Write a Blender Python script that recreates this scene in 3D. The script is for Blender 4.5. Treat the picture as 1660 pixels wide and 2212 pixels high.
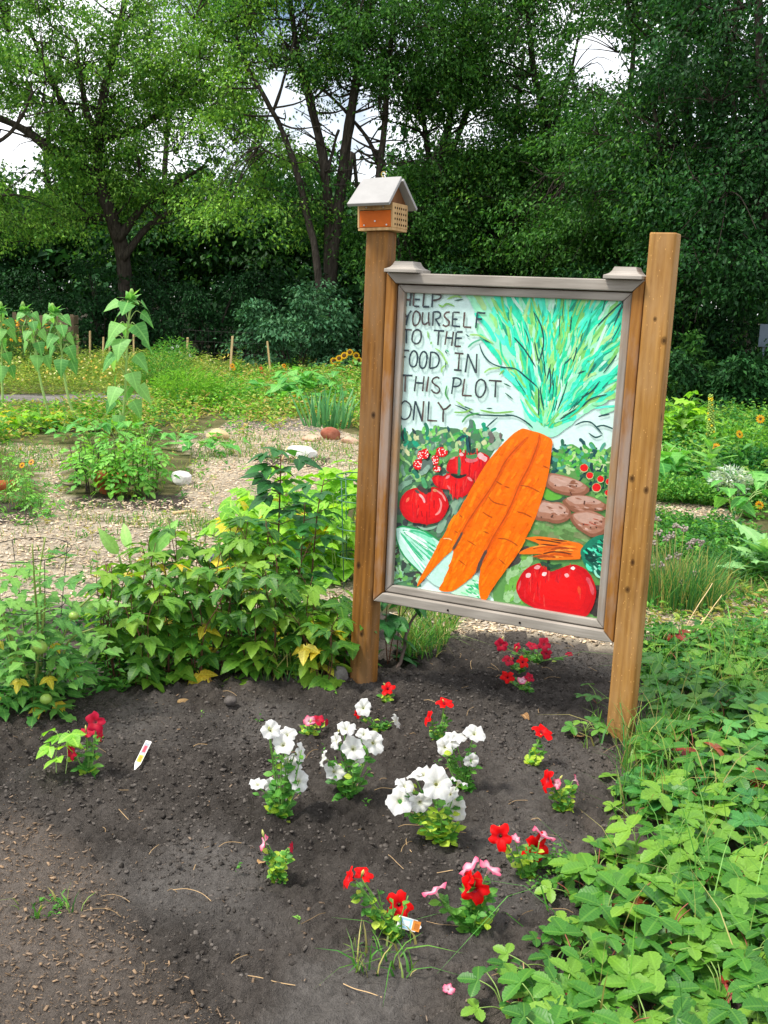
import bpy, math, random
import numpy as np
from mathutils import Vector, Matrix
rnd = random.Random(7)
nrg = np.random.default_rng(11)
for o in list(bpy.data.objects): bpy.data.objects.remove(o, do_unlink=True)
scene = bpy.context.scene
COL = scene.collection

# ------------------------------------------------------------------ camera
FPX, CX, CY, EYE = 2313.0, 830.0, 1106.0, 1.55        # calibrated from the posts and frame of the sign
PITCH, ROLL = math.radians(11.12), math.radians(2.47)
FW = np.array([0, math.cos(PITCH), -math.sin(PITCH)])
_r0 = np.array([1.0, 0, 0]); _u0 = np.cross(_r0, FW)
CR = math.cos(ROLL) * _r0 + math.sin(ROLL) * _u0
CU = -math.sin(ROLL) * _r0 + math.cos(ROLL) * _u0
CC = np.array([0, 0, EYE])
cam_data = bpy.data.cameras.new('camera')
cam = bpy.data.objects.new('camera', cam_data); COL.objects.link(cam)
cam_data.sensor_fit = 'VERTICAL'; cam_data.sensor_height = 24.0
cam_data.lens = 24.0 * FPX / 2212.0
cam_data.clip_start = 0.05; cam_data.clip_end = 2000
cam.matrix_world = Matrix([[CR[0], CU[0], -FW[0], CC[0]], [CR[1], CU[1], -FW[1], CC[1]], [CR[2], CU[2], -FW[2], CC[2]], [0, 0, 0, 1]])
scene.camera = cam

# ------------------------------------------------------------------ sky, sun, exposure
SUN_EL, SUN_AZ = math.radians(60), math.radians(-108)   # azimuth from +Y towards +X: to the left, slightly behind the camera
world = bpy.data.worlds.new('World'); scene.world = world; world.use_nodes = True
wn, wl = world.node_tree.nodes, world.node_tree.links
wn.clear()
w_out = wn.new('ShaderNodeOutputWorld'); w_bg = wn.new('ShaderNodeBackground')
sky = wn.new('ShaderNodeTexSky'); sky.sky_type = 'NISHITA'; sky.sun_disc = False
sky.sun_elevation = SUN_EL; sky.sun_rotation = SUN_AZ; sky.air_density = 1.0; sky.dust_density = 0.4; sky.ozone_density = 2.5
w_tc = wn.new('ShaderNodeTexCoord'); w_no = wn.new('ShaderNodeTexNoise')
w_no.inputs['Scale'].default_value = 3.2; w_no.inputs['Detail'].default_value = 6; w_no.inputs['Roughness'].default_value = 0.62
w_rp = wn.new('ShaderNodeValToRGB'); w_rp.color_ramp.elements[0].position = 0.36; w_rp.color_ramp.elements[1].position = 0.54
w_mx = wn.new('ShaderNodeMixRGB'); w_mx.inputs['Color2'].default_value = (13.5, 13.8, 14.2, 1)
wl.new(w_tc.outputs['Generated'], w_no.inputs['Vector']); wl.new(w_no.outputs['Fac'], w_rp.inputs['Fac'])
wl.new(w_rp.outputs['Color'], w_mx.inputs['Fac']); wl.new(sky.outputs['Color'], w_mx.inputs['Color1'])
wl.new(w_mx.outputs['Color'], w_bg.inputs['Color']); w_bg.inputs['Strength'].default_value = 0.078
wl.new(w_bg.outputs['Background'], w_out.inputs['Surface'])
sun_data = bpy.data.lights.new('sun', 'SUN'); sun_data.energy = 2.9; sun_data.angle = math.radians(11); sun_data.color = (1.0, 0.95, 0.86)
sun = bpy.data.objects.new('sun', sun_data); COL.objects.link(sun)
_sd = Vector((math.cos(SUN_EL) * math.sin(SUN_AZ), math.cos(SUN_EL) * math.cos(SUN_AZ), math.sin(SUN_EL)))
sun.rotation_euler = _sd.to_track_quat('Z', 'Y').to_euler(); sun.location = (0, 0, 30)
vs = scene.view_settings
vs.view_transform = 'Standard'; vs.look = 'None'; vs.gamma = 1.0; vs.exposure = 0.72; vs.use_curve_mapping = False
scene.cycles.max_bounces = 5; scene.cycles.diffuse_bounces = 2; scene.cycles.glossy_bounces = 2
scene.cycles.transmission_bounces = 4; scene.cycles.transparent_max_bounces = 4
scene.cycles.use_denoising = True

# ------------------------------------------------------------------ placing helpers
def ray(x, y):
    d = FW * FPX + CR * (x - CX) - CU * (y - CY)
    return d / np.linalg.norm(d)
def G(x, y, z=0.0):                 # where a spot of the photograph (1660 px wide) meets the level z
    d = ray(x, y); return CC + d * ((z - EYE) / d[2])
def D(x, y, Y):                     # ... or the upright plane at distance Y
    d = ray(x, y); return CC + d * (Y / d[1])
def project(P):
    q = np.asarray(P, float) - CC
    w = q @ FW; w = np.where(w < 0.05, 0.05, w)
    return CX + FPX * (q @ CR) / w, CY - FPX * (q @ CU) / w, q @ FW
def in_poly(x, y, poly):
    x = np.asarray(x, float); y = np.asarray(y, float); c = np.zeros(x.shape, bool)
    n = len(poly); j = n - 1
    for i in range(n):
        xi, yi = poly[i][0], poly[i][1]; xj, yj = poly[j][0], poly[j][1]
        if yi != yj:
            c ^= ((yi > y) != (yj > y)) & (x < (xj - xi) * (y - yi) / (yj - yi) + xi)
        j = i
    return c
def ground_poly(pts): return [tuple(G(x, y)[:2]) for x, y in pts]
def scatter_in(poly, n, rg):
    p = np.array(poly); lo, hi = p.min(0), p.max(0); out = np.zeros((0, 2))
    for _ in range(60):
        q = lo + rg.random((max(n * 2, 100), 2)) * (hi - lo)
        out = np.vstack([out, q[in_poly(q[:, 0], q[:, 1], poly)]])
        if len(out) >= n: break
    return out[:n]
def _hash(ix, iy, s):
    h = (ix.astype(np.int64) * 374761393 + iy.astype(np.int64) * 668265263 + s * 1442695041) & 0x7fffffff
    h = ((h ^ (h >> 13)) * 1274126177) & 0x7fffffff
    return ((h ^ (h >> 16)) & 0xffff) / 65535.0
def vnoise(x, y, s=0):
    x = np.asarray(x, float); y = np.asarray(y, float)
    ix, iy = np.floor(x), np.floor(y); fx, fy = x - ix, y - iy
    fx = fx * fx * (3 - 2 * fx); fy = fy * fy * (3 - 2 * fy)
    a = _hash(ix, iy, s); b = _hash(ix + 1, iy, s); c = _hash(ix, iy + 1, s); d = _hash(ix + 1, iy + 1, s)
    return (a * (1 - fx) + b * fx) * (1 - fy) + (c * (1 - fx) + d * fx) * fy
def fbm(x, y, o=4, s=0):
    t = 0; a = 0.5; n = 0
    for i in range(o):
        t = t + a * vnoise(x * 2 ** i + 17.3 * i, y * 2 ** i - 9.1 * i, s + i); n += a; a *= 0.5
    return t / n
def worley(x, y, s=0):
    ix, iy = np.floor(x), np.floor(y); best = np.full(np.shape(x), 9.0)
    for dx in (-1, 0, 1):
        for dy in (-1, 0, 1):
            cx = ix + dx; cy = iy + dy
            px_ = cx + _hash(cx, cy, s); py_ = cy + _hash(cx, cy, s + 5)
            best = np.minimum(best, (px_ - x) ** 2 + (py_ - y) ** 2)
    return np.sqrt(best)
def lin(c):                          # '#rrggbb' or 0-255 tuple -> linear rgb
    if isinstance(c, str): c = tuple(int(c[i:i + 2], 16) for i in (1, 3, 5))
    return tuple((v / 255 / 12.92) if v <= 10 else ((v / 255 + 0.055) / 1.055) ** 2.4 for v in c)

# ------------------------------------------------------------------ object helpers
def tag(o, label=None, cat=None, group=None, kind=None):
    if label: o['label'] = label
    if cat: o['category'] = cat
    if group: o['group'] = group
    if kind: o['kind'] = kind
    return o
def link(name, data, parent=None, loc=None, rotz=None):
    o = bpy.data.objects.new(name, data); COL.objects.link(o)
    if parent: o.parent = parent
    if loc is not None: o.location = Vector([float(v) for v in loc])
    if rotz is not None: o.rotation_euler = (0, 0, rotz)
    return o
def empty(name, loc=(0, 0, 0), rotz=0.0):
    o = link(name, None, None, loc, rotz); o.empty_display_size = 0.1; return o
class MB:                            # a mesh being collected: verts, faces, one colour per vertex
    def __init__(s): s.v = []; s.f = []; s.c = []; s.n = 0
    def add(s, V, Fc, col=(1, 1, 1)):
        V = np.asarray(V, float).reshape(-1, 3); b = s.n
        s.v.append(V); s.n += len(V)
        s.f.extend([tuple(int(i) + b for i in f) for f in Fc])
        col = np.asarray(col, float)
        s.c.append(np.tile(col[:3], (len(V), 1)) if col.ndim == 1 else col[:, :3])
    def tube(s, pts, rad, sides=6, col=(1, 1, 1), cap=True):
        P = np.asarray(pts, float); n = len(P)
        rad = np.full(n, rad, float) if np.isscalar(rad) else np.asarray(rad, float)
        T = np.gradient(P, axis=0); T /= (np.linalg.norm(T, axis=1, keepdims=True) + 1e-9)
        ref = np.array([0, 0, 1.0]) if abs(T[0][2]) < 0.9 else np.array([1.0, 0, 0])
        V = []; a = np.arange(sides) * 2 * math.pi / sides
        u = np.cross(T[0], ref); u /= np.linalg.norm(u) + 1e-9
        for i in range(n):
            u = u - T[i] * (u @ T[i]); u /= np.linalg.norm(u) + 1e-9
            w = np.cross(T[i], u)
            V.append(P[i] + rad[i] * (np.outer(np.cos(a), u) + np.outer(np.sin(a), w)))
        F = [(i * sides + k, i * sides + (k + 1) % sides, (i + 1) * sides + (k + 1) % sides, (i + 1) * sides + k) for i in range(n - 1) for k in range(sides)]
        if cap: F += [tuple(range(sides))[::-1], tuple((n - 1) * sides + k for k in range(sides))]
        s.add(np.vstack(V), F, col); return s
    def box(s, c, d, col=(1, 1, 1), rot=None):
        c = np.asarray(c, float); h = np.asarray(d, float) / 2
        V = np.array([[x, y, z] for x in (-1, 1) for y in (-1, 1) for z in (-1, 1)], float) * h
        if rot is not None: V = V @ np.asarray(rot).T
        s.add(V + c, [(0, 1, 3, 2), (4, 6, 7, 5), (0, 4, 5, 1), (2, 3, 7, 6), (0, 2, 6, 4), (1, 5, 7, 3)], col); return s
    def mesh(s, name, mat, smooth=False):
        me = bpy.data.meshes.new(name)
        V = np.vstack(s.v) if s.v else np.zeros((0, 3)); C = np.vstack(s.c) if s.c else np.zeros((0, 3))
        me.from_pydata(V.tolist(), [], s.f)
        at = me.color_attributes.new('Col', 'FLOAT_COLOR', 'POINT')
        at.data.foreach_set('color', np.hstack([C, np.ones((len(C), 1))]).astype(np.float32).ravel())
        if mat: me.materials.append(mat)
        if smooth: me.polygons.foreach_set('use_smooth', [True] * len(me.polygons))
        me.update(); return me
    def build(s, name, mat, parent=None, smooth=False, loc=None, rotz=None):
        return link(name, s.mesh(name, mat, smooth), parent, loc, rotz)
def quick_mesh(name, V, F, C, mat, smooth=False):      # big arrays: all faces the same size
    V = np.ascontiguousarray(V, np.float32); F = np.ascontiguousarray(F, np.int32); k = F.shape[1]
    me = bpy.data.meshes.new(name)
    me.vertices.add(len(V)); me.vertices.foreach_set('co', V.ravel())
    me.loops.add(F.size); me.loops.foreach_set('vertex_index', F.ravel())
    me.polygons.add(len(F)); me.polygons.foreach_set('loop_start', np.arange(0, F.size, k, dtype=np.int32))
    if smooth: me.polygons.foreach_set('use_smooth', np.ones(len(F), bool))
    at = me.color_attributes.new('Col', 'FLOAT_COLOR', 'POINT')
    at.data.foreach_set('color', np.hstack([C, np.ones((len(C), 1))]).astype(np.float32).ravel())
    me.update(calc_edges=True); me.validate()
    if mat: me.materials.append(mat)
    return me
def unit(a): return a / (np.linalg.norm(a, axis=-1, keepdims=True) + 1e-9)
def leaf_soup(P, Dr, N, L, W, C, fold=0.25, droop=0.15):
    """many small leaves: a folded rhombus each (two triangles); arrays (n,3),(n,3),(n,3),(n,),(n,),(n,3)"""
    Dr = unit(Dr); S = unit(np.cross(Dr, N)); Nn = np.cross(S, Dr)
    L = L[:, None]; W = W[:, None]; n = len(P)
    m = P + Dr * L * 0.45
    V = np.stack([P, m + S * W * .5 + Nn * W * fold, P + Dr * L - Nn * L * droop, m - S * W * .5 + Nn * W * fold], 1).reshape(-1, 3)
    b = np.arange(n)[:, None] * 4
    F = np.concatenate([b + np.array([0, 1, 2]), b + np.array([0, 2, 3])], 0)
    return V, F, np.repeat(C, 4, 0)
def blade_soup(P, H, lean, W, C, segs=3):
    """many grass blades: tapering bent ribbons"""
    n = len(P); t = np.linspace(0, 1, segs + 1); az = nrg.random(n) * 2 * math.pi
    side = np.stack([np.cos(az), np.sin(az), np.zeros(n)], 1)
    V = []; ll = np.linalg.norm(lean, axis=1)[:, None]
    for k in t:
        c = P + lean * (H[:, None]) * k ** 2 + np.array([0, 0, 1.0]) * H[:, None] * (k - 0.35 * ll * k ** 3)
        w = side * (W[:, None] * (1 - k) ** 0.6 * .5 + 1e-4)
        V += [c - w, c + w]
    V = np.stack(V, 1).reshape(-1, 3); m = 2 * (segs + 1)
    b = np.arange(n)[:, None] * m
    F = np.concatenate([b + np.array([2 * i, 2 * i + 1, 2 * i + 3, 2 * i + 2]) for i in range(segs)], 0)
    return V, F, np.repeat(C, m, 0)
class Soup:
    def __init__(s): s.V = []; s.F = []; s.C = []; s.n = 0
    def add(s, vfc):
        V, F, C = vfc; s.V.append(V); s.F.append(F + s.n); s.C.append(C); s.n += len(V)
    def build(s, name, mat, parent=None, smooth=False):
        return link(name, quick_mesh(name, np.vstack(s.V), np.vstack(s.F), np.vstack(s.C), mat, smooth), parent)
def catmull(pts, per=6, closed=False):
    P = np.asarray(pts, float); n = len(P); out = []
    rng_ = range(n) if closed else range(n - 1)
    for i in rng_:
        p0 = P[(i - 1) % n] if closed else P[max(i - 1, 0)]; p1 = P[i]; p2 = P[(i + 1) % n] if closed else P[i + 1]
        p3 = P[(i + 2) % n] if closed else P[min(i + 2, n - 1)]
        for k in range(per):
            t = k / per
            out.append(0.5 * ((2 * p1) + (-p0 + p2) * t + (2 * p0 - 5 * p1 + 4 * p2 - p3) * t * t + (-p0 + 3 * p1 - 3 * p2 + p3) * t ** 3))
    if not closed: out.append(P[-1])
    return np.array(out)
def frame_mat(pos, d, n, s=1.0):     # matrix with +Y along d, +Z near n, scaled
    d = Vector(d).normalized(); n = Vector(n); x = d.cross(n)
    if x.length < 1e-4: x = d.cross(Vector((1, 0, 0.3)))
    x.normalize(); z = x.cross(d)
    m = Matrix(((x.x, d.x, z.x, pos[0]), (x.y, d.y, z.y, pos[1]), (x.z, d.z, z.z, pos[2]), (0, 0, 0, 1)))
    return m @ Matrix.Scale(s, 4)

# ------------------------------------------------------------------ materials (all procedural)
MATS = {}
def newmat(name):
    m = bpy.data.materials.new(name); m.use_nodes = True; nt = m.node_tree; nt.nodes.clear()
    out = nt.nodes.new('ShaderNodeOutputMaterial'); MATS[name] = m
    return m, nt, out
def nd(nt, t, **kw):
    n = nt.nodes.new(t)
    for k, v in kw.items():
        if k.startswith('i_'): n.inputs[k[2:].replace('_', ' ')].default_value = v
        else: setattr(n, k, v)
    return n
def math_(nt, op, a, b=None, c=None):
    n = nt.nodes.new('ShaderNodeMath'); n.operation = op
    for i, v in enumerate((a, b, c)):
        if v is None: continue
        if hasattr(v, 'is_output'): nt.links.new(v, n.inputs[i])
        else: n.inputs[i].default_value = v
    return n.outputs[0]
def mixc(nt, f, a, b, mode='MIX'):
    n = nt.nodes.new('ShaderNodeMixRGB'); n.blend_type = mode
    for k, v in (('Fac', f), ('Color1', a), ('Color2', b)):
        if hasattr(v, 'is_output'): nt.links.new(v, n.inputs[k])
        elif isinstance(v, (int, float)): n.inputs[k].default_value = v
        else: n.inputs[k].default_value = (*v[:3], 1)
    return n.outputs[0]
def noise(nt, scale, detail=3, rough=.55, vec=None, out='Fac'):
    n = nd(nt, 'ShaderNodeTexNoise'); n.inputs['Scale'].default_value = scale; n.inputs['Detail'].default_value = detail; n.inputs['Roughness'].default_value = rough
    if vec is not None: nt.links.new(vec, n.inputs['Vector'])
    return n.outputs[out]
def ramp(nt, fac, stops):
    n = nd(nt, 'ShaderNodeValToRGB'); el = n.color_ramp.elements
    while len(el) < len(stops): el.new(0.5)
    for e, (p, c) in zip(el, stops):
        e.position = p; e.color = (*c[:3], 1) if not isinstance(c, (int, float)) else (c, c, c, 1)
    nt.links.new(fac, n.inputs['Fac']); return n.outputs['Color']
def objvec(nt, scale=(1, 1, 1), space='Object'):
    tc = nd(nt, 'ShaderNodeTexCoord'); mp = nd(nt, 'ShaderNodeMapping'); mp.inputs['Scale'].default_value = scale
    nt.links.new(tc.outputs[space], mp.inputs['Vector']); return mp.outputs['Vector']
def vcol(nt):
    n = nd(nt, 'ShaderNodeVertexColor', layer_name='Col'); return n.outputs['Color']
def finish(nt, out, color, rough=.6, spec=.3, bump=None, bstr=.3, bdist=.01, trans=0.0, metal=0.0, tcol=None):
    p = nd(nt, 'ShaderNodeBsdfPrincipled')
    if hasattr(color, 'is_output'): nt.links.new(color, p.inputs['Base Color'])
    else: p.inputs['Base Color'].default_value = (*color[:3], 1)
    if hasattr(rough, 'is_output'): nt.links.new(rough, p.inputs['Roughness'])
    else: p.inputs['Roughness'].default_value = rough
    p.inputs['Specular IOR Level'].default_value = spec; p.inputs['Metallic'].default_value = metal
    if bump is not None:
        b = nd(nt, 'ShaderNodeBump'); b.inputs['Strength'].default_value = bstr; b.inputs['Distance'].default_value = bdist
        nt.links.new(bump, b.inputs['Height']); nt.links.new(b.outputs['Normal'], p.inputs['Normal'])
    if trans > 0:
        t = nd(nt, 'ShaderNodeBsdfTranslucent'); mx = nd(nt, 'ShaderNodeMixShader'); mx.inputs['Fac'].default_value = trans
        tc = tcol if tcol is not None else color
        if hasattr(tc, 'is_output'): nt.links.new(tc, t.inputs['Color'])
        else: t.inputs['Color'].default_value = (*tc[:3], 1)
        nt.links.new(p.outputs[0], mx.inputs[1]); nt.links.new(t.outputs[0], mx.inputs[2]); nt.links.new(mx.outputs[0], out.inputs['Surface'])
    else: nt.links.new(p.outputs[0], out.inputs['Surface'])
def m_plain(name, c, rough=.6, spec=.3, metal=0, nscale=0, nvar=.25, bstr=0):
    m, nt, out = newmat(name); col = c; b = None
    if nscale:
        f = noise(nt, nscale, 4, .6, objvec(nt))
        col = mixc(nt, f, tuple(v * (1 - nvar) for v in c), tuple(min(1, v * (1 + nvar)) for v in c)); b = f if bstr else None
    finish(nt, out, col, rough, spec, b, bstr, .01, 0, metal); return m
def m_vcol(name, rough=.6, spec=.25, trans=0.0, nscale=0, nvar=.3, bstr=0, tgain=(1.25, 1.3, .7)):
    m, nt, out = newmat(name); col = vcol(nt); b = None
    if nscale:
        f = noise(nt, nscale, 4, .6, objvec(nt))
        g = ramp(nt, f, [(.25, 1 - nvar), (.75, 1 + nvar)]); col = mixc(nt, 1.0, col, g, 'MULTIPLY'); b = f if bstr else None
    tc = mixc(nt, 1.0, col, tgain, 'MULTIPLY') if trans else None
    finish(nt, out, col, rough, spec, b, bstr, .01, trans, 0, tc); return m
def m_leaf(name, c1, c2, c3, trans=.28, rough=.42, veins=7.0, veinamt=.35, spec=.35, edge=None, back=1.35):
    """leaf whose colour differs from leaf to leaf; veins follow the leaf's own u (across) and v (along)"""
    m, nt, out = newmat(name)
    oi = nd(nt, 'ShaderNodeObjectInfo')
    col = ramp(nt, oi.outputs['Random'], [(0.0, c1), (.5, c2), (1.0, c3)])
    col = mixc(nt, .35, col, mixc(nt, 1.0, col, ramp(nt, noise(nt, 14, 3, .6, objvec(nt)), [(.3, .55), (.7, 1.35)]), 'MULTIPLY'))
    uv = nd(nt, 'ShaderNodeUVMap'); sp = nd(nt, 'ShaderNodeSeparateXYZ'); nt.links.new(uv.outputs['UV'], sp.inputs[0])
    au = math_(nt, 'ABSOLUTE', math_(nt, 'SUBTRACT', sp.outputs[0], .5))
    ph = math_(nt, 'SUBTRACT', sp.outputs[1], math_(nt, 'MULTIPLY', au, .75))
    tri = math_(nt, 'PINGPONG', math_(nt, 'MULTIPLY', ph, veins), .5)
    side = math_(nt, 'LESS_THAN', tri, .075)
    mid = math_(nt, 'LESS_THAN', au, .018)
    vv = math_(nt, 'MAXIMUM', math_(nt, 'MULTIPLY', side, .6), mid)
    col = mixc(nt, math_(nt, 'MULTIPLY', vv, veinamt), col, tuple(min(1, v * 1.7 + .02) for v in c3))
    if edge is not None:
        ef = math_(nt, 'MULTIPLY', math_(nt, 'GREATER_THAN', math_(nt, 'ADD', au, math_(nt, 'MULTIPLY', noise(nt, 9, 3, .6, objvec(nt)), .5)), .62), .8)
        col = mixc(nt, ef, col, edge)
    geo = nd(nt, 'ShaderNodeNewGeometry')
    col = mixc(nt, math_(nt, 'MULTIPLY', geo.outputs['Backfacing'], .45), col, mixc(nt, 1.0, col, (back * 1.15, back * 1.1, back * 1.3), 'MULTIPLY'))
    hb = math_(nt, 'ADD', tri, math_(nt, 'MULTIPLY', noise(nt, 40, 2, .5, objvec(nt)), .4))
    tc = mixc(nt, 1.0, col, (1.5, 1.45, .6), 'MULTIPLY')
    finish(nt, out, col, rough, spec, hb, .14, .004, trans, 0, tc); return m
def m_wood(name, light, dark, scale=(26, 26, 2.2), rough=.7, knots=True, specks=False, grey=None, bstr=.35, spots=()):
    m, nt, out = newmat(name)
    v = objvec(nt, scale); f = noise(nt, 1.6, 6, .62, v)
    w = nd(nt, 'ShaderNodeTexWave', wave_type='BANDS', bands_direction='X'); w.inputs['Scale'].default_value = .5; w.inputs['Distortion'].default_value = 14; w.inputs['Detail'].default_value = 4; w.inputs['Detail Scale'].default_value = .45
    nt.links.new(v, w.inputs['Vector'])
    g = math_(nt, 'ADD', math_(nt, 'ADD', math_(nt, 'MULTIPLY', f, .55), math_(nt, 'MULTIPLY', noise(nt, 3.2, 4, .6, objvec(nt, tuple(2.6 * q if q > 10 else q for q in scale))), .33)), math_(nt, 'MULTIPLY', w.outputs['Fac'], .12))
    col = ramp(nt, g, [(.22, dark), (.5, tuple((a + b) / 2 for a, b in zip(light, dark))), (.78, light)])
    big = noise(nt, 2.3, 3, .5, objvec(nt))
    col = mixc(nt, .55, col, mixc(nt, 1.0, col, ramp(nt, big, [(.3, .62), (.7, 1.3)]), 'MULTIPLY'))
    if grey is not None:
        gf = ramp(nt, noise(nt, 3.1, 5, .65, objvec(nt, (2.5, 2.5, .7))), [(.42, 0.0), (.62, 1.0)])
        col = mixc(nt, math_(nt, 'MULTIPLY', gf, .75), col, grey)
    if knots:
        vo = nd(nt, 'ShaderNodeTexVoronoi'); vo.inputs['Scale'].default_value = 4.6; nt.links.new(objvec(nt, (1, 1, .6)), vo.inputs['Vector'])
        col = mixc(nt, ramp(nt, vo.outputs['Distance'], [(.035, .9), (.075, .45), (.14, 0.0)]), col, tuple(v_ * .25 for v_ in dark))
    for (kx, ky, kz, kr) in spots:
        mp_ = nd(nt, 'ShaderNodeVectorMath', operation='DISTANCE'); nt.links.new(objvec(nt, (1, 1, .7)), mp_.inputs[0]); mp_.inputs[1].default_value = (kx, ky, kz * .7)
        dk = math_(nt, 'ADD', mp_.outputs['Value'], math_(nt, 'MULTIPLY', math_(nt, 'SUBTRACT', f, .5), kr * .8))
        col = mixc(nt, ramp(nt, math_(nt, 'DIVIDE', dk, kr), [(.3, .9), (.55, .5), (.62, .65), (1.0, 0.0)]), col, tuple(v_ * .22 for v_ in dark))
    if specks:
        v2 = nd(nt, 'ShaderNodeTexVoronoi'); v2.inputs['Scale'].default_value = 88; nt.links.new(objvec(nt, (1, 1, .5)), v2.inputs['Vector'])
        sf = ramp(nt, v2.outputs['Distance'], [(.08, .5), (.16, 0.0)])
        col = mixc(nt, sf, col, tuple(min(1, v_ * 1.6 + .05) for v_ in light))
    finish(nt, out, col, rough, .2, g, bstr, .004); return m
def m_rock(name, c, c2, scale=9):
    m, nt, out = newmat(name)
    f = noise(nt, scale, 6, .65, objvec(nt)); f2 = noise(nt, scale * 6, 4, .6, objvec(nt))
    col = mixc(nt, ramp(nt, f, [(.35, 0.0), (.65, 1.0)]), c, c2)
    col = mixc(nt, .4, col, mixc(nt, 1.0, col, ramp(nt, f2, [(.3, .55), (.7, 1.25)]), 'MULTIPLY'))
    finish(nt, out, col, .85, .15, math_(nt, 'ADD', f, math_(nt, 'MULTIPLY', f2, .4)), .5, .02); return m

M_POST_DARK = m_wood('post_wood_brown', lin('#a06c2c'), lin('#4a2a0c'), specks=True, grey=lin('#8a6a48'), spots=((.018, -.0445, 1.12, .011), (-.02, -.0445, .52, .012), (.0445, .01, .9, .012), (.005, -.0445, .24, .010)))
M_POST = m_wood('post_wood', lin('#c0904c'), lin('#774a1c'), specks=True, grey=lin('#b08a5c'), spots=((-.022, .0445, .95, .011), (.002, .0445, .69, .010), (.012, .0445, .59, .011), (.03, .0445, .985, .012), (.0, .0445, 1.53, .008), (-.036, .0445, 1.46, .013), (-.0445, .01, 1.2, .012)))
M_RAIL_BROWN = m_wood('rail_wood_brown', lin('#b5803f'), lin('#74451c'), grey=lin('#9d8f86'))
M_RAIL_GREY = m_wood('rail_wood_grey', lin('#b6aea4'), lin('#7c746a'), scale=(2.2, 26, 26))
M_TRIM_GREY = m_wood('trim_wood_grey', lin('#b2aaa1'), lin('#80776d'), grey=lin('#a0743f'))
M_CAP = m_wood('cap_wood_grey', lin('#b2aba2'), lin('#7f776d'), scale=(3, 30, 30), knots=False)
M_ROOF = m_plain('pale_roof_paint', lin('#a2a09e'), .8, .15, 0, 14, .18, .2)
M_ORANGE = m_plain('orange_board', lin('#cf6414'), .6, .3, 0, 30, .15, .1)
M_TANWOOD = m_wood('tan_box_wood', lin('#d9b684'), lin('#9a6f3c'), knots=False)
M_DARKWOOD = m_wood('brown_gable_wood', lin('#8a5a30'), lin('#4d2f18'), knots=False)
M_HOLE = m_plain('drilled_hole', (.006, .004, .003), .9, .05)
M_SCREW = m_plain('screw_metal', (.55, .54, .5), .35, .5, .9)
M_BRASS = m_plain('brass_hook', (.62, .4, .1), .3, .5, .9)
M_PAINT = m_vcol('sign_paint', .32, .4, 0, 60, .10, .12)
M_VEG = m_vcol('leaf_mass', .55, .25, .36)
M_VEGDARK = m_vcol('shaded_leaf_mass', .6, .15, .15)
M_GRASS = m_vcol('grass_blades', .5, .3, .3)
M_STEM = m_vcol('green_stems', .55, .3, .1, 30, .2)
M_STRAW = m_vcol('dry_litter', .8, .15, 0, 60, .25)
M_FLOWER = m_vcol('petals', .55, .2, .35, 0, 0, 0, (1.1, 1.05, 1.05))
M_BARK = None
def _bark():
    m, nt, out = newmat('bark')
    v = objvec(nt, (5, 5, 1.2)); f = noise(nt, 3.5, 6, .7, v)
    col = ramp(nt, f, [(.3, (.022, .018, .014)), (.55, (.065, .053, .044)), (.8, (.15, .125, .105))])
    finish(nt, out, col, .9, .1, f, .8, .04); return m
M_BARK = _bark()
def _ground():
    m, nt, out = newmat('ground')
    col = vcol(nt); v = objvec(nt)
    f1 = noise(nt, 3.0, 6, .65, v); f2 = noise(nt, 55, 5, .7, v); f3 = noise(nt, 260, 3, .7, v)
    vs_ = []
    for sc_ in (75, 190):
        vo = nd(nt, 'ShaderNodeTexVoronoi'); vo.inputs['Scale'].default_value = sc_; dv = nd(nt, 'ShaderNodeVectorMath', operation='ADD'); nt.links.new(v, dv.inputs[0]); nz = nd(nt, 'ShaderNodeTexNoise'); nz.inputs['Scale'].default_value = sc_ * .8
        sc2 = nd(nt, 'ShaderNodeVectorMath', operation='SCALE'); sc2.inputs['Scale'].default_value = .8 / sc_; nt.links.new(v, nz.inputs['Vector']); nt.links.new(nz.outputs['Color'], sc2.inputs[0]); nt.links.new(sc2.outputs[0], dv.inputs[1]); nt.links.new(dv.outputs[0], vo.inputs['Vector']); vs_.append(math_(nt, 'SUBTRACT', 1.0, vo.outputs['Distance']))
    g = math_(nt, 'ADD', math_(nt, 'ADD', math_(nt, 'MULTIPLY', f2, .5), math_(nt, 'MULTIPLY', f3, .3)), math_(nt, 'ADD', math_(nt, 'MULTIPLY', vs_[0], .12), math_(nt, 'MULTIPLY', vs_[1], .08)))
    col = mixc(nt, 1.0, col, ramp(nt, math_(nt, 'ADD', math_(nt, 'MULTIPLY', f2, .6), math_(nt, 'MULTIPLY', f3, .4)), [(.28, .5), (.52, 1.0), (.74, 1.6)]), 'MULTIPLY')
    col = mixc(nt, 1.0, col, ramp(nt, f1, [(.3, .75), (.7, 1.25)]), 'MULTIPLY')
    finish(nt, out, col, .95, .08, g, 1.0, .035); return m
M_GROUND = _ground()
M_CLOD = m_vcol('soil_clods', .95, .06, 0, 120, .45, .6)
M_WIRE = m_plain('green_wire', lin('#3f6a55'), .45, .4, .2)
M_WIREDARK = m_plain('dark_wire', lin('#3c3a36'), .6, .3, .5)
M_STAKE = m_wood('pale_stake_wood', lin('#ead2a4'), lin('#c4a066'), knots=False)
M_OLDWOOD = m_wood('old_grey_wood', lin('#8a7860'), lin('#5a4c3c'), knots=False)
M_STICK = m_plain('dead_stick', lin('#6d5f58'), .85, .1, 0, 25, .4, .3)
M_TERRA = m_plain('terracotta', lin('#b5653f'), .8, .15, 0, 20, .25, .2)
M_PLASTIC = m_plain('white_plastic', lin('#eceae6'), .35, .45)
M_PRINT = m_vcol('tag_print', .4, .4)
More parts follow.
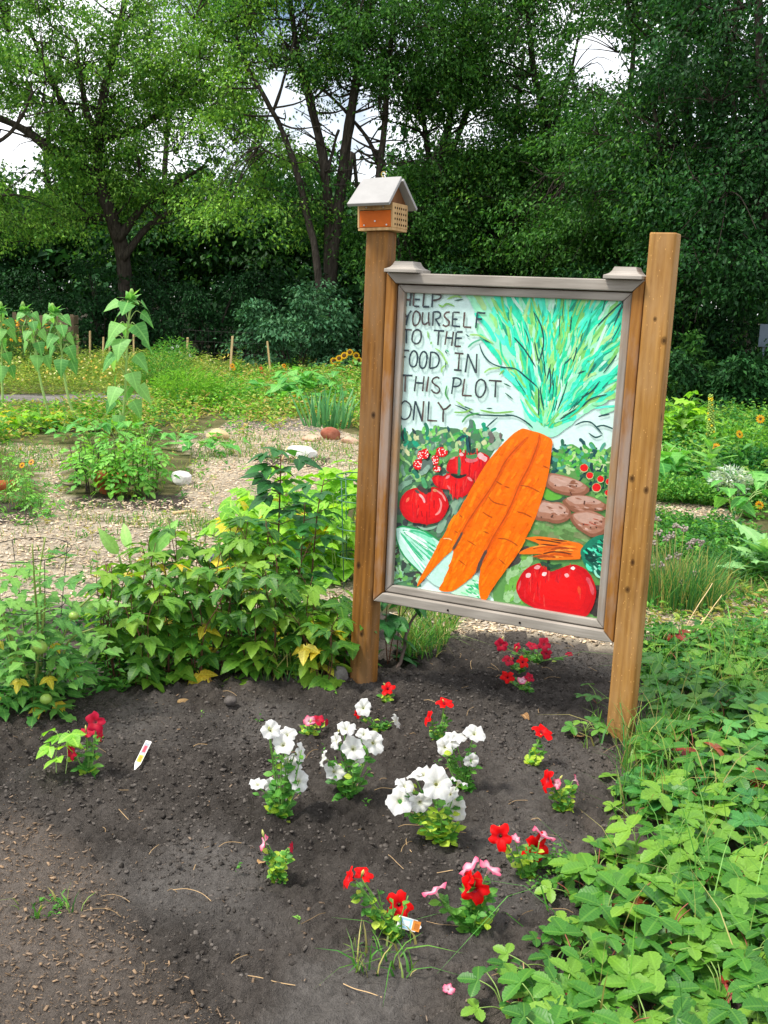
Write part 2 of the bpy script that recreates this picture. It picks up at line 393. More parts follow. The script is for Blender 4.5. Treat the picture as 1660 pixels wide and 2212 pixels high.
M_GREYMETAL = m_plain('grey_sheet_metal', lin('#66727e'), .5, .3, .15, 6, .15)

# ------------------------------------------------------------------ the ground: one sheet to the horizon
BED = [(-300, 1560), (0, 1560), (150, 1535), (400, 1478), (700, 1460), (800, 1440), (870, 1395), (1000, 1362), (1150, 1372), (1320, 1430), (1345, 1600), (1335, 1700), (1350, 1850),
       (1240, 1950), (1225, 2070), (1110, 2180), (1040, 2300), (700, 2500), (420, 2300), (330, 2080), (230, 1900), (120, 1790), (-300, 1720)]
PATHS = [[(-20, 955), (130, 965), (140, 1080), (380, 1085), (430, 1000), (380, 955), (470, 930), (520, 900), (650, 905), (790, 950), (790, 1080), (600, 1060), (540, 1080), (560, 1130),
          (620, 1170), (770, 1260), (770, 1350), (400, 1330), (-20, 1290), (-20, 1120), (90, 1100), (100, 1020)],
         [(-20, 850), (480, 850), (500, 870), (380, 882), (200, 868), (-20, 866)],
         [(1390, 1078), (1480, 1078), (1600, 1120), (1590, 1142), (1390, 1118)],
         [(1390, 1300), (1480, 1295), (1720, 1285), (1720, 1390), (1390, 1375)],
         [(1540, 1180), (1720, 1250), (1720, 1290), (1560, 1222)],
         [(840, 1325), (1335, 1325), (1335, 1405), (1150, 1380), (900, 1372)],
         [(785, 955), (1000, 1000), (1395, 1078), (1395, 1118), (1000, 1085), (785, 1080)], [(-900, 1120), (-15, 1110), (-15, 1290), (-900, 1330)]]
DIRT = [[(150, 1075), (330, 1065), (420, 1080), (400, 1105), (160, 1100)], [(-20, 1080), (70, 1085), (110, 1110), (-20, 1140)], [(560, 985), (700, 985), (700, 1005), (560, 1010)],
        [(-20, 890), (130, 880), (330, 900), (300, 940), (-20, 930)], [(330, 870), (420, 880), (400, 900), (320, 905)]]
def forest_edge(x): return np.clip(27.5 - 0.68 * (np.asarray(x, float) + 7), 18.5, 29.0)
def gh(x, y):                        # broad lie of the land
    return 0.05 * (fbm(np.asarray(x, float) * .45 + 3, np.asarray(y, float) * .45, 3, 3) - .5)
def _axis(a, b, st): return np.arange(a, b, st)
xs = np.concatenate([[-260, -150, -90, -60, -40, -30, -24, -20, -17, -15, -13.5, -12], _axis(-11, -1.75, .1), _axis(-1.75, 1.5, .0105), _axis(1.5, 8, .1), [8.5, 9.5, 11, 13, 16, 20, 26, 34, 46, 70, 110, 180, 270]])
ys = np.concatenate([[-90, -50, -25, -12, -6, -3, -1, 0, .6, 1.0, 1.3, 1.55, 1.75], _axis(1.9, 4.6, .0105), _axis(4.6, 13, .1), _axis(13, 31, .2), [32, 34, 37, 41, 46, 53, 62, 75, 95, 130, 180, 260, 380]])
GX, GY = np.meshgrid(xs, ys); gx, gy = GX.ravel(), GY.ravel()
bx_, by_, bw_ = project(np.stack([gx, gy, np.zeros_like(gx)], 1))
wob = (fbm(gx * 3, gy * 3, 3, 21) - .5) * 90
front = (bw_ > .4)
def zone(polys, k=1.0):
    m = np.zeros(gx.shape, bool)
    for p in polys: m |= in_poly(bx_ + wob * k, by_ + wob * .5 * k * np.clip((by_ - 640) / 700, .05, 1), p) & front
    return m
bed = in_poly(bx_ + wob, by_ + wob * .5, BED) & front & (gy < 5)
near = (gy < 4.9) & (np.abs(gx) < 1.8)
path = zone(PATHS, .5); dirt = zone(DIRT, .5)
col = np.zeros((len(gx), 3))
n1 = fbm(gx * 1.1, gy * 1.1, 4, 31)[:, None]; n2 = fbm(gx * 6, gy * 6, 3, 41)[:, None]
col[:] = np.array([.12, .12, .05]) * (.7 + .6 * n1) + np.array([.16, .12, .06]) * np.clip(n2 - .45, 0, 1) * 2
fr = (gy < 5.2); frontc = np.array([.135, .113, .096]) * (.45 + .6 * n1 + .6 * n2); col[fr] = frontc[fr]
ch = np.array([.56, .47, .35]) * (.75 + .5 * n1); col[path] = ch[path]
bk = path & (gy > 12.5); col[bk] = (np.array([.26, .24, .22]) * (.7 + .6 * n1))[bk]
col[dirt] = (np.array([.10, .08, .066]) * (.6 + .8 * n1))[dirt]
dry = np.clip((fbm(gx * 1.9 + 5, gy * 1.9, 3, 77) - .52) * 5, 0, 1)[:, None]
bc = np.array([.078, .068, .060]) * (.4 + .8 * n2 + .45 * n1) * (1 - dry) + np.array([.128, .116, .106]) * dry
bl = np.zeros(len(gx)); jr = np.random.default_rng(3)
for k in range(9):
    w2 = (fbm(gx * 9 + 3 * k, gy * 9, 3, 200 + k) - .5) * 420; bl += in_poly(bx_ + wob + w2, by_ + wob * .5 + w2 * .6, BED)
bl = (bl / 9)[:, None] * (front & (gy < 5))[:, None]; mixed = frontc * (1 - bl) + bc * bl; fb = fr & front; col[fb] = np.where(path[:, None], col, mixed)[fb]
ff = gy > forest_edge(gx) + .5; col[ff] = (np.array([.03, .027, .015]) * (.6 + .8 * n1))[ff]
lawn = (~ff) & (gy > forest_edge(gx) - 4.5) & (gy > 11); col[lawn] = (np.array([.075, .10, .032]) * (.7 + .6 * n1))[lawn]
gz = gh(gx, gy)
lump = .03 * np.clip(.75 - worley(gx * 17, gy * 17, 3), 0, 1) + .022 * np.clip(.7 - worley(gx * 34, gy * 34, 9), 0, 1) + .006 * (vnoise(gx * 80, gy * 80, 8) - .5) + .03 * (fbm(gx * 5, gy * 5, 3, 51) - .5)
gz = gz + np.where(bed, lump * (1.2 - .6 * dry[:, 0]), np.where(near, lump * .5, .012 * (fbm(gx * 8, gy * 8, 2, 61) - .5)))
nx_, ny_ = len(xs), len(ys)
ii = (np.arange(ny_ - 1)[:, None] * nx_ + np.arange(nx_ - 1)[None, :]).ravel()
gF = np.stack([ii, ii + 1, ii + nx_ + 1, ii + nx_], 1)
ground = link('ground', quick_mesh('ground', np.stack([gx, gy, gz], 1), gF, col, M_GROUND, True))
tag(ground, 'bare dark soil, wood chip paths and grass of the garden', None, None, 'structure')
_gzgrid = gz.reshape(ny_, nx_)
def ground_z(x, y):                  # height of the sheet as built
    x = np.atleast_1d(np.asarray(x, float)); y = np.atleast_1d(np.asarray(y, float))
    i = np.clip(np.searchsorted(xs, x) - 1, 0, nx_ - 2); j = np.clip(np.searchsorted(ys, y) - 1, 0, ny_ - 2)
    tx = (x - xs[i]) / (xs[i + 1] - xs[i]); ty = (y - ys[j]) / (ys[j + 1] - ys[j])
    return (_gzgrid[j, i] * (1 - tx) + _gzgrid[j, i + 1] * tx) * (1 - ty) + (_gzgrid[j + 1, i] * (1 - tx) + _gzgrid[j + 1, i + 1] * tx) * ty
def gpt(x, y):
    p = G(x, y); return np.array([p[0], p[1], float(ground_z(p[0], p[1])[0])])

# loose clods of earth on the bed
_ico = np.array([[0, 0, 1], [.894, 0, .447], [.276, .851, .447], [-.724, .526, .447], [-.724, -.526, .447], [.276, -.851, .447], [.724, .526, -.447], [-.276, .851, -.447], [-.894, 0, -.447], [-.276, -.851, -.447], [.724, -.526, -.447], [0, 0, -1]])
_icof = np.array([[0, 1, 2], [0, 2, 3], [0, 3, 4], [0, 4, 5], [0, 5, 1], [1, 6, 2], [2, 7, 3], [3, 8, 4], [4, 9, 5], [5, 10, 1], [6, 7, 2], [7, 8, 3], [8, 9, 4], [9, 10, 5], [10, 6, 1], [11, 7, 6], [11, 8, 7], [11, 9, 8], [11, 10, 9], [11, 6, 10]])
def clods(name, pts, size, col, label, mat, squash=.7):
    n = len(pts); s = Soup()
    jit = 1 + (nrg.random((n, 12, 1)) - .5) * 1.25
    sc = size[:, None, None] * (np.array([1, 1, squash]) * (.7 + .6 * nrg.random((n, 1, 3))))
    V = _ico[None] * jit * sc
    V = V + np.concatenate([pts, ground_z(pts[:, 0], pts[:, 1])[:, None]], 1)[:, None, :] + np.array([0, 0, 1.0]) * (size * .18)[:, None, None]
    F = (np.arange(n)[:, None, None] * 12 + _icof[None]).reshape(-1, 3)
    s.add((V.reshape(-1, 3), F, np.repeat(col, 12, 0)))
    return tag(s.build(name, mat), label, 'soil', None, 'stuff')
_b = scatter_in(ground_poly([p for p in BED if p[1] < 2450]), 42000, nrg)
_k = fbm(_b[:, 0] * 2.2, _b[:, 1] * 2.2, 3, 88)
_b = _b[nrg.random(len(_b)) < np.clip(_k * 2.2 - .55, .05, 1)]
_sz = .0015 + .0065 * nrg.random(len(_b)) ** 5
clods('soil_clods', _b, _sz, np.array([.088, .077, .068]) * (.5 + 1.0 * nrg.random((len(_b), 1))), 'dark crumbly clods of earth strewn over the flower bed', M_CLOD)

# wood chips: on the paths and strewn thinly over the packed earth at the front
def chips(name, pts, size, cols, label, cat='chips'):
    n = len(pts); az = nrg.random(n) * 6.283; el = (nrg.random(n) - .5) * .7
    d = np.stack([np.cos(az) * np.cos(el), np.sin(az) * np.cos(el), np.sin(el)], 1)
    s_ = np.stack([-np.sin(az), np.cos(az), (nrg.random(n) - .5) * .6], 1); s_ = unit(s_); u = np.cross(d, s_)
    w = size * (.12 + .4 * nrg.random(n) ** 1.5); t = size * (.03 + .06 * nrg.random(n)) + .0008
    c = np.concatenate([pts, (ground_z(pts[:, 0], pts[:, 1]) + size * .12 + .003)[:, None]], 1)
    V = np.stack([c + a * d * (size * .5)[:, None] * (1 if b > 0 else .8) + b * s_ * (w * .5)[:, None] + e * u * t[:, None] for a in (-1, 1) for b in (-1, 1) for e in (-.5, .5)], 1).reshape(-1, 3)
    fq = np.array([(0, 1, 3, 2), (4, 6, 7, 5), (0, 4, 5, 1), (2, 3, 7, 6), (0, 2, 6, 4), (1, 5, 7, 3)])
    F = (np.arange(n)[:, None, None] * 8 + fq[None]).reshape(-1, 4)
    s = Soup(); s.add((V, F, np.repeat(cols, 8, 0))); return tag(s.build(name, M_STRAW), label, cat, None, 'stuff')
def chipcol(n, g=.5):
    a = nrg.random((n, 1)); b = nrg.random((n, 1))
    return (np.array([.55, .43, .29]) * a + np.array([.36, .33, .30]) * (1 - a)) * (.45 + .8 * b)
_p = np.vstack([scatter_in(ground_poly(PATHS[0]), 17000, nrg), scatter_in(ground_poly(PATHS[5]), 1500, nrg), scatter_in(ground_poly(PATHS[3]), 1800, nrg), scatter_in(ground_poly(PATHS[2]), 1300, nrg), scatter_in(ground_poly(PATHS[4]), 500, nrg), scatter_in(ground_poly(PATHS[6]), 2500, nrg), scatter_in(ground_poly(PATHS[7]), 3500, nrg)])
chips('wood_chips', _p, .012 + .03 * nrg.random(len(_p)) ** 1.5, chipcol(len(_p)) * np.array([1.5, 1.42, 1.3]), 'pale wood chips covering the garden paths')
_f = scatter_in(ground_poly([(-120, 1740), (120, 1790), (240, 1900), (340, 2080), (560, 2260), (900, 2300), (900, 2400), (-120, 2400)]), 5200, nrg)
_f2 = scatter_in(ground_poly([p for p in BED if p[1] < 2450]), 900, nrg)
_f3 = scatter_in(ground_poly([(-100, 1540), (150, 1540), (180, 1640), (60, 1800), (-100, 1800)]), 260, nrg)
_f = np.vstack([_f, _f2, _f3]); _cs = .003 + .014 * nrg.random(len(_f)) ** 4.5
chips('chip_litter', _f, _cs, chipcol(len(_f)) * np.array([.50, .42, .36]), 'splinters, chips and dry scraps littering the dark soil')

# ------------------------------------------------------------------ the painted sign
SIGN_O = np.array([-0.0541, 4.1531, 0.0]); SIGN_YAW = math.radians(-25.74)
SD = np.array([math.cos(SIGN_YAW), math.sin(SIGN_YAW), 0]); SN = np.array([SD[1], -SD[0], 0])
sign = empty('garden_sign', SIGN_O, SIGN_YAW)
tag(sign, 'large wooden sign with painted carrots asking visitors to help themselves, on two posts', 'sign')
def bevel(o, w=.003, seg=2):
    m = o.modifiers.new('bevel', 'BEVEL'); m.width = w; m.segments = seg; m.limit_method = 'ANGLE'; return o
def post(s, top):
    h, r = .0445, .010; mb = MB(); ring = []
    for cx, cy, a0 in ((h - r, h - r, 0), (-h + r, h - r, 90), (-h + r, -h + r, 180), (h - r, -h + r, 270)):
        for k in range(4):
            a = math.radians(a0 + k * 30); ring.append((cx + r * math.cos(a), cy + r * math.sin(a)))
    n = len(ring); zs_ = [-.12, .3, .8, 1.3, top - .004, top]; V = []
    for i, z in enumerate(zs_):
        k = .955 if i == len(zs_) - 1 else 1
        V += [(x * k, y * k, z) for x, y in ring]
    F = [(i * n + k, i * n + (k + 1) % n, (i + 1) * n + (k + 1) % n, (i + 1) * n + k) for i in range(len(zs_) - 1) for k in range(n)] + [tuple((len(zs_) - 1) * n + k for k in range(n))]
    mb.add(V, F); o = mb.build('post', M_POST if s > .5 else M_POST_DARK, sign, loc=(s, 0, 0)); return o
post(0, 1.806); _pr = post(1.058, 1.812); _pr.rotation_euler = (0, 0, math.pi)
X0, X1, Z0, Z1 = .0457, 1.0123, .383, 1.657
def rail(side, rect, w, y0, y1, mat, name):
    a0, a1, b0, b1 = rect; c0, c1, d0, d1 = a0 + w, a1 - w, b0 + w, b1 - w
    q = {'top': [(a0, b1), (a1, b1), (c1, d1), (c0, d1)], 'bottom': [(a0, b0), (c0, d0), (c1, d0), (a1, b0)], 'left': [(a0, b0), (a0, b1), (c0, d1), (c0, d0)], 'right': [(a1, b0), (c1, d0), (c1, d1), (a1, b1)]}[side]
    ctr = np.mean(q, 0); g = .0006
    q = [(x - g * np.sign(x - ctr[0]), z - g * np.sign(z - ctr[1])) for x, z in q]
    mb = MB(); mb.add([(x - ctr[0], y0, z - ctr[1]) for x, z in q] + [(x - ctr[0], y1, z - ctr[1]) for x, z in q], [(0, 1, 2, 3), (7, 6, 5, 4), (0, 4, 5, 1), (1, 5, 6, 2), (2, 6, 7, 3), (3, 7, 4, 0)])
    return bevel(mb.build(name, mat, sign, loc=(ctr[0], 0, ctr[1])), .004)
for s_ in ('top', 'bottom', 'left', 'right'):
    o_ = rail(s_, (X0, X1, Z0, Z1), .040, -.040, .030, M_RAIL_GREY if s_ in ('top', 'bottom') else M_RAIL_BROWN, 'frame_rail')
    o_['label'] = {'top': 'grey top rail', 'bottom': 'pale grey bottom rail with nail heads', 'left': 'brown left rail', 'right': 'brown right rail'}[s_]
    if s_ == 'bottom':
        for x in (-.16, .13):
            nb = MB(); nb.tube([(x, -.0402, -.003), (x, -.043, -.003)], [.0045, .004], 8); nb.build('nail', M_HOLE, o_)
    rail(s_, (X0 + .0425, X1 - .0425, Z0 + .0425, Z1 - .0425), .030, -.023, .012, M_RAIL_GREY if s_ in ('top', 'bottom') else M_TRIM_GREY, 'inner_trim')
mb = MB(); mb.box(((X0 + X1) / 2, .023, (Z0 + Z1) / 2), (X1 - X0 - .07, .011, Z1 - Z0 - .07)); mb.build('light_block_board', M_DARKWOOD, sign)  # dark board added behind the panel to stop light leaking through the trim gap
def cap(s):
    mb = MB(); prof = [(.066, 0), (.066, .012), (.060, .014), (.050, .019), (.043, .027), (.039, .036), (.037, .041)]; V = []
    for w, z in prof: V += [(-w, -w, z), (w, -w, z), (w, w, z), (-w, w, z)]
    n = len(prof); F = [(i * 4 + k, i * 4 + (k + 1) % 4, (i + 1) * 4 + (k + 1) % 4, (i + 1) * 4 + k) for i in range(n - 1) for k in range(4)] + [(3, 2, 1, 0), tuple((n - 1) * 4 + k for k in range(4))]
    mb.add(V, F); return bevel(mb.build('cap', M_CAP, sign, loc=(s, -.004, Z1 + .0005)), .0015)
cap(.116); cap(.942)
PX0, PX1, PZ0, PZ1 = .108, .950, .448, 1.594
mb = MB(); mb.box(((PX0 + PX1) / 2, .008, (PZ0 + PZ1) / 2), (PX1 - PX0, .0156, PZ1 - PZ0), lin('#d6f3eb'))
panel = mb.build('panel', M_PAINT, sign)

# the painting on the panel: every patch and brush stroke is a thin film of paint in the panel's own plane
ZM = {'A': (1270, 930, 4.15), 'B': (1640, 930, 4.15), 'C': (1260, 1380, 3.815), 'D': (1640, 1380, 3.455)}
def PP(z, x, y):                     # traced spot -> (metres along the panel, metres up)
    ox, oy, k = ZM[z]; r = ray((ox + x / k) * .66560, (oy + y / k) * .66560)
    q = CC + r * (((SIGN_O - CC) @ SN) / (r @ SN)); return np.array([(q - SIGN_O) @ SD, q[2]])
def TR(z, pts): return np.array([PP(z, *p) for p in pts])
_film = [0]
class Art:
    def __init__(s): s.mb = MB()
    def _y(s): _film[0] += 1; return -.00005 - _film[0] * 3.0e-6
    def fill(s, P, c, jit=0.0015, smooth=True):
        P = catmull(P, 4, True) if smooth else np.asarray(P)
        P = P + (nrg.random(P.shape) - .5) * jit; P = np.clip(P, (PX0, PZ0), (PX1, PZ1)); y = s._y()
        s.mb.add([(a, y, b) for a, b in P], [tuple(range(len(P)))], lin(c))
    def stroke(s, P, w, c, taper=True, jit=.15, per=4):
        P = catmull(P, per) if len(P) > 2 else np.linspace(P[0], P[1], 4)
        if P[:, 0].max() < PX0 or P[:, 0].min() > PX1 or P[:, 1].max() < PZ0 or P[:, 1].min() > PZ1: return
        T = np.gradient(P, axis=0); T /= np.linalg.norm(T, axis=1, keepdims=True) + 1e-9; N = np.stack([-T[:, 1], T[:, 0]], 1)
        k = np.linspace(0, 1, len(P)); ww = w * .5 * (np.minimum(1, np.minimum(k, 1 - k) * 5 + .25) if taper else 1) * (1 + (nrg.random(len(P)) - .5) * 2 * jit)
        a = np.clip(P + N * ww[:, None], (PX0, PZ0), (PX1, PZ1)); b = np.clip(P - N * ww[:, None], (PX0, PZ0), (PX1, PZ1)); y = s._y()
        n = len(P); V = [(p[0], y, p[1]) for p in a] + [(p[0], y, p[1]) for p in b]
        cc = lin(c); kk = .85 + .3 * nrg.random((2 * n, 1))
        s.mb.add(V, [(i, n + i, n + i + 1, i + 1) for i in range(n - 1)], np.clip(np.array(cc) * kk, 0, .95))
    def build(s, name, label=None):
        o = s.mb.build(name, M_PAINT, panel)
        if label: o['label'] = label
        return o
def ell(z, cx, cy, rx, ry, n=14, rot=0):
    t = np.arange(n) * 2 * math.pi / n; c, s_ = math.cos(rot), math.sin(rot)
    return TR(z, [(cx + rx * math.cos(a) * c - ry * math.sin(a) * s_, cy + rx * math.cos(a) * s_ + ry * math.sin(a) * c) for a in t])
ar = random.Random(5)
def pick(*c): return ar.choice(c)
def dabs(art, z, poly, n, ln, w, cols, ang=None, spread=1.2):
    xs_ = [p[0] for p in poly]; ys_ = [p[1] for p in poly]; k = 0
    while k < n:
        x, y = ar.uniform(min(xs_), max(xs_)), ar.uniform(min(ys_), max(ys_))
        if not bool(in_poly([x], [y], poly)[0]): continue
        a = (ang if ang is not None else -1.2) + ar.uniform(-spread, spread); l = ln * ar.uniform(.5, 1.4); b = ar.uniform(-.4, .4) * l
        P = TR(z, [(x, y), (x + math.cos(a) * l * .5 - math.sin(a) * b * .5, y + math.sin(a) * l * .5 + math.cos(a) * b * .5), (x + math.cos(a) * l, y + math.sin(a) * l)])
        art.stroke(P, w * ar.uniform(.5, 1.4), ar.choice(cols)); k += 1
# greenery behind, left and right
LEFTG = [(70, 130), (180, 60), (250, 120), (330, 60), (520, 90), (640, 20), (820, 40), (1000, 60), (1210, 40), (1290, 110), (1420, 120), (1250, 430), (1000, 900), (700, 1350), (420, 1900), (380, 2010), (-10, 1970)]
art = Art(); art.fill(TR('C', LEFTG), '#4d7f58', .004)
dabs(art, 'C', [(60, 120), (1300, 60), (1280, 330), (60, 420)], 120, 130, .014, ['#3f9a55', '#6fbf5a', '#a8c98a', '#9bbd9a', '#2c7d5e', '#1fa07a', '#c9cf9c', '#5b7d6d', '#7ccf6a'])
dabs(art, 'C', [(60, 400), (800, 300), (700, 700), (60, 900)], 110, 110, .013, ['#5aa65a', '#86c46a', '#3c5a4c', '#79a58c', '#2d4a48', '#9cc98c', '#4f8f52'])
dabs(art, 'C', [(80, 1100), (800, 800), (950, 950), (620, 1400), (100, 1300)], 60, 120, .016, ['#4a5550', '#3c4446', '#5d7a66', '#56635c', '#6b9474'])
dabs(art, 'C', [(20, 1300), (140, 1480), (420, 1850), (360, 2000), (10, 1960)], 110, 100, .014, ['#3b4844', '#5c8a66', '#7fc46a', '#86b598', '#4a4a42', '#69a552', '#a6d3a6'])
dabs(art, 'C', [(1130, 1750), (1526, 1700), (1526, 2190), (1200, 2150)], 45, 120, .016, ['#54504c', '#6b8f6a', '#7fae6c', '#8fbf8a', '#4a4644'])
art.stroke(TR('C', [(1290, 110), (1350, 120), (1370, 200), (1300, 270), (1230, 290)]), .022, '#9bb89c')
art.stroke(TR('C', [(1250, 80), (1290, 150), (1260, 220)]), .02, '#6f6a66'); art.stroke(TR('C', [(1390, 90), (1400, 180)]), .012, '#6f6a66')
for pp in ([(190, 60), (180, 130), (200, 200)], [(130, 170), (160, 110)], [(600, 20), (600, 110)], [(1000, 130), (1010, 230), (1000, 320)], [(850, 190), (920, 140), (980, 135)], [(740, 10), (760, 90)], [(300, 40), (345, 110)]):
    art.stroke(TR('C', pp), .010, pick('#2f4548', '#5d7a72', '#23525a'))
for pp in ([(200, 680), (300, 640), (100, 800)], [(100, 820), (200, 740), (300, 690)], [(830, 1110), (850, 1010), (930, 880)], [(300, 560), (350, 600), (370, 660)], [(400, 600), (460, 560), (520, 470)]):
    art.stroke(TR('C', pp), .018, pick('#2f7d62', '#5f8a72', '#78a088'))
art.fill(TR('C', [(800, 1040), (780, 980), (830, 930), (885, 930), (850, 1000), (790, 1130)]), '#8aa98e'); art.fill(TR('C', [(600, 1320), (640, 1190), (730, 1175), (700, 1270), (650, 1335)]), '#86aa90')
art.fill(TR('C', [(370, 1250), (480, 1270), (610, 1240), (560, 1285), (440, 1300)]), '#8fb39a')
RIGHTG = [(480, 330), (640, 255), (740, 208), (850, 265), (960, 300), (1100, 285), (1260, 280), (1230, 1000), (1150, 1900), (1100, 2180), (-40, 2060), (-40, 1600), (330, 1000), (480, 500)]
art.fill(TR('D', RIGHTG), '#5f9550', .004)
dabs(art, 'D', [(520, 300), (740, 220), (1200, 300), (1180, 560), (900, 520), (520, 480)], 150, 90, .011, ['#3f9a3f', '#6cc04a', '#2d6b52', '#1d4f52', '#8fcf6a', '#4f9f86', '#55b04a', '#b9d29a'], None, 3)
dabs(art, 'D', [(800, 520), (1180, 500), (1150, 860), (960, 700)], 60, 80, .010, ['#3f8a3f', '#2d5b4a', '#7fc060', '#1d3f42'], None, 3)
dabs(art, 'D', [(300, 1080), (760, 1120), (960, 1250), (300, 1230)], 40, 170, .02, ['#6f9a5a', '#7fa86a', '#5c8048', '#7a8a5c'], .25, .3)
dabs(art, 'D', [(20, 1640), (330, 1480), (140, 1700), (130, 1900), (200, 2020), (0, 1990)], 50, 150, .018, ['#7fae6a', '#6fae4a', '#9ac48a', '#55744a', '#8fb98a'], -1.0, .5)
dabs(art, 'D', [(0, 1500), (150, 1440), (60, 1600), (0, 1700)], 14, 110, .018, ['#4a4540', '#5c5852'], -.9, .3)
dabs(art, 'D', [(1020, 1830), (1120, 1830), (1080, 2170), (930, 2130)], 26, 90, .02, ['#2f2c2b', '#3d3a38', '#4a4644'], -1.3, .5)
art.fill(TR('D', [(440, 740), (480, 710), (560, 760), (640, 790), (600, 840), (500, 850), (430, 800)]), '#63ad3f')
art.stroke(TR('D', [(400, 800), (470, 855), (600, 850), (680, 800)]), .012, '#3f5a45')
art.build('painted_greenery', 'painted green leaves behind the vegetables')
# carrot tops: brush strokes fanning out of the carrots
art = Art(); base = PP('B', 540, 1960)
FAN = TR('B', [(240, 1900), (190, 1500), (-120, 1100), (-380, 500), (-640, 190), (-560, 60), (0, 60), (800, 60), (1760, 60), (1700, 900), (1600, 1400), (1500, 1640), (1080, 1780), (840, 1960), (640, 2070), (520, 2000)])
art.fill(TR('B', [(300, 1880), (230, 1500), (60, 1150), (-200, 700), (-440, 260), (-400, 60), (600, 60), (1700, 60), (1660, 900), (1560, 1400), (1100, 1700), (840, 1900), (620, 2030)]), '#a4efcd', .004)
for it in range(900):
    t = ar.random(); ang = math.radians(ar.triangular(28, 133, 88) if it > 60 else ar.uniform(22, 140))
    r0 = ar.uniform(.02, .62) ** 1.0; l = ar.uniform(.05, .17) * (0.6 + r0); bend = ar.uniform(-.35, .35)
    a = base + r0 * np.array([math.cos(ang), math.sin(ang)]); b = a + l * np.array([math.cos(ang + bend), math.sin(ang + bend)]); m = (a + b) / 2 + l * .12 * ar.uniform(-1, 1) * np.array([-math.sin(ang), math.cos(ang)])
    if not in_poly([m[0]], [m[1]], FAN)[0] or not in_poly([a[0]], [a[1]], FAN)[0]: continue
    k = ar.random()
    c = pick('#2fe3b4', '#3fe8c0', '#1fd6a4', '#58efcc', '#2fd99a') if k < .44 else pick('#9ff0c0', '#b4f5cf', '#8feab0', '#c6f7dc') if k < .70 else pick('#86d672', '#98dc80', '#78c868', '#aee094') if k < .93 else pick('#1fa88c', '#149a7c')
    art.stroke([a, m, b], ar.uniform(.010, .026) * (1.25 - it / 1000), c)
for it in range(40):
    ang = math.radians(ar.triangular(25, 130, 70)); r0 = ar.uniform(.04, .6); l = ar.uniform(.03, .09)
    a = base + r0 * np.array([math.cos(ang), math.sin(ang)]); b = a + l * np.array([math.cos(ang + .15), math.sin(ang + .15)])
    if in_poly([a[0]], [a[1]], FAN)[0] and in_poly([b[0]], [b[1]], FAN)[0]: art.stroke([a, (a + b) / 2 + [.004 * ar.uniform(-1, 1)] * 2, b], ar.uniform(.0025, .0045), pick('#155a52', '#1d4f4a', '#23746a', '#123c40'))
for pp in ([(0, 1090), (150, 1110), (300, 1230), (450, 1360)], [(455, 1360), (460, 1550), (455, 1740)], [(400, 350), (500, 560), (520, 800), (450, 1040)], [(120, 680), (270, 850), (420, 1090)], [(0, 1720), (160, 1750), (300, 1830), (380, 1900)], [(620, 1040), (560, 1280)], [(610, 1100), (620, 1300), (600, 1440)], [(960, 1650), (850, 1720), (740, 1790)],
           [(1320, 1990), (1180, 1840), (1060, 1820), (940, 1870)], [(1230, 1890), (1330, 1870), (1470, 1920)], [(1130, 1970), (1220, 2030), (1310, 2000)], [(1040, 1620), (1160, 1510), (1380, 1450)], [(1030, 1500), (1180, 1400), (1280, 1270)], [(1600, 190), (1400, 370), (1250, 530)], [(1260, 1750), (1340, 1730), (1410, 1715)], [(800, 1050), (900, 950)], [(980, 1170), (1090, 1130)]):
    art.stroke(TR('B', pp), .0052, '#1f4a4c')
for pp in ([(1195, 770), (1240, 900), (1340, 1020), (1480, 1080), (1650, 1100)], [(860, 1590), (1000, 1650), (1150, 1720), (1400, 1735), (1660, 1740)], [(950, 1600), (1120, 1665)], [(1290, 1640), (1370, 1640)], [(1540, 1430), (1650, 1520)], [(1520, 1300), (1620, 1350)], [(1280, 1900), (1440, 1760)], [(740, 1010), (740, 1110)], [(1240, 715), (1380, 760)], [(1010, 640), (1060, 680)], [(860, 190), (980, 170)], [(730, 860), (760, 905)]):
    art.stroke(TR('A', pp), .0048, pick('#1f4a4c', '#2b5f4f'))
for pp in ([(1040, 820), (1120, 750), (1250, 700)], [(1060, 650), (1200, 660), (1390, 770)], [(960, 1830), (1040, 1740), (1200, 1700)], [(850, 1690), (1000, 1690), (1100, 1640)], [(880, 1540), (1000, 1620)], [(1200, 1660), (1400, 1700), (1660, 1680)], [(1260, 1160), (1330, 1110), (1480, 1090)], [(1460, 1190), (1530, 1120)], [(600, 830), (680, 890), (730, 980), (770, 1050)], [(740, 850), (785, 880)], [(690, 1160), (690, 1100), (740, 1060)], [(500, 600), (510, 700)], [(540, 780), (550, 740)], [(760, 170), (870, 130), (960, 150)], [(640, 240), (700, 270), (760, 230), (860, 265)], [(760, 1330), (740, 1440), (780, 1520)]):
    art.stroke(TR('A', pp), .0065, pick('#7fb85a', '#4f9a55', '#9ccf78', '#58b08a'))
art.build('painted_carrot_tops', 'painted turquoise and lime carrot leaves')
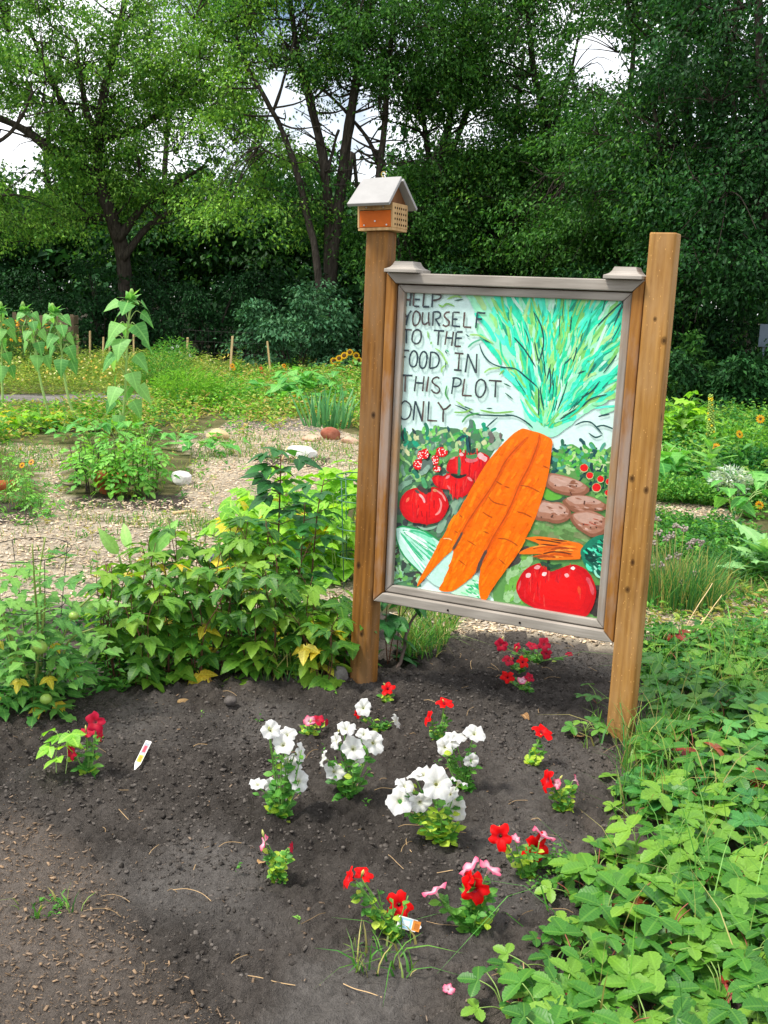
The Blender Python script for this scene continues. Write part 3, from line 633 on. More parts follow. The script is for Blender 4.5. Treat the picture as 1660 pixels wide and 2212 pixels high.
# cucumber
art = Art(); CUC = [(105, 1275), (180, 1252), (300, 1270), (430, 1300), (540, 1360), (650, 1440), (820, 1560), (830, 1660), (770, 1720), (730, 1900), (670, 2000), (550, 1950), (400, 1810), (270, 1690), (170, 1560), (110, 1400)]
art.fill(TR('C', CUC), '#bfeadb')
for it in range(60):
    k = ar.random(); e = (ar.uniform(.05, 1)); sx, sy = 130 + 60 * k, 1285 + 40 * (1 - k); ex, ey = 640 + 120 * (k - .3), 1990 - 520 * k
    P = [(sx + (ex - sx) * t, sy + (ey - sy) * t - math.sin(math.pi * t) * (k - .5) * 120) for t in np.linspace(e * .3, min(1, e * .3 + .55), 4)]
    art.stroke(TR('C', P), ar.uniform(.004, .011), pick('#1fae74', '#8fe3c0', '#e3f7ee', '#d0f0e6', '#49c08c', '#b4ecd6'))
art.stroke(TR('C', CUC[:6]), .006, '#1d9a55'); art.stroke(TR('C', [CUC[0]] + CUC[:11:-1]), .006, '#1d8a4c')
art.fill(TR('C', [(1085, 1855), (1140, 1930), (1155, 2125), (1000, 2112), (790, 2075), (900, 1990)]), '#bfeacb')
dabs(art, 'C', [(1080, 1870), (1130, 1940), (1140, 2110), (1000, 2100), (850, 2060)], 26, 130, .008, ['#1fae74', '#8fe3a8', '#e3f7ee', '#49c07c'], .45, .25)
art.build('painted_cucumber', 'painted pale striped cucumber')
# tomatoes
def tomato(z, pts, name, label, stem, hi, shade):
    art = Art(); P = TR(z, pts); c = P.mean(0); art.fill(P, '#c5121c')
    for k, cc in ((.9, '#d3141d'), (.76, '#de161c'), (.55, '#e8171b'), (.32, '#ee1a1c')): art.fill(c + (P - c) * k + (nrg.random(P.shape) - .5) * .004 + np.array([.004, -.006]) * (1 - k), cc)
    for i in range(26):
        a = ar.uniform(0, 6.28); r = ar.uniform(.35, .85); q = c + (P[int(a / 6.29 * len(P))] - c) * r; t = np.array([ar.uniform(-.004, .004), ar.uniform(.012, .03)])
        art.stroke([q - t, q, q + t], ar.uniform(.003, .007), pick('#d8242c', '#e03a34', '#b80f1a', '#f0302a', '#cc1822'))
    for pp, w, cc in hi: art.stroke(TR(z, pp), w, cc)
    for pp, w, cc in stem: art.stroke(TR(z, pp), w, cc)
    art.build(name, label)
tomato('C', [(740, 480), (790, 400), (870, 350), (950, 340), (1010, 390), (1090, 380), (1150, 330), (1265, 400), (1220, 500), (1110, 670), (1040, 650), (900, 610), (740, 570)], 'painted_tomato', 'painted tomato partly behind the carrots',
       [([(1010, 340), (990, 240), (980, 150)], .012, '#23525a'), ([(970, 380), (1050, 390), (1110, 370)], .016, '#4f8a55'), ([(1040, 350), (1090, 280)], .014, '#23443a')],
       [([(890, 350), (940, 370)], .014, '#e8b9bd'), ([(1120, 350), (1180, 400), (1230, 430)], .02, '#eab2b4'), ([(960, 420), (1030, 440), (1120, 420)], .014, '#d66a70'), ([(770, 420), (840, 370)], .014, '#d98088')], None)
tomato('C', [(550, 660), (600, 620), (690, 625), (780, 588), (890, 645), (960, 605), (1065, 680), (1040, 770), (980, 860), (880, 895), (810, 880), (760, 800), (690, 790), (600, 750)], 'painted_tomato', 'painted tomato below the berries',
       [([(885, 380), (890, 500), (880, 640)], .012, '#3f7f5a'), ([(780, 600), (870, 640), (980, 610)], .010, '#1d2f2a'), ([(700, 450), (790, 370), (890, 350)], .018, '#5f9a5a')],
       [([(770, 620), (720, 660)], .010, '#e88b90'), ([(990, 640), (1050, 690)], .012, '#e8898c'), ([(740, 740), (780, 800)], .008, '#dd6666')], None)
tomato('C', [(450, 800), (500, 835), (545, 768), (640, 780), (720, 870), (757, 980), (720, 1090), (640, 1190), (500, 1226), (400, 1212), (280, 1190), (190, 1110), (150, 1000), (170, 900), (230, 820), (340, 775)], 'painted_tomato', 'painted round tomato above the cucumber',
       [([(370, 760), (440, 800), (500, 840)], .018, '#4a3f3c'), ([(500, 830), (540, 780)], .014, '#2f2f2b'), ([(430, 640), (450, 700), (480, 780)], .018, '#4fa06a'), ([(340, 800), (400, 840)], .01, '#5d504a')],
       [([(640, 900), (665, 980), (640, 1070), (590, 1110)], .008, '#f08a86'), ([(390, 850), (440, 900), (460, 960)], .010, '#f2b0b0'), ([(230, 950), (270, 890)], .010, '#e86a50'), ([(600, 800), (680, 860), (720, 940)], .007, '#ee8a84'), ([(560, 800), (620, 810)], .012, '#d68a60')], None)
tomato('D', [(330, 1560), (400, 1548), (430, 1610), (500, 1642), (600, 1612), (700, 1572), (800, 1562), (900, 1608), (970, 1690), (1022, 1830), (1012, 1960), (960, 2080), (880, 2145), (600, 2102), (380, 2062), (230, 1990), (150, 1900), (132, 1790), (180, 1680), (240, 1610)], 'painted_tomato', 'largest painted tomato, at the bottom right of the sign',
       [([(400, 1530), (460, 1560), (540, 1600)], .012, '#2f4a3a'), ([(490, 1500), (490, 1570), (500, 1630)], .010, '#24392f'), ([(640, 1555), (560, 1580), (480, 1560)], .012, '#2d5a3a')],
       [([(740, 1600), (790, 1600)], .012, '#f8e6e4'), ([(670, 1670), (720, 1690)], .014, '#f2b4b4'), ([(240, 1700), (290, 1660)], .016, '#eab8b8'), ([(330, 1600), (400, 1580)], .014, '#e59a9c'), ([(420, 1680), (470, 1650)], .014, '#f4d4d2'), ([(920, 1700), (970, 1800), (990, 1900)], .014, '#d6505a'), ([(180, 1740), (150, 1850)], .008, '#e05a5a'), ([(830, 1800), (840, 1900)], .012, '#e0452a')], None)
# berries and cherry tomatoes
art = Art()
for cx, cy, rx, ry in ((465, 350, 52, 66), (410, 370, 40, 60), (670, 330, 78, 62), (590, 430, 50, 66), (380, 485, 64, 66), (615, 538, 50, 42)):
    art.fill(ell('C', cx, cy, rx, ry), '#d4141c'); art.fill(ell('C', cx, cy + 6, rx * .7, ry * .7), '#e6181c')
    for k in range(13): art.fill(ell('C', cx + ar.uniform(-.7, .7) * rx, cy + ar.uniform(-.7, .7) * ry, 7, 7, 6), '#f8ece8', 0)
for pp in ([(510, 310), (560, 340), (600, 300)], [(540, 340), (590, 360)], [(640, 470), (670, 430)], [(420, 260), (470, 280)], [(700, 250), (740, 310)]): art.stroke(TR('C', pp), .014, pick('#5fae4a', '#8fcf6a'))
art.fill(TR('C', [(440, 430), (500, 440), (550, 420), (560, 520), (500, 560), (400, 600), (420, 520)]), '#5d7068'); art.stroke(TR('C', [(400, 600), (460, 570), (520, 490)]), .018, '#88a898')
art.build('painted_berries', 'painted red berries dotted with white')
art = Art()
for cx, cy, r in ((890, 475, 44), (955, 560, 38), (1075, 600, 37), (1030, 695, 48), (1170, 630, 36), (1158, 755, 34)):
    art.fill(ell('D', cx, cy + 4, r * 1.12, r * 1.12), '#a8c78a'); art.fill(ell('D', cx, cy, r, r * .95), '#e0181c')
art.build('painted_cherry_tomatoes', 'painted red cherry tomatoes at the right')
# potatoes
for i, pts in enumerate(([(490, 540), (620, 556), (770, 600), (900, 660), (952, 720), (890, 782), (760, 792), (600, 762), (500, 712), (450, 650)], [(400, 850), (520, 865), (640, 870), (742, 960), (720, 1050), (600, 1102), (470, 1076), (330, 1040)],
                         [(650, 845), (760, 790), (900, 788), (1040, 830), (1155, 905), (1090, 957), (900, 957), (780, 972), (690, 910)], [(735, 1005), (900, 950), (1040, 978), (1150, 1060), (1135, 1195), (990, 1252), (860, 1190), (770, 1110)])):
    art = Art(); P = TR('D', pts); c = P.mean(0); art.fill(P, '#8a5a44'); art.fill(c + (P - c) * .86 + [.0, .006], '#a87660'); art.fill(c + (P - c) * [.75, .5] + [-.004, .014], '#c09a8a')
    for k in range(18):
        q = c + (P[ar.randrange(len(P))] - c) * ar.uniform(0, .8); art.stroke([q, q + [ar.uniform(.012, .035), ar.uniform(-.008, .004)]], ar.uniform(.004, .009), pick('#b98a78', '#c7a394', '#9a6650', '#a9503a' if i == 3 else '#8a5a44'))
    for k in range(5):
        q = c + (P[ar.randrange(len(P))] - c) * ar.uniform(.1, .75); art.stroke([q, q + [.004, -.006]], .006, '#5a3a30')
    art.build('painted_potato')
# bunch of small carrots
art = Art(); art.fill(TR('D', [(230, 1262), (400, 1245), (640, 1280), (872, 1340), (855, 1470), (790, 1502), (400, 1500), (420, 1440), (165, 1442), (260, 1372), (390, 1340), (300, 1292)]), '#e9731a')
for k in range(26):
    y = ar.uniform(1290, 1480); x = ar.uniform(300, 620); art.stroke(TR('D', [(x, y + 20), (x + 100, y), (x + 210, y + 10)]), ar.uniform(.003, .009), pick('#f08a1c', '#e0641a', '#f29a3a', '#d65a14', '#a8481c'))
for pp in ([(350, 1275), (500, 1295), (640, 1320)], [(400, 1330), (600, 1350)], [(430, 1440), (560, 1415), (760, 1440)], [(520, 1280), (700, 1300)]): art.stroke(TR('D', pp), .005, '#5d2f1c')
art.fill(TR('D', [(862, 1380), (980, 1262), (1130, 1240), (1110, 1460), (1085, 1690), (920, 1590), (860, 1470)]), '#1d7a5f')
dabs(art, 'D', [(880, 1380), (1110, 1250), (1085, 1670), (900, 1560)], 60, 110, .009, ['#2fd3a0', '#55e0b8', '#145a4a', '#1fb98a', '#9fead0', '#0f3f38'], .5, .5)
art.build('painted_carrot_bunch', 'painted bunch of small carrots with green tops')
# the three big carrots
art = Art()
def CD(d, c): return np.vstack([TR('D', d), TR('C', c)])
OUT = np.vstack([TR('D', [(70, 120), (140, 65), (210, 35), (300, 60), (400, 88), (470, 122), (535, 172), (525, 290), (500, 500), (460, 680), (410, 850), (340, 1050), (240, 1260), (140, 1450), (0, 1640)]),
                 TR('C', [(1300, 2020), (1222, 2155), (1152, 2130), (1130, 1950), (1150, 1780), (1105, 1765), (1088, 1825), (980, 1930), (800, 2050), (640, 2032), (720, 1880), (800, 1640), (812, 1545), (760, 1580), (640, 1700), (430, 1930), (372, 1992), (400, 1895), (560, 1610), (700, 1350), (790, 1190), (920, 1000), (1050, 760), (1240, 450), (1420, 240)])])
art.fill(OUT, '#f67005', .001)
for k in range(420):
    j = ar.randrange(len(OUT)); q = OUT[j] + (OUT[ar.randrange(len(OUT))] - OUT[j]) * ar.uniform(.15, .85)
    d = np.array([ar.uniform(.010, .018), ar.uniform(.022, .036)]) * ar.uniform(.5, 1.1)
    if in_poly([q[0] - d[0], q[0] + d[0], q[0]], [q[1] - d[1], q[1] + d[1], q[1]], OUT).all(): art.stroke([q - d, q, q + d], ar.uniform(.006, .014), pick('#f67405', '#f46c04', '#f87c08', '#f26604', '#f9820c', '#f77205'))
G1 = CD([(260, 130), (100, 290), (0, 420)], [(1360, 640), (1250, 820), (1050, 1110), (930, 1310), (812, 1545)]); G2 = CD([(392, 100), (370, 220), (280, 450), (180, 640), (70, 900), (0, 1040)], [(1300, 1400), (1180, 1650), (1100, 1790)])
for g_ in (G1, G2):
    art.stroke(g_, .020, '#e8640a'); art.stroke(g_ + [.002, 0], .011, '#dd560a'); art.stroke(g_, .004, '#b84a0c')
art.stroke(TR('C', [(930, 1320), (880, 1420), (810, 1540)]), .010, '#5d4a40'); art.stroke(TR('C', [(1230, 1540), (1160, 1680), (1105, 1830)]), .013, '#54463f')
for z, pp in (('C', [(1250, 880), (1320, 950), (1480, 990)]), ('C', [(1180, 1070), (1240, 1110), (1300, 1140)]), ('C', [(1190, 1310), (1260, 1335)]), ('C', [(990, 1420), (1100, 1490)]), ('C', [(880, 1660), (970, 1730)]), ('C', [(830, 1300), (880, 1335)]), ('C', [(1330, 680), (1430, 740)]), ('C', [(1380, 1650), (1460, 1720)]), ('C', [(1360, 1390), (1500, 1410)]), ('C', [(890, 1100), (930, 1140)]),
              ('D', [(0, 680), (60, 700)]), ('D', [(170, 670), (280, 690), (400, 750)]), ('D', [(140, 965), (220, 985), (310, 1030)]), ('D', [(0, 1270), (80, 1300), (150, 1350)]), ('D', [(430, 450), (500, 480)])):
    art.stroke(TR(z, pp), .0042, '#b04a10')
art.stroke(TR('C', [(690, 1400), (760, 1400), (800, 1420)]), .004, '#f8c48a')
art.build('painted_carrots', 'three large painted orange carrots')
# the lettering
art = Art()
LET = """200,70 210,265|280,80 262,262|205,175 275,178|318,85 310,262|330,172 400,176|320,265 390,268|455,95 440,270|440,272 525,272|570,95 560,280|575,100 650,105 685,130 660,165 600,185 570,185
180,345 215,400 225,412|285,325 240,390 215,520|350,325 395,370 398,440 370,505 325,525 305,480 305,410 320,355 350,325|440,345 430,440 440,500 470,508 510,480|520,345 515,430 525,528|580,345 570,530|580,345 640,340 675,370 660,420 600,445|610,440 665,530|800,345 755,350 725,390 750,430 790,470 785,515 745,535 705,515|845,345 835,535|850,345 935,350|845,440 905,440|840,530 940,540|1000,345 985,545|990,545 1090,550|1170,350 1150,560|1170,350 1280,360|1165,435 1235,440
175,575 290,585|220,580 215,765|360,575 410,610 415,690 390,750 345,770 300,740 295,680 315,610 360,575|585,590 725,600|655,600 640,790|765,600 735,785|850,605 825,800|755,690 840,695|890,615 870,800|895,612 975,612|885,695 965,695|870,805 950,805
160,860 165,950 150,1105|155,855 255,862|165,945 210,945|320,860 358,900 365,980 345,1060 300,1080 265,1045 262,960 285,890 320,860|450,870 490,910 490,1000 470,1075 430,1100 398,1060 395,980 415,905 450,870|545,885 530,1100|535,885 600,890 650,940 655,1010 620,1080 530,1102|865,895 985,905|930,905 915,1130|855,1120 960,1130|1045,905 1010,1155|1045,910 1150,1160|1165,905 1155,1165
135,1190 300,1200|205,1195 195,1415|350,1205 325,1410|455,1205 435,1410|345,1295 445,1300|515,1210 488,1415|660,1240 630,1218 580,1240 565,1280 600,1320 650,1355 665,1400 630,1435 580,1420 552,1385|855,1240 825,1445|835,1235 900,1230 950,1260 940,1320 890,1345 835,1340|1000,1240 970,1460|965,1465 1095,1470|1215,1245 1270,1280 1285,1360 1260,1440 1210,1490 1160,1460 1148,1380 1165,1290 1215,1245|1325,1262 1500,1275|1420,1270 1410,1490
200,1535 260,1580 280,1650 260,1740 210,1785 150,1770 125,1690 140,1590 200,1535|335,1540 310,1800|340,1545 430,1815|450,1540 430,1815|520,1545 505,1805|500,1800 630,1808|640,1555 680,1610 715,1660|815,1585 755,1640 715,1670 710,1825"""
for ln in LET.split('\n'):
    for st in ln.split('|'):
        art.stroke(TR('A', [tuple(float(v) for v in p.split(',')) for p in st.split()]), .0068, pick('#33424a', '#3c4448', '#4a3f3f', '#5a4844', '#2f3f48'), False, .18)
art.build('lettering', 'hand painted dark capital letters')

# ------------------------------------------------------------------ bee house on the left post
bee = empty('bee_house', SIGN_O + np.array([0, 0, 1.8065]), SIGN_YAW); bee.rotation_euler = (0, math.radians(-2.0), SIGN_YAW)
tag(bee, 'small wooden bee house with pale gabled roof on top of the left post', 'bee house')
BW, BD, BH, BX = .146, .130, .122, .004
mb = MB(); mb.box((BX, 0, .005), (BW - .004, BD - .004, .010)); mb.build('floor_board', M_TANWOOD, bee)
mb = MB(); mb.box((BX, -BD / 2 + .006, .041), (BW - .016, .010, .060)); fr_ = bevel(mb.build('front_board', M_ORANGE, bee), .0015)
for x, z in ((-.045, .019), (.048, .019), (0, .033)):
    nb = MB(); nb.tube([(BX + x, -BD / 2 + .0012, z), (BX + x, -BD / 2 - .0018, z)], .0032, 8); nb.build('screw', M_SCREW, fr_)
mb = MB(); mb.box((BX, -BD / 2 + .0075, .082), (BW - .016, .013, .018)); up_ = bevel(mb.build('top_batten', M_TANWOOD, bee), .0015)
for x in (-.036, .034):
    nb = MB(); nb.tube([(BX + x, -BD / 2 + .0012, .083), (BX + x, -BD / 2 - .0018, .083)], .0038, 8); nb.build('screw', M_SCREW, up_)
for sx in (-1, 1):
    mb = MB(); mb.box((BX + sx * (BW / 2 - .004), 0, .054), (.0075, BD, .088)); sb = bevel(mb.build('side_board', M_TANWOOD, bee), .0012)
    if sx > 0:
        for r_ in range(4):
            for c_ in range(6):
                nb = MB(); nb.tube([(BX + BW / 2 - .0012, -BD / 2 + .020 + c_ * .0185, .022 + r_ * .0195), (BX + BW / 2 + .0004, -BD / 2 + .020 + c_ * .0185, .022 + r_ * .0195)], .0046, 8); nb.build('hole', M_HOLE, sb)
mb = MB(); mb.box((BX, BD / 2 - .005, .054), (BW - .017, .009, .088)); mb.build('back_board', M_TANWOOD, bee)
for sx in (-1, 1):
    x = BX + sx * .050; mb = MB(); V = [(x - .005, -.095, .094), (x - .005, .095, .094), (x - .005, 0, .176), (x + .005, -.095, .094), (x + .005, .095, .094), (x + .005, 0, .176)]
    mb.add(V, [(0, 1, 2), (5, 4, 3), (0, 3, 4, 1), (1, 4, 5, 2), (2, 5, 3, 0)]); mb.build('gable', M_DARKWOOD, bee)
for sy in (-1, 1):
    mb = MB(); e0, e1 = .086, .080; T = .013
    a = np.array([[BX - e0, sy * .118, .082], [BX + e0, sy * .118, .082], [BX + e1, -sy * .000, .186], [BX - e1, -sy * .000, .186]])
    nrm = np.array([0, sy * .66, .75]) * T
    if sy > 0: a[2:, 1] += .006; a[2:, 2] -= .006
    mb.add(np.vstack([a, a + nrm]), [(3, 2, 1, 0), (4, 5, 6, 7), (0, 1, 5, 4), (1, 2, 6, 5), (2, 3, 7, 6), (3, 0, 4, 7)]); bevel(mb.build('roof_board', M_ROOF, bee), .002)
mb = MB(); t = np.linspace(-.6, 4.6, 14); mb.tube(np.stack([BX + .008 * np.cos(t), np.zeros(14), .208 + .009 * np.sin(t)], 1), .0016, 5); mb.tube([(BX, 0, .19), (BX, 0, .201)], .0016, 5); mb.build('hook', M_BRASS, bee)

# ------------------------------------------------------------------ leaves
def leaf_data(prof, rows=7, serr=.0, fold=.12, curl=.25, cup=0.0, width=1.0, ox=0., oy=0., ang=0., sc=1.0, wave=0.0, seed=0):
    """one leaf lying along +Y: prof(t) half width 0..1"""
    r = random.Random(seed); V = []; UV = []
    for i in range(rows + 1):
        t = i / rows; w = max(prof(t) * width, .004)
        for k, c in enumerate((-1, -.5, 0, .5, 1)):
            e = w * c
            if abs(c) == 1 and serr: e *= 1 + (serr if i % 2 else -serr)
            z = fold * abs(e) - curl * t * t * .5 - cup * abs(c) ** 2 * w + wave * math.sin(t * 9 + c * 2 + seed) * abs(c)
            y = t - (serr * .35 * abs(c) if i % 2 else 0) - .10 * abs(c) * w
            V.append((e, y, z)); UV.append((.5 + c * .5 * w / (width + 1e-6), t))
    V = np.array(V) * sc; ca, sa = math.cos(ang), math.sin(ang)
    V = np.stack([V[:, 0] * ca - V[:, 1] * sa + ox, V[:, 0] * sa + V[:, 1] * ca + oy, V[:, 2]], 1)
    F = [(i * 5 + k, i * 5 + k + 1, (i + 1) * 5 + k + 1, (i + 1) * 5 + k) for i in range(rows) for k in range(4)]
    return V, F, UV
def leaf_mesh(name, parts, mat, stalk=None):
    Vs, Fs, Us = [], [], []; b = 0
    for V, F, U in parts:
        Vs.append(V); Us += list(U); Fs += [tuple(i + b for i in f) for f in F]; b += len(V)
    if stalk:
        for (p, q, w) in stalk:
            p, q = np.array(p, float), np.array(q, float); d = q - p; s_ = np.array([-d[1], d[0], 0]); s_ = s_ / (np.linalg.norm(s_) + 1e-9) * w; u = np.array([0, 0, w])
            V = np.array([p - s_, p + s_, p - u * 1.5, q - s_ * .6, q + s_ * .6, q - u]); Vs.append(V); Us += [(.5, .5)] * 6
            Fs += [tuple(i + b for i in f) for f in ((0, 1, 4, 3), (1, 2, 5, 4), (2, 0, 3, 5))]; b += 6
    me = bpy.data.meshes.new(name); me.from_pydata(np.vstack(Vs).tolist(), [], Fs)
    uv = me.uv_layers.new(name='UVMap'); U = np.array(Us, np.float32)
    li = np.empty(len(me.loops), np.int32); me.loops.foreach_get('vertex_index', li); uv.data.foreach_set('uv', U[li].ravel())
    me.polygons.foreach_set('use_smooth', [True] * len(me.polygons)); me.materials.append(mat); me.update(); return me
def ovate(t): return .34 * math.sin(math.pi * min(1, t ** .72)) ** .85 * (1 - .15 * t) if 0 < t < 1 else 0.004
def round_(t): return .35 * math.sin(math.pi * t ** 1.2) ** .55 if 0 < t < 1 else .012
def heart(t): return .44 * min(1, (t * 5 + .3)) * max(0, 1 - t ** 1.6) ** 1.05 if t < 1 else .004
def lance(t): return .16 * math.sin(math.pi * t ** .8) ** .8 if 0 < t < 1 else .004
def spoon(t): return .05 + .27 * math.sin(math.pi * min(1, max(0, (t - .12) / .88)) ** .9) ** .8 if 0 < t < 1 else .012
def trifol(prof, n, mat, name, serr=.1, spread=1.15, side=.85, rows=7, curl=.3, fold=.15, stalk=.35, width=1.0, wave=0.0):
    out = []
    for k in range(n):
        r = random.Random(k * 7 + 1); P = [leaf_data(prof, rows, serr, fold, curl * r.uniform(.6, 1.4), 0, width, 0, stalk, r.uniform(-.12, .12), 1.0, wave, k)]
        for s_ in (-1, 1): P.append(leaf_data(prof, rows, serr, fold, curl * r.uniform(.6, 1.6), 0, width * .95, 0, stalk * .72, s_ * spread * r.uniform(.85, 1.1), side, wave, k + 3))
        out.append(leaf_mesh(name, P, mat, [((0, 0, -.01), (0, stalk, 0), .014)]))
    return out
def pinnate(prof, pairs, n, mat, name, width=1.0, serr=.12, lf=.42, droop=.5, rows=5):
    out = []
    for k in range(n):
        r = random.Random(k * 5 + 2); P = []; st = []; prev = (0, 0, 0)
        for i in range(pairs + 1):
            t = .25 + .6 * i / pairs; z = -droop * t * t * .5; cur = (0, t, z)
            st.append((prev, cur, .012)); prev = cur
            if i == pairs: jobs = [(0, 1.15)]
            else: jobs = [(-r.uniform(.95, 1.3), r.uniform(.75, 1.05)), (r.uniform(.95, 1.3), r.uniform(.75, 1.05))]
            for a, s_ in jobs:
                V, F, U = leaf_data(prof, rows, serr, .18, r.uniform(.2, .7), 0, width, 0, t, a, lf * s_, .02, k + i); V = V.copy(); V[:, 2] += z; P.append((V, F, U))
        out.append(leaf_mesh(name, P, mat, st))
    return out
ML_RASP = m_leaf('raspberry_leaf', lin('#2f6020'), lin('#4f8628'), lin('#86ae38'), .30, .45, 7, .15)
ML_RASPD = m_leaf('raspberry_leaf_dark', lin('#1f5226'), lin('#2f6f30'), lin('#3f8238'), .25, .45, 7, .15)
ML_BEAN = m_leaf('bean_leaf', lin('#5f9f2c'), lin('#7fb935'), lin('#9dcb45'), .35, .45, 6)
ML_YEL = m_leaf('yellowing_leaf', lin('#b9b030'), lin('#d9bb36'), lin('#c8c648'), .35)
ML_STRAW = m_leaf('strawberry_leaf', lin('#2a5f20'), lin('#457f28'), lin('#749e34'), .2, .42, 9, .16, .35)
ML_STRAWD = m_leaf('strawberry_leaf_bluegreen', lin('#347338'), lin('#468840'), lin('#5f9e48'), .22, .42, 9, .16)
ML_RED = m_leaf('reddened_leaf', lin('#7a1f1c'), lin('#a8352a'), lin('#8f4a2c'), .25)
ML_BROWN = m_leaf('dead_brown_leaf', lin('#7d5a35'), lin('#a3794c'), lin('#b99468'), .15, .8)
ML_PET = m_leaf('petunia_leaf', lin('#33702a'), lin('#4c8a30'), lin('#6ca63c'), .28, .5, 5, .2)
ML_PETY = m_leaf('petunia_leaf_lime', lin('#8fbb35'), lin('#a8c93c'), lin('#c0d455'), .35, .5, 5, .2)
ML_SUN = m_leaf('sunflower_leaf', lin('#4c8a44'), lin('#62a052'), lin('#86bb66'), .32, .55, 6, .3)
ML_TOM = m_leaf('tomato_leaf', lin('#3f7a35'), lin('#5a9540'), lin('#78a94c'), .28, .5, 5, .2)
ML_POT = m_leaf('potato_leaf', lin('#4f9436'), lin('#6aae40'), lin('#8cc451'), .3, .5, 6, .2)
ML_SQ = m_leaf('squash_leaf', lin('#3f8a3a'), lin('#56a044'), lin('#75b653'), .3, .5, 5, .4)
ML_IRIS = m_leaf('iris_leaf', lin('#3f7f48'), lin('#559555'), lin('#74a95c'), .2, .45, 0.01, 0)
ML_MULL = m_leaf('mullein_leaf', lin('#5f9f45'), lin('#7cb757'), lin('#9ac770'), .25, .7, 5, .2)
ML_THIS = m_leaf('thistle_leaf', lin('#5f9a5c'), lin('#79ad6a'), lin('#90bd78'), .25, .6, 5, .3)
L_RASP = trifol(ovate, 3, ML_RASP, 'raspberry_leaf', .10, 1.25, .85, 9, .45, .2, .32, .92)
L_RASPD = trifol(ovate, 2, ML_RASPD, 'raspberry_leaf_dark', .10, 1.25, .85, 9, .45, .2, .32, .95)
L_RASPY = trifol(ovate, 1, ML_YEL, 'raspberry_leaf_yellow', .10, 1.25, .85, 9, .45, .2, .32, .9)
L_BEAN = trifol(ovate, 3, ML_BEAN, 'bean_leaf', 0, 1.25, .9, 6, .35, .12, .4, 1.3)
L_BEANY = trifol(ovate, 1, ML_YEL, 'bean_leaf_yellow', 0, 1.25, .9, 6, .45, .12, .4, 1.3)
L_STR = trifol(round_, 3, ML_STRAW, 'strawberry_leaf', .09, 1.5, .95, 9, .25, .30, .12, .92)
L_STRD = trifol(round_, 2, ML_STRAWD, 'strawberry_leaf_dark', .09, 1.5, .95, 9, .25, .30, .12, .92)
L_STRR = trifol(round_, 1, ML_RED, 'strawberry_leaf_red', .08, 1.5, .95, 7, .5, .35, .12, .8)
L_PET = [leaf_mesh('petunia_leaf', [leaf_data(spoon, 5, .0, .12, .3 + .2 * k, 0, 1.0, seed=k)], ML_PET) for k in range(3)]
L_PETY = [leaf_mesh('petunia_leaf_lime', [leaf_data(spoon, 5, 0, .12, .4, 0, 1.1)], ML_PETY)]
L_SUN = [leaf_mesh('sunflower_leaf', [leaf_data(heart, 8, .03, .06, .4 + .25 * k, 0, 1.1, wave=.015, seed=k)], ML_SUN) for k in range(3)]
L_SUNY = [leaf_mesh('sunflower_leaf_yellow', [leaf_data(heart, 8, .03, .12, .6, 0, .98, wave=.02)], m_leaf('yellow_rimmed_leaf', lin('#7fae3a'), lin('#9cbc3c'), lin('#b4c43c'), .3, .5, 6, .3, .3, lin('#d9b52c')))]
L_TOM = pinnate(ovate, 3, 3, ML_TOM, 'tomato_leaf', .85, .2, .34, .9)
L_POT = pinnate(ovate, 2, 3, ML_POT, 'potato_leaf', 1.1, 0, .42, .5)
L_SQ = [leaf_mesh('squash_leaf', [leaf_data(heart, 8, .09, .1, .3 + .2 * k, .05, 1.15, wave=.02, seed=k)], ML_SQ) for k in range(3)]
L_MULL = [leaf_mesh('mullein_leaf', [leaf_data(lance, 7, 0, .25, .4 + .25 * k, 0, 1.2, wave=.01, seed=k)], ML_MULL) for k in range(2)]
L_THIS = [leaf_mesh('thistle_leaf', [leaf_data(lance, 11, .38, .2, .5, 0, 1.35, wave=.03, seed=k)], ML_THIS) for k in range(2)]
L_BROWN = [leaf_mesh('dead_leaf', [leaf_data(ovate, 6, .05, .5, 1.2, 0, 1.0, wave=.06, seed=k)], ML_BROWN) for k in range(2)]

GREEN = lin('#6f9f48'); STEMRED = lin('#6b4a38'); PALE = lin('#a9c27a')
class Plant:
    """a thing rooted at a spot: one mesh of stems, each leaf and flower a part of its own"""
    def __init__(s, name, label, cat, p, group=None, sink=.005):
        p = np.array([float(v) for v in p]); s.z = float(ground_z(p[0], p[1])[0]); s.o = empty(name, (p[0], p[1], s.z - sink)); s.p = np.array([p[0], p[1], s.z - sink])
        tag(s.o, label, cat, group); s.st = MB()
    def stem(s, pts, r0, r1, col=GREEN, sides=5):
        P = catmull(pts, 4) if len(pts) > 2 else np.asarray(pts, float)
        s.st.tube(P, np.linspace(r0, r1, len(P)), sides, col); return P
    def leaf(s, me, pos, d, n, size, name='leaf'):
        o = bpy.data.objects.new(name, me); COL.objects.link(o); o.parent = s.o
        o.matrix_local = frame_mat(pos, [float(v) for v in d], [float(v) for v in n], size); return o
    def done(s, mat=None, name='stem'):
        if s.st.n: s.st.build(name, mat or M_STEM, s.o, True)
        return s.o
def rvec(r, s=1.0): return np.array([r.uniform(-s, s), r.uniform(-s, s), r.uniform(-s, s)])
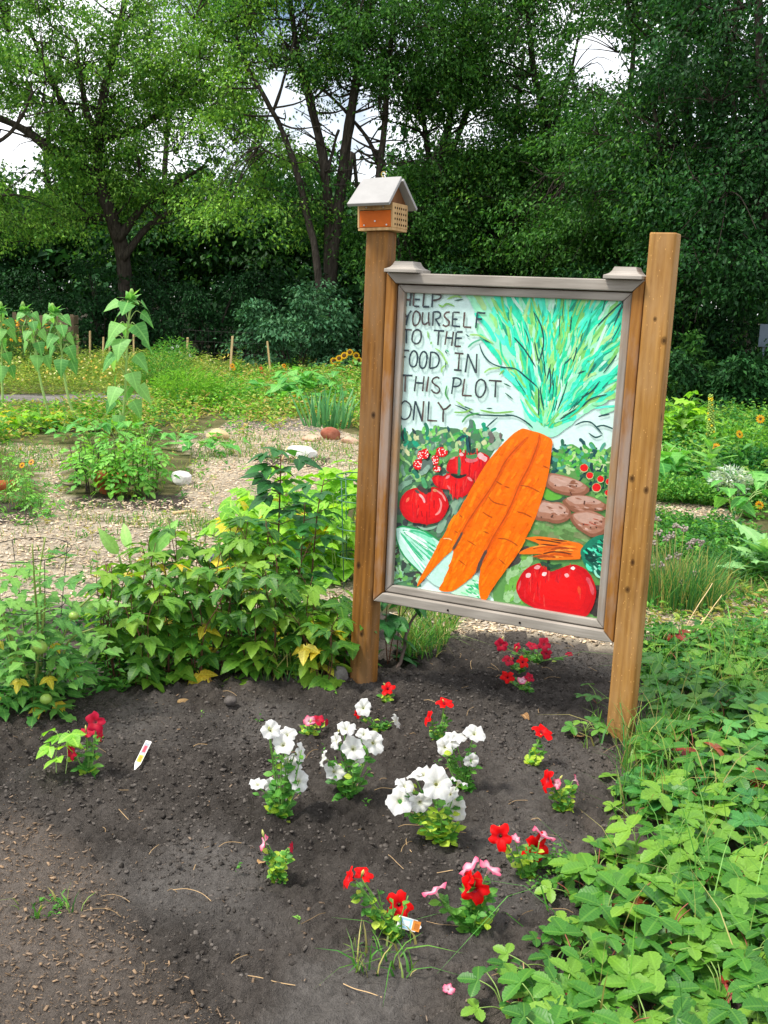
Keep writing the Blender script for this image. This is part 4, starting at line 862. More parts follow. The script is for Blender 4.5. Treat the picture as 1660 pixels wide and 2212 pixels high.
def bushy(name, label, cat, p, h, spread, nst, nlf, meshes, size, r, group=None, scol=GREEN, pet=.04, droop=.25, t0=.15, rad=.004, up=1.0, extra=None, pextra=.0):
    P = Plant(name, label, cat, p, group)
    for i in range(nst):
        a = r.uniform(0, 6.283); l = r.uniform(.3, 1.0) * spread if nst > 1 else spread * .3; hh = h * r.uniform(.72, 1.05)
        e = np.array([math.cos(a) * l, math.sin(a) * l, hh]); b = np.array([math.cos(a), math.sin(a), 0]) * r.uniform(0, .04)
        Q = P.stem([b, b + (e - b) * [.25, .25, .45] + rvec(r, .02), b + (e - b) * [.6, .6, .8] + rvec(r, .02), e], rad, rad * .4, scol)
        n = max(2, round(nlf / nst)); ph = r.uniform(0, 6.28)
        for k in range(n):
            t = t0 + (1 - t0) * (k + r.uniform(0, .8)) / n; q = Q[min(len(Q) - 1, int(t * (len(Q) - 1)))]
            az = ph + k * 2.4 + r.uniform(-.4, .4); dd = np.array([math.cos(az), math.sin(az), r.uniform(.05, .6) * up])
            pl = pet * r.uniform(.5, 1.3); tip = q + dd * pl
            if pl > .012: P.stem([q, tip], rad * .45, rad * .35, scol, 3)
            d2 = np.array([math.cos(az), math.sin(az), -droop + r.uniform(-.35, .3)]); nn = np.array([0, 0, 1.0]) + rvec(r, .35) + .25 * np.array([math.cos(az), math.sin(az), 0])
            ms = extra if (extra and r.random() < pextra) else meshes
            P.leaf(r.choice(ms), tip, d2, nn, r.uniform(*size) * (1 - .25 * t))
    P.done(); return P
pr = random.Random(21)

# ------------------------------------------------------------------ raspberry row left of the sign
RL = 'leafy raspberry cane in the dense green row left of the sign'
for x, y, h, n in ((250, 1480, .46, 34), (310, 1492, .40, 30), (370, 1470, .52, 38), (430, 1480, .46, 36), (480, 1462, .56, 40), (540, 1470, .50, 36), (590, 1475, .48, 36), (640, 1470, .38, 28), (690, 1478, .32, 24),
                   (300, 1420, .50, 34), (400, 1400, .58, 40), (470, 1390, .62, 40), (545, 1400, .66, 40), (620, 1400, .56, 36), (690, 1420, .38, 26), (735, 1450, .30, 18), (350, 1380, .48, 28), (230, 1430, .42, 26)):
    bushy('raspberry_cane', RL, 'raspberry', G(x, y), h, .15, 4, n, L_RASP, (.078, .115), pr, 'raspberry canes left of the sign', STEMRED, .03, .3, .05, .0035, 1.0, L_RASPY, .03)
bushy('raspberry_cane', 'tall dark green raspberry cane rising above the rest of the row', 'raspberry', G(592, 1330), .92, .06, 1, 26, L_RASPD, (.12, .16), pr, 'raspberry canes left of the sign', STEMRED, .05, .15, .2, .006)
bushy('raspberry_cane', 'dark green raspberry cane in front of the tall one', 'raspberry', G(640, 1380), .72, .12, 2, 26, L_RASPD, (.10, .13), pr, 'raspberry canes left of the sign', STEMRED, .05, .2, .15, .005)
bushy('raspberry_cane', 'raspberry cane with yellow leaves at its foot beside the left post', 'raspberry', G(695, 1490), .3, .15, 4, 24, L_RASPY + L_RASP, (.08, .10), pr, 'raspberry canes left of the sign', STEMRED, .03, .35, .05, .003)
bushy('raspberry_cane', 'short raspberry cane between the posts beside the dark stick', 'raspberry', G(838, 1440), .42, .12, 3, 22, L_RASPD, (.09, .12), pr, 'raspberry canes left of the sign', STEMRED, .03, .3, .1, .003)
bushy('raspberry_cane', 'raspberry cane spreading across the foot of the left post', 'raspberry', G(742, 1470), .36, .10, 3, 18, L_RASP, (.09, .12), pr, 'raspberry canes left of the sign', STEMRED, .03, .3, .2, .003)
# pale upright leaf rosette rising out of the row
P = Plant('burdock_plant', 'pale green broad upright leaves rising out of the raspberry row', 'plant', G(300, 1380))
for i in range(4):
    a = i * 1.6 + 2.2; P.stem([(0, 0, 0), (math.cos(a) * .05, math.sin(a) * .05, .2), (math.cos(a) * .1, math.sin(a) * .08, .40)], .006, .004, PALE)
    P.leaf(pr.choice(L_MULL), (math.cos(a) * .1, math.sin(a) * .08, .39), (math.cos(a) * .5, math.sin(a) * .4, .8 - .15 * (i % 3)), (0, -1, .5), pr.uniform(.13, .19))
P.done()
# ------------------------------------------------------------------ beans behind the row
for i, (x, y, h, n) in enumerate(((520, 1235, .42, 30), (575, 1215, .5, 34), (640, 1200, .56, 40), (700, 1205, .6, 44), (745, 1215, .6, 40), (680, 1240, .5, 36), (735, 1255, .52, 36), (600, 1245, .44, 30), (550, 1190, .44, 26))):
    bushy('bean_plant', 'bright green bean plant in the patch behind the left post', 'bean plant', G(x, y), h, .2, 5, n, L_BEAN, (.10, .14), pr, 'bean plants behind the sign', PALE, .05, .35, .08, .003, 1.0, L_BEANY, .09)
# ------------------------------------------------------------------ caged tomato at the left edge
P = Plant('tomato_plant', 'straggly tomato plant with yellowed leaves inside the wire cage', 'tomato plant', G(75, 1535))
for i in range(9):
    a = i * .7; e = np.array([math.cos(a) * pr.uniform(.1, .26), math.sin(a) * pr.uniform(.08, .22), pr.uniform(.3, .68)])
    Q = P.stem([(0, 0, 0), e * [.3, .3, .4] + rvec(pr, .02), e * [.7, .7, .8] + rvec(pr, .03), e], .006, .003, lin('#8f9f55'))
    for k in range(9):
        q = Q[int((.2 + .8 * k / 9) * (len(Q) - 1))]; az = a + k * 2.3; P.leaf(pr.choice(L_TOM), q, (math.cos(az), math.sin(az), pr.uniform(-.3, .35)), (pr.uniform(-.3, .3), -.3, 1), pr.uniform(.13, .2))
for i in range(9):
    a = pr.uniform(2.8, 6.4); P.leaf(pr.choice(L_RASPY), (math.cos(a) * .12, math.sin(a) * .1, pr.uniform(.05, .3)), (math.cos(a), math.sin(a), -.8), (math.cos(a), math.sin(a), .6), pr.uniform(.03, .05))
_tomg = m_plain('green_tomato_skin', lin('#8fae4c'), .3, .5, 0, 8, .25)
for (x, y, r_) in ((85, 1398, .030), (28, 1424, .020), (100, 1510, .022), (160, 1330, .018)):
    q = D(x, y, P.p[1] - .12) - P.p; t_ = MB(); s_ = 12
    V = [(0, 0, .82 * r_)] + [(r_ * math.sin(th) * math.cos(ph) * (1 + .04 * math.cos(5 * ph)), r_ * math.sin(th) * math.sin(ph) * (1 + .04 * math.cos(5 * ph)), r_ * .88 * math.cos(th)) for th in (.5, 1.0, 1.5, 2.0, 2.55) for ph in np.arange(s_) * 2 * math.pi / s_] + [(0, 0, -.86 * r_)]
    F = [(0, 1 + k, 1 + (k + 1) % s_) for k in range(s_)] + [(1 + i * s_ + k, 1 + (i + 1) * s_ + k, 1 + (i + 1) * s_ + (k + 1) % s_, 1 + i * s_ + (k + 1) % s_) for i in range(4) for k in range(s_)] + [(61, 49 + (k + 1) % s_, 49 + k) for k in range(s_)]
    t_.add(V, F); t_.build('tomato', _tomg, P.o, True, q)
P.done()
def cage(label, p, r_top, r_bot, h, mat, rings=(1.0, .62, .3), tilt=(0, 0), wire=.0022):
    c = empty('plant_cage', (p[0], p[1], float(ground_z(p[0], p[1])[0])), .4); c.rotation_euler = (tilt[0], tilt[1], .4)
    tag(c, label, 'plant cage'); a = np.linspace(0, 2 * math.pi, 41)
    for f in rings:
        rr = r_bot + (r_top - r_bot) * f; m_ = MB(); m_.tube(np.stack([rr * np.cos(a), rr * np.sin(a), np.full(41, h * f)], 1), wire, 6, cap=False); m_.build('ring', mat, c, True)
    for k in range(4):
        b = k * math.pi / 2 + .3; m_ = MB(); m_.tube([(r_bot * .8 * math.cos(b), r_bot * .8 * math.sin(b), -.06), (r_top * math.cos(b), r_top * math.sin(b), h)], wire, 6); m_.build('upright_wire', mat, c, True)
    return c
cage('dark wire cone cage round the straggly tomato plant', G(85, 1525), .150, .06, .60, M_WIREDARK, (1.0, .66, .33), (.06, -.05), .0016)
cage('green wire cage behind the left post among the beans', G(770, 1270), .13, .10, .62, M_WIRE, (1.0, .8, .55, .3), (0, 0), .003)

# ------------------------------------------------------------------ petunias
def petunia_mesh(name, rim, mid, throat, seed, ruffle=.10, lobes=.16, flare=.12, nA=30):
    r = random.Random(seed); rings = [(.07, -.55), (.10, -.30), (.16, -.14), (.30, -.03), (.55, .05), (.80, .08), (1.0, .0)]; V = []; C = []
    for i, (rr, z) in enumerate(rings):
        for k in range(nA):
            a = k * 2 * math.pi / nA; lob = 1 - lobes * (0.5 + .5 * math.cos(5 * a + math.pi)) ** 2 * rr ** 2 * (1 if lobes < .2 else 1.3) + .05 * math.sin(11 * a + seed) * rr + .09 * math.sin(2 * a + seed * 1.3) * rr + .06 * math.sin(3 * a + seed * 2.9) * rr
            zz = z + flare * rr * rr * (.2 - .5 * (0.5 + .5 * math.cos(5 * a))) + ruffle * rr ** 2 * math.sin((6 + seed % 3) * a + seed * 2.1) * .55 + ruffle * rr ** 3 * math.sin(13 * a + seed) * .3 + .12 * rr * math.cos(a - seed * 1.7)
            V.append((rr * lob * math.cos(a), rr * lob * math.sin(a), zz)); k_ = min(1, max(0, (rr - .08) / .10)); k2 = min(1, max(0, (rr - .4) / .6))
            c = np.array(throat) * (1 - k_) + (np.array(mid) * (1 - k2) + np.array(rim) * k2) * k_; C.append(c * (.93 + .1 * math.cos(5 * a + .3)))
    F = [(i * nA + k, i * nA + (k + 1) % nA, (i + 1) * nA + (k + 1) % nA, (i + 1) * nA + k) for i in range(len(rings) - 1) for k in range(nA)]
    mb = MB(); mb.add(V, F, np.clip(np.array(C), 0, .92)); return mb.mesh(name, M_FLOWER, True)
WH = lin('#e6e6e6'); WM = lin('#e2e2dc'); YT = lin('#cfcf6a'); RD = lin('#ee0808'); RM = lin('#e20810'); DK = lin('#7a0a14'); PK = lin('#e87aa0'); PKW = lin('#f0c4d4'); MG = lin('#b8143c'); CR_ = lin('#c01a34')
F_W = [petunia_mesh('white_petunia_flower', WH, WM, YT, k, .26, .14) for k in range(5)]
F_R = [petunia_mesh('red_petunia_flower', RD, RM, DK, k, .16, .28) for k in range(4)]
F_P = [petunia_mesh('pink_petunia_flower', lin('#e0507c'), PKW, lin('#d8d0b0'), k, .12, .15, -.55) for k in range(2)]
F_M = [petunia_mesh('magenta_petunia_flower', MG, CR_, lin('#e0a8b8'), k, .14, .2) for k in range(2)]
def tube_mesh(name, c):
    mb = MB(); P = [(0, 0, -.62), (0, 0, -.45), (0, 0, -.2), (0, 0, -.06)]; mb.tube(P, [.06, .085, .13, .26], 9, np.array(c), False)
    for k in range(5):
        a = k * 1.2566; mb.add([(.05 * math.cos(a - .4), .05 * math.sin(a - .4), -.62), (.05 * math.cos(a + .4), .05 * math.sin(a + .4), -.62), (.17 * math.cos(a), .17 * math.sin(a), -.28)], [(0, 1, 2)], lin('#6fa040'))
    return mb.mesh(name, M_FLOWER, True)
T_W = tube_mesh('flower_tube', lin('#e6ead0')); T_R = tube_mesh('flower_tube_red', lin('#b83a4a')); T_P = tube_mesh('flower_tube_pink', lin('#ecc8d2'))
def _bud():
    mb = MB(); mb.tube([(0, 0, 0), (0, .3, 0), (0, .7, 0), (0, 1, 0)], [.07, .09, .13, .03], 7, np.array([lin('#8fb050')] * 14 + [lin('#dfe08a')] * 14)); return mb.mesh('petunia_bud', M_FLOWER, True)
BUD = _bud()
KIND = {'w': (F_W, T_W), 'r': (F_R, T_R), 'p': (F_P, T_P), 'm': (F_M, T_R)}
def z5(x, y): return 499.2 + x * .4812, 1431.0 + y * .4812
def z2(x, y): return 732.2 + x * .4812, 891.9 + y * .4812
def petunia(label, base, flowers, nleaf, spread=.07, group=None, lime=.0, leafsize=(.032, .05), cv=z5, thick=1.0):
    b = gpt(*cv(*base)); P = Plant('petunia', label, 'petunia', b, group); Y = P.p[1]
    tips = []
    for f in flowers:
        x, y, k = f[0], f[1], f[2]; face = f[3] if len(f) > 3 else 'c'; sz = f[4] if len(f) > 4 else 1.0
        q = D(*cv(x, y), Y - pr.uniform(-.03, .05)) - P.p; q[2] = max(q[2], .045)
        ms, tb = KIND[k]; R = {'w': .033, 'r': .033, 'p': .032, 'm': .033}[k] * sz * pr.uniform(.92, 1.08)
        d = {'c': (pr.uniform(-.25, .3), -.75, .75), 'u': (pr.uniform(-.3, .3), -.3, 1), 'l': (-.95, -.25, .35), 'r': (.95, -.25, .3), 'bl': (-.5, .2, .85), 'br': (.5, .25, .85), 'd': (pr.uniform(-.4, .4), -.9, .15), 'f': (pr.uniform(-.15, .15), -1, .4)}[face]
        dv = unit(np.array(d) + rvec(pr, .08)); o = bpy.data.objects.new('flower', pr.choice(ms)); COL.objects.link(o); o.parent = P.o
        M = Vector([float(v) for v in dv]).to_track_quat('Z', 'Y').to_matrix().to_4x4(); M = Matrix.Translation([float(v) for v in q]) @ M @ Matrix.Rotation(pr.uniform(0, 6), 4, 'Z') @ Matrix.Scale(R, 4)
        o.matrix_local = M; t_ = bpy.data.objects.new('flower_tube', tb); COL.objects.link(t_); t_.parent = o
        tip = q - dv * R * .6; tips.append(tip)
        P.stem([rvec(pr, .012) * [1, 1, 0], tip * [.45, .45, .5] + rvec(pr, .008), tip], .0028 * thick, .0016 * thick, GREEN)
    H = max(t[2] for t in tips); nleaf = int(nleaf * 2.0); per = max(6, int(nleaf * .62 / len(tips)))
    def leaves(Q, n, t1):
        for k in range(n):
            t = t1 * (k + pr.random()) / n; q = Q[int(t * (len(Q) - 1))] + rvec(pr, .004); az = pr.uniform(0, 6.283)
            ms = L_PETY if pr.random() < lime * (1.3 - q[2] / H) else L_PET
            P.leaf(pr.choice(ms), q, (math.cos(az), math.sin(az), pr.uniform(-.1, .9)), (pr.uniform(-.4, .4), pr.uniform(-.8, 0), 1), pr.uniform(*leafsize) * pr.uniform(.62, .95) * (1.1 - .35 * t))
    for tip in tips:
        b0 = rvec(pr, spread * .25) * [1, 1, 0]; leaves(catmull([b0, tip * [.7, .7, .55] + rvec(pr, .01), tip], 6), per, .86)
    nst = max(3, int(nleaf * .38) // 8)
    for i in range(nst):
        a = i * 2.4; e = np.array([math.cos(a), math.sin(a), 0]) * spread * pr.uniform(.35, 1.0) + tips[i % len(tips)] * [.35, .35, 0]; e[2] = pr.uniform(.35, .8) * H
        leaves(P.stem([(0, 0, 0), e * [.6, .6, .5] + rvec(pr, .006), e], .0026, .0014, GREEN), 8, 1.0)
    for i in range(max(1, len(tips) // 3)):                          # unopened buds
        q = tips[i] + rvec(pr, .02) + [0, 0, .006]; o = bpy.data.objects.new('bud', BUD); COL.objects.link(o); o.parent = P.o; o.matrix_local = frame_mat(q, (pr.uniform(-.5, .5), pr.uniform(-.5, .1), 1), (0, -1, .2), pr.uniform(.02, .03)); P.stem([q * [.6, .6, .6], q], .0014, .0012, GREEN, 4)
    P.done(); return P
petunia('white petunia, leftmost of the white ones, blooms in a loose column', (220, 735), [(180, 302, 'w', 'c', .9), (252, 325, 'w', 'c', .9), (235, 368, 'w'), (250, 428, 'w', 'bl', .9), (312, 408, 'w', 'r', .9), (272, 470, 'w', 'c', 1.05), (305, 530, 'w', 'c', .95), (120, 545, 'w', 'u', .75), (180, 552, 'w', 'd', .75)], 64, .075, 'white petunias', .1)
petunia('white petunia with its blooms in a tight bunch below the lone white bloom', (530, 645), [(520, 295, 'w', 'u', .95), (470, 352, 'w', 'l', .9), (548, 385, 'w', 'c', 1.15), (640, 358, 'w', 'c', 1.1), (598, 322, 'w', 'c', .7), (556, 435, 'w', 'd', .95), (415, 432, 'w', 'l', .9), (465, 488, 'w', 'c', .95)], 60, .08, 'white petunias', .05)
petunia('white petunia, furthest back, with one round bloom and a drooping side bloom', (655, 330), [(595, 202, 'w', 'c', .98), (742, 272, 'w', 'r', .85), (570, 232, 'r', 'd', .5)], 26, .06, 'white petunias', .35, (.028, .042))
petunia('white petunia below the right part of the sign, blooms at two heights', (1050, 590), [(962, 378, 'w', 'c', .9), (1012, 335, 'w', 'u', .95), (1095, 318, 'w', 'c', 1.08), (1080, 440, 'w', 'd', .75), (990, 350, 'w', 'c', .8)], 44, .07, 'white petunias', .05)
petunia('white petunia, largest and nearest of the white ones, with lime leaves at its foot', (945, 860), [(758, 620, 'w', 'c', 1.2), (850, 630, 'w', 'd', 1.0), (925, 542, 'w', 'c', 1.35), (868, 500, 'w', 'u', 1.0), (825, 508, 'w', 'bl', .8), (1008, 655, 'w', 'd', 1.15), (1025, 535, 'w', 'br', .8), (782, 552, 'w', 'u', .9), (985, 590, 'w', 'c', .8)], 90, .09, 'white petunias', .45, (.034, .052))
RG = 'red and pink petunias'
petunia('single red petunia bloom beside the foot of the left post', (690, 205), [(705, 118, 'r', 'c', .95)], 16, .03, RG, .5, (.024, .036))
petunia('red petunia with two blooms below the middle of the sign', (925, 372), [(960, 182, 'r', 'u', .95), (886, 250, 'r', 'l', .95)], 34, .035, RG, .4, (.024, .036))
petunia('red petunia with one flat red bloom left of the foot of the right post', (1345, 488), [(1400, 312, 'r', 'u', 1.05)], 30, .035, RG, .6, (.024, .038))
petunia('red petunia with one torn red bloom and a wilted bud near the strawberry edge', (1490, 700), [(1420, 530, 'r', 'l', 1.1), (1465, 545, 'p', 'l', .55), (1550, 528, 'p', 'r', .6)], 44, .045, RG, .45, (.026, .04))
petunia('red petunia with two large star blooms and a pink one behind', (1325, 985), [(1210, 782, 'r', 'f', 1.15), (1370, 832, 'r', 'f', 1.28), (1405, 775, 'p', 'br', 1.15), (1280, 790, 'p', 'u', .45)], 44, .05, RG, .25, (.03, .044))
petunia('red petunia with striped pink funnels above its red blooms', (1085, 1240), [(1068, 975, 'r', 'l', .95), (1095, 1015, 'r', 'f', 1.25), (1072, 918, 'p', 'bl', 1.1), (1165, 925, 'p', 'br', 1.15), (915, 1025, 'p', 'bl', .95)], 80, .07, RG, .1, (.032, .046))
petunia('leggy red petunia with two blooms standing behind the printed white tag', (745, 1270), [(528, 970, 'r', 'l', .9), (595, 950, 'r', 'u', .8), (755, 1092, 'r', 'f', 1.1)], 64, .05, RG, .35, (.026, .04))
petunia('small leafy petunia with a thin pink and white trumpet', (210, 1005), [(148, 812, 'p', 'l', .75), (272, 830, 'm', 'r', .5)], 54, .03, RG, .4, (.024, .036))
petunia('low petunia with faded pink blooms behind the leftmost white one', (330, 345), [(352, 262, 'p', 'c', .7), (392, 258, 'm', 'u', .8), (430, 275, 'm', 'r', .4)], 26, .05, RG, .6, (.024, .036))
petunia('pink petunia with many crimson blooms below the sign, furthest back', (880, 1140), [(730, 1042, 'm', 'f', .9), (800, 1052, 'm', 'l', .7), (868, 1046, 'm', 'u', .85), (922, 1038, 'm', 'c', .95), (932, 1082, 'm', 'd', .8), (1035, 1082, 'm', 'u', .45)], 34, .09, RG, .1, (.026, .038), z2)
petunia('petunia with one crimson and one red bloom below the crimson ones', (800, 1180), [(760, 1128, 'm', 'c', .9), (826, 1130, 'r', 'c', .9)], 16, .06, RG, .1, (.026, .038), z2)
petunia('petunia with red and pink blooms, lowest of those behind the sign', (835, 1265), [(755, 1220, 'r', 'c', .9), (822, 1202, 'p', 'u', .7), (856, 1188, 'm', 'c', .6)], 24, .07, RG, .2, (.026, .038), z2)
petunia('crimson petunia at the left edge of the bed with tattered blooms', (190, 1690), [(188, 1582, 'm', 'u', .95), (206, 1560, 'm', 'f', 1.05), (216, 1586, 'm', 'r', .8), (155, 1626, 'm', 'd', .7)], 40, .045, RG, .3, (.028, .042), lambda x, y: (x, y))
bushy('bean_seedling', 'young bean seedling with bright leaves beside the crimson petunia', 'bean plant', G(140, 1695), .17, .05, 2, 8, L_BEAN, (.05, .07), pr, None, PALE, .02, .5, .3, .002)

# plant tags
def plant_tag(label, a, b, w, prints, up):
    a, b = np.array(a, float), np.array(b, float); d = b - a; L = np.linalg.norm(d); o = empty('plant_tag', a); tag(o, label, 'plant tag')
    o.matrix_world = frame_mat(a, d, up, 1.0); m_ = MB(); pt = .22 * L
    out = [(-.0015, 0), (.0015, 0), (w / 2, pt), (w / 2, L - .002), (w / 2 - .002, L), (-w / 2 + .002, L), (-w / 2, L - .002), (-w / 2, pt)]
    n = len(out); m_.add([(x, y, 0) for x, y in out] + [(x, y, .0012) for x, y in out], [tuple(range(n))[::-1], tuple(n + i for i in range(n))] + [(i, (i + 1) % n, n + (i + 1) % n, n + i) for i in range(n)]); m_.build('tag_body', M_PLASTIC, o)
    for k, (x0, y0, x1, y1, c) in enumerate(prints):
        m_ = MB(); z = .00135 + .00012 * k; m_.add([(x0 * w / 2, y0 * L, z), (x1 * w / 2, y0 * L, z), (x1 * w / 2, y1 * L, z), (x0 * w / 2, y1 * L, z)], [(0, 1, 2, 3)], lin(c)); m_.build('print', M_PRINT, o)
ta = gpt(291, 1684); tb = gpt(322, 1642) + [0, 0, .035]
plant_tag('white plastic plant tag leaning alone on the bare soil at left', ta, tb, .02, [(-.8, .55, .8, .92, '#9aa0a8'), (-.5, .6, .5, .82, '#c84a5a'), (-.8, .26, .8, .5, '#e8c84a'), (-.4, .3, .5, .46, '#b89030')], (0.2, -.6, 1))
ta = gpt(905, 2052)
plant_tag('white plant tag with blue flower print stuck beside the leggy red petunia', D(900, 2000, ta[1]) + [.012, 0, -.004], D(863, 1993, ta[1]) + [-.004, 0, .004], .028, [(-.85, .06, .85, .38, '#e08a2c'), (-.6, .1, .4, .3, '#b86a1c'), (-.85, .42, .85, .9, '#9ac4dc'), (-.5, .5, .5, .8, '#d8eaf4')], (0, -1, .5))

# ------------------------------------------------------------------ strawberry patch on the right
STRAWB = [(1400, 1420), (1660, 1360), (1900, 1700), (1900, 2600), (1130, 2500), (1150, 2240), (1210, 2150), (1290, 2080), (1300, 2000), (1300, 1925), (1400, 1840), (1410, 1760), (1390, 1690), (1420, 1620), (1430, 1500)]
spts = scatter_in(ground_poly(STRAWB), 900, np.random.default_rng(5))
edge = [G(x, y)[:2] for x, y in ((1200, 1895), (1250, 1905), (1235, 1960), (1215, 2070), (1165, 2140), (1120, 2190), (1085, 2215), (1335, 1655), (1350, 1720), (1270, 1945), (1190, 2110), (1365, 1790), (1250, 2030), (1340, 1870), (1290, 1900), (1130, 2150), (1262, 1600), (1290, 1535))]
spts = np.vstack([np.array(edge), spts])
k = 0; kept = []
for i, (x, y) in enumerate(spts):
    if any((x - a) ** 2 + (y - b) ** 2 < (.056 if y < 3 else .060) ** 2 for a, b in kept): continue
    px_, py_, w_ = project([[x, y, 0.1]])
    if px_[0] > 1780 or py_[0] > 2420: continue
    if (x - .86) ** 2 + (y - 3.55) ** 2 < .12 ** 2 or (i >= len(edge) and x < .85 and y > 3.2): continue
    kept.append((x, y)); dark = fbm(np.array([x * 1.3]), np.array([y * 1.3]), 2, 5)[0] > .5 and i % 3 == 0
    rl = pr.random() < .06; lb = 'small strawberry runner on the bare soil along the edge of the patch' if i < len(edge) else 'strawberry plant with a reddened leaf in the right foreground patch' if rl else 'blue green strawberry plant in the right foreground patch' if dark else 'low bright green strawberry plant in the leafy patch of the right foreground'
    P = Plant('strawberry_plant', lb, 'strawberry', (x, y), 'strawberry plants in the right foreground')
    nl = pr.randint(4, 7) if y < 4 else pr.randint(4, 6); small = i < len(edge)
    for j in range(nl):
        a = pr.uniform(0, 6.283); rr = pr.uniform(.02, .085); h = pr.uniform(.035, .12) * (.55 if small else 1) * (1.12 - rr * 3); q = np.array([math.cos(a) * rr, math.sin(a) * rr, h])
        P.stem([(0, 0, 0), q * [.4, .4, .75], q], .0018, .0014, lin('#8aa858') if pr.random() < .7 else lin('#9a5a48'), 4)
        ms = L_STRR if (rl and j == 0 and i >= len(edge)) else (L_STRD if (dark and i >= len(edge)) else L_STR)
        P.leaf(pr.choice(ms), q, (math.cos(a), math.sin(a), pr.uniform(-.35, .25)), (pr.uniform(-.35, .35), pr.uniform(-.45, .2), 1), pr.uniform(.046, .076) * (.66 if small else 1))
    P.done()

# ------------------------------------------------------------------ sunflowers
mr = random.Random(33)
def sunflower(label, base, top, Yb, nl, size, droop, yellow=True, lean=0.0):
    b = G(*base); P = Plant('sunflower', label, 'sunflower', b, 'tall sunflowers not yet in bloom'); Y = P.p[1]; t = D(top[0], top[1], Y) - P.p; H = t[2]
    Q = P.stem([(0, 0, 0), t * [.35, .35, .3] + rvec(mr, .02), t * [.7, .7, .7] + rvec(mr, .02), t * [.97, .97, .93]], .017, .009, lin('#9fbf70'), 7)
    for k in range(nl):
        f0 = lean or .17; f = f0 + (.92 - f0) * k / nl; q = Q[int(f * (len(Q) - 1))]; az = k * 2.4 + mr.uniform(-.3, .3); out = np.array([math.cos(az), math.sin(az), 0]); L = mr.uniform(.10, .18) * (1.1 - .3 * f) * (.7 if lean else 1)
        tip = q + out * L + np.array([0, 0, .04 + .07 * f]); mid = q + out * L * .55 + np.array([0, 0, .075 + .05 * f]); P.stem([q, mid, tip], .0055, .004, lin('#a9c27a'), 5)
        dr = droop * (1.25 - .75 * f); d = out * (1 - dr * .5) + np.array([0, 0, -dr * 1.0 + .15]); s_ = mr.uniform(*size) * (.75 + .4 * math.sin(math.pi * f))
        yl = yellow and k < 2; P.leaf(mr.choice(L_SUNY if yl else L_SUN), tip, d, out * .5 + np.array([mr.uniform(-.3, .3), -.7, .8]), s_)
    for k in range(9):
        az = k * 2.4; out = np.array([math.cos(az), math.sin(az), 0]); q = t * .93; P.leaf(mr.choice(L_SUN), q, out * .55 + np.array([0, 0, 1.0 - (.12 + droop * .1) * k]), -out + np.array([0, 0, .6]), mr.uniform(.10, .16))
    bud = MB(); bud.tube([(t[0], t[1], t[2] - .07), (t[0], t[1], t[2] - .03), (t[0], t[1] - .01, t[2])], [.012, .024, .012], 9, lin('#8fb55c')); bud.build('bud', M_STEM, P.o, True)
    P.done(); return P
sunflower('tallest sunflower, budding, with big drooping leaves and a yellowed leaf at the base', (262, 945), (285, 624), 11.4, 26, (.16, .225), .85)
sunflower('slim sunflower with leaves bunched at the top, third from the left edge', (168, 925), (114, 655), 12.3, 15, (.13, .18), 1.15, False, .5)
sunflower('slim sunflower with drooping top, second from the left edge', (112, 912), (50, 652), 12.6, 14, (.12, .17), 1.15, False, .5)
sunflower('sunflower at the left edge of the photograph with a dense drooping top', (8, 905), (2, 652), 12.8, 16, (.13, .18), 1.1, False, .42)
def head_mesh(name, np_, c1, c2, cen, r0=.35):
    mb = MB()
    for k in range(np_):
        a = k * 2 * math.pi / np_; ca, sa = math.cos(a), math.sin(a); w = .9 * math.pi / np_
        V = [(r0 * ca, r0 * sa, .02), (.7 * math.cos(a - w), .7 * math.sin(a - w), .05), (1.0 * ca, 1.0 * sa, -.02), (.7 * math.cos(a + w), .7 * math.sin(a + w), .05)]; mb.add(V, [(0, 1, 2), (0, 2, 3)], np.array(c1) if k % 2 else np.array(c2))
    n = 10; V = [(0, 0, .14)] + [(r0 * f * math.cos(k * 2 * math.pi / n), r0 * f * math.sin(k * 2 * math.pi / n), z) for f, z in ((.6, .13), (1.1, .03)) for k in range(n)]
    mb.add(V, [(0, 1 + k, 1 + (k + 1) % n) for k in range(n)] + [(1 + k, 11 + k, 11 + (k + 1) % n, 1 + (k + 1) % n) for k in range(n)], np.array(cen)); return mb.mesh(name, M_FLOWER, False)
H_SUN = head_mesh('sunflower_head', 16, lin('#f5c518'), lin('#eab010'), lin('#5a3a12'), .45)
H_ORA = head_mesh('orange_flower_head', 13, lin('#f59a10'), lin('#f0b020'), lin('#7a3a10'), .25)
H_RED = head_mesh('red_flower_head', 10, lin('#d8281c'), lin('#e0401c'), lin('#a02010'), .3)
H_WHI = head_mesh('white_flower_head', 10, lin('#f2f2f2'), lin('#e6e6f0'), lin('#c8b850'), .25)
H_PUR = head_mesh('lilac_flower_head', 12, lin('#a88ad0'), lin('#b89ada'), lin('#8a6ab8'), .3)
def add_head(P, me, q, d, R, name='flower'):
    o = bpy.data.objects.new(name, me); COL.objects.link(o); o.parent = P.o
    o.matrix_local = Matrix.Translation([float(v) for v in q]) @ Vector(d).to_track_quat('Z', 'Y').to_matrix().to_4x4() @ Matrix.Rotation(mr.uniform(0, 6), 4, 'Z') @ Matrix.Scale(R, 4)
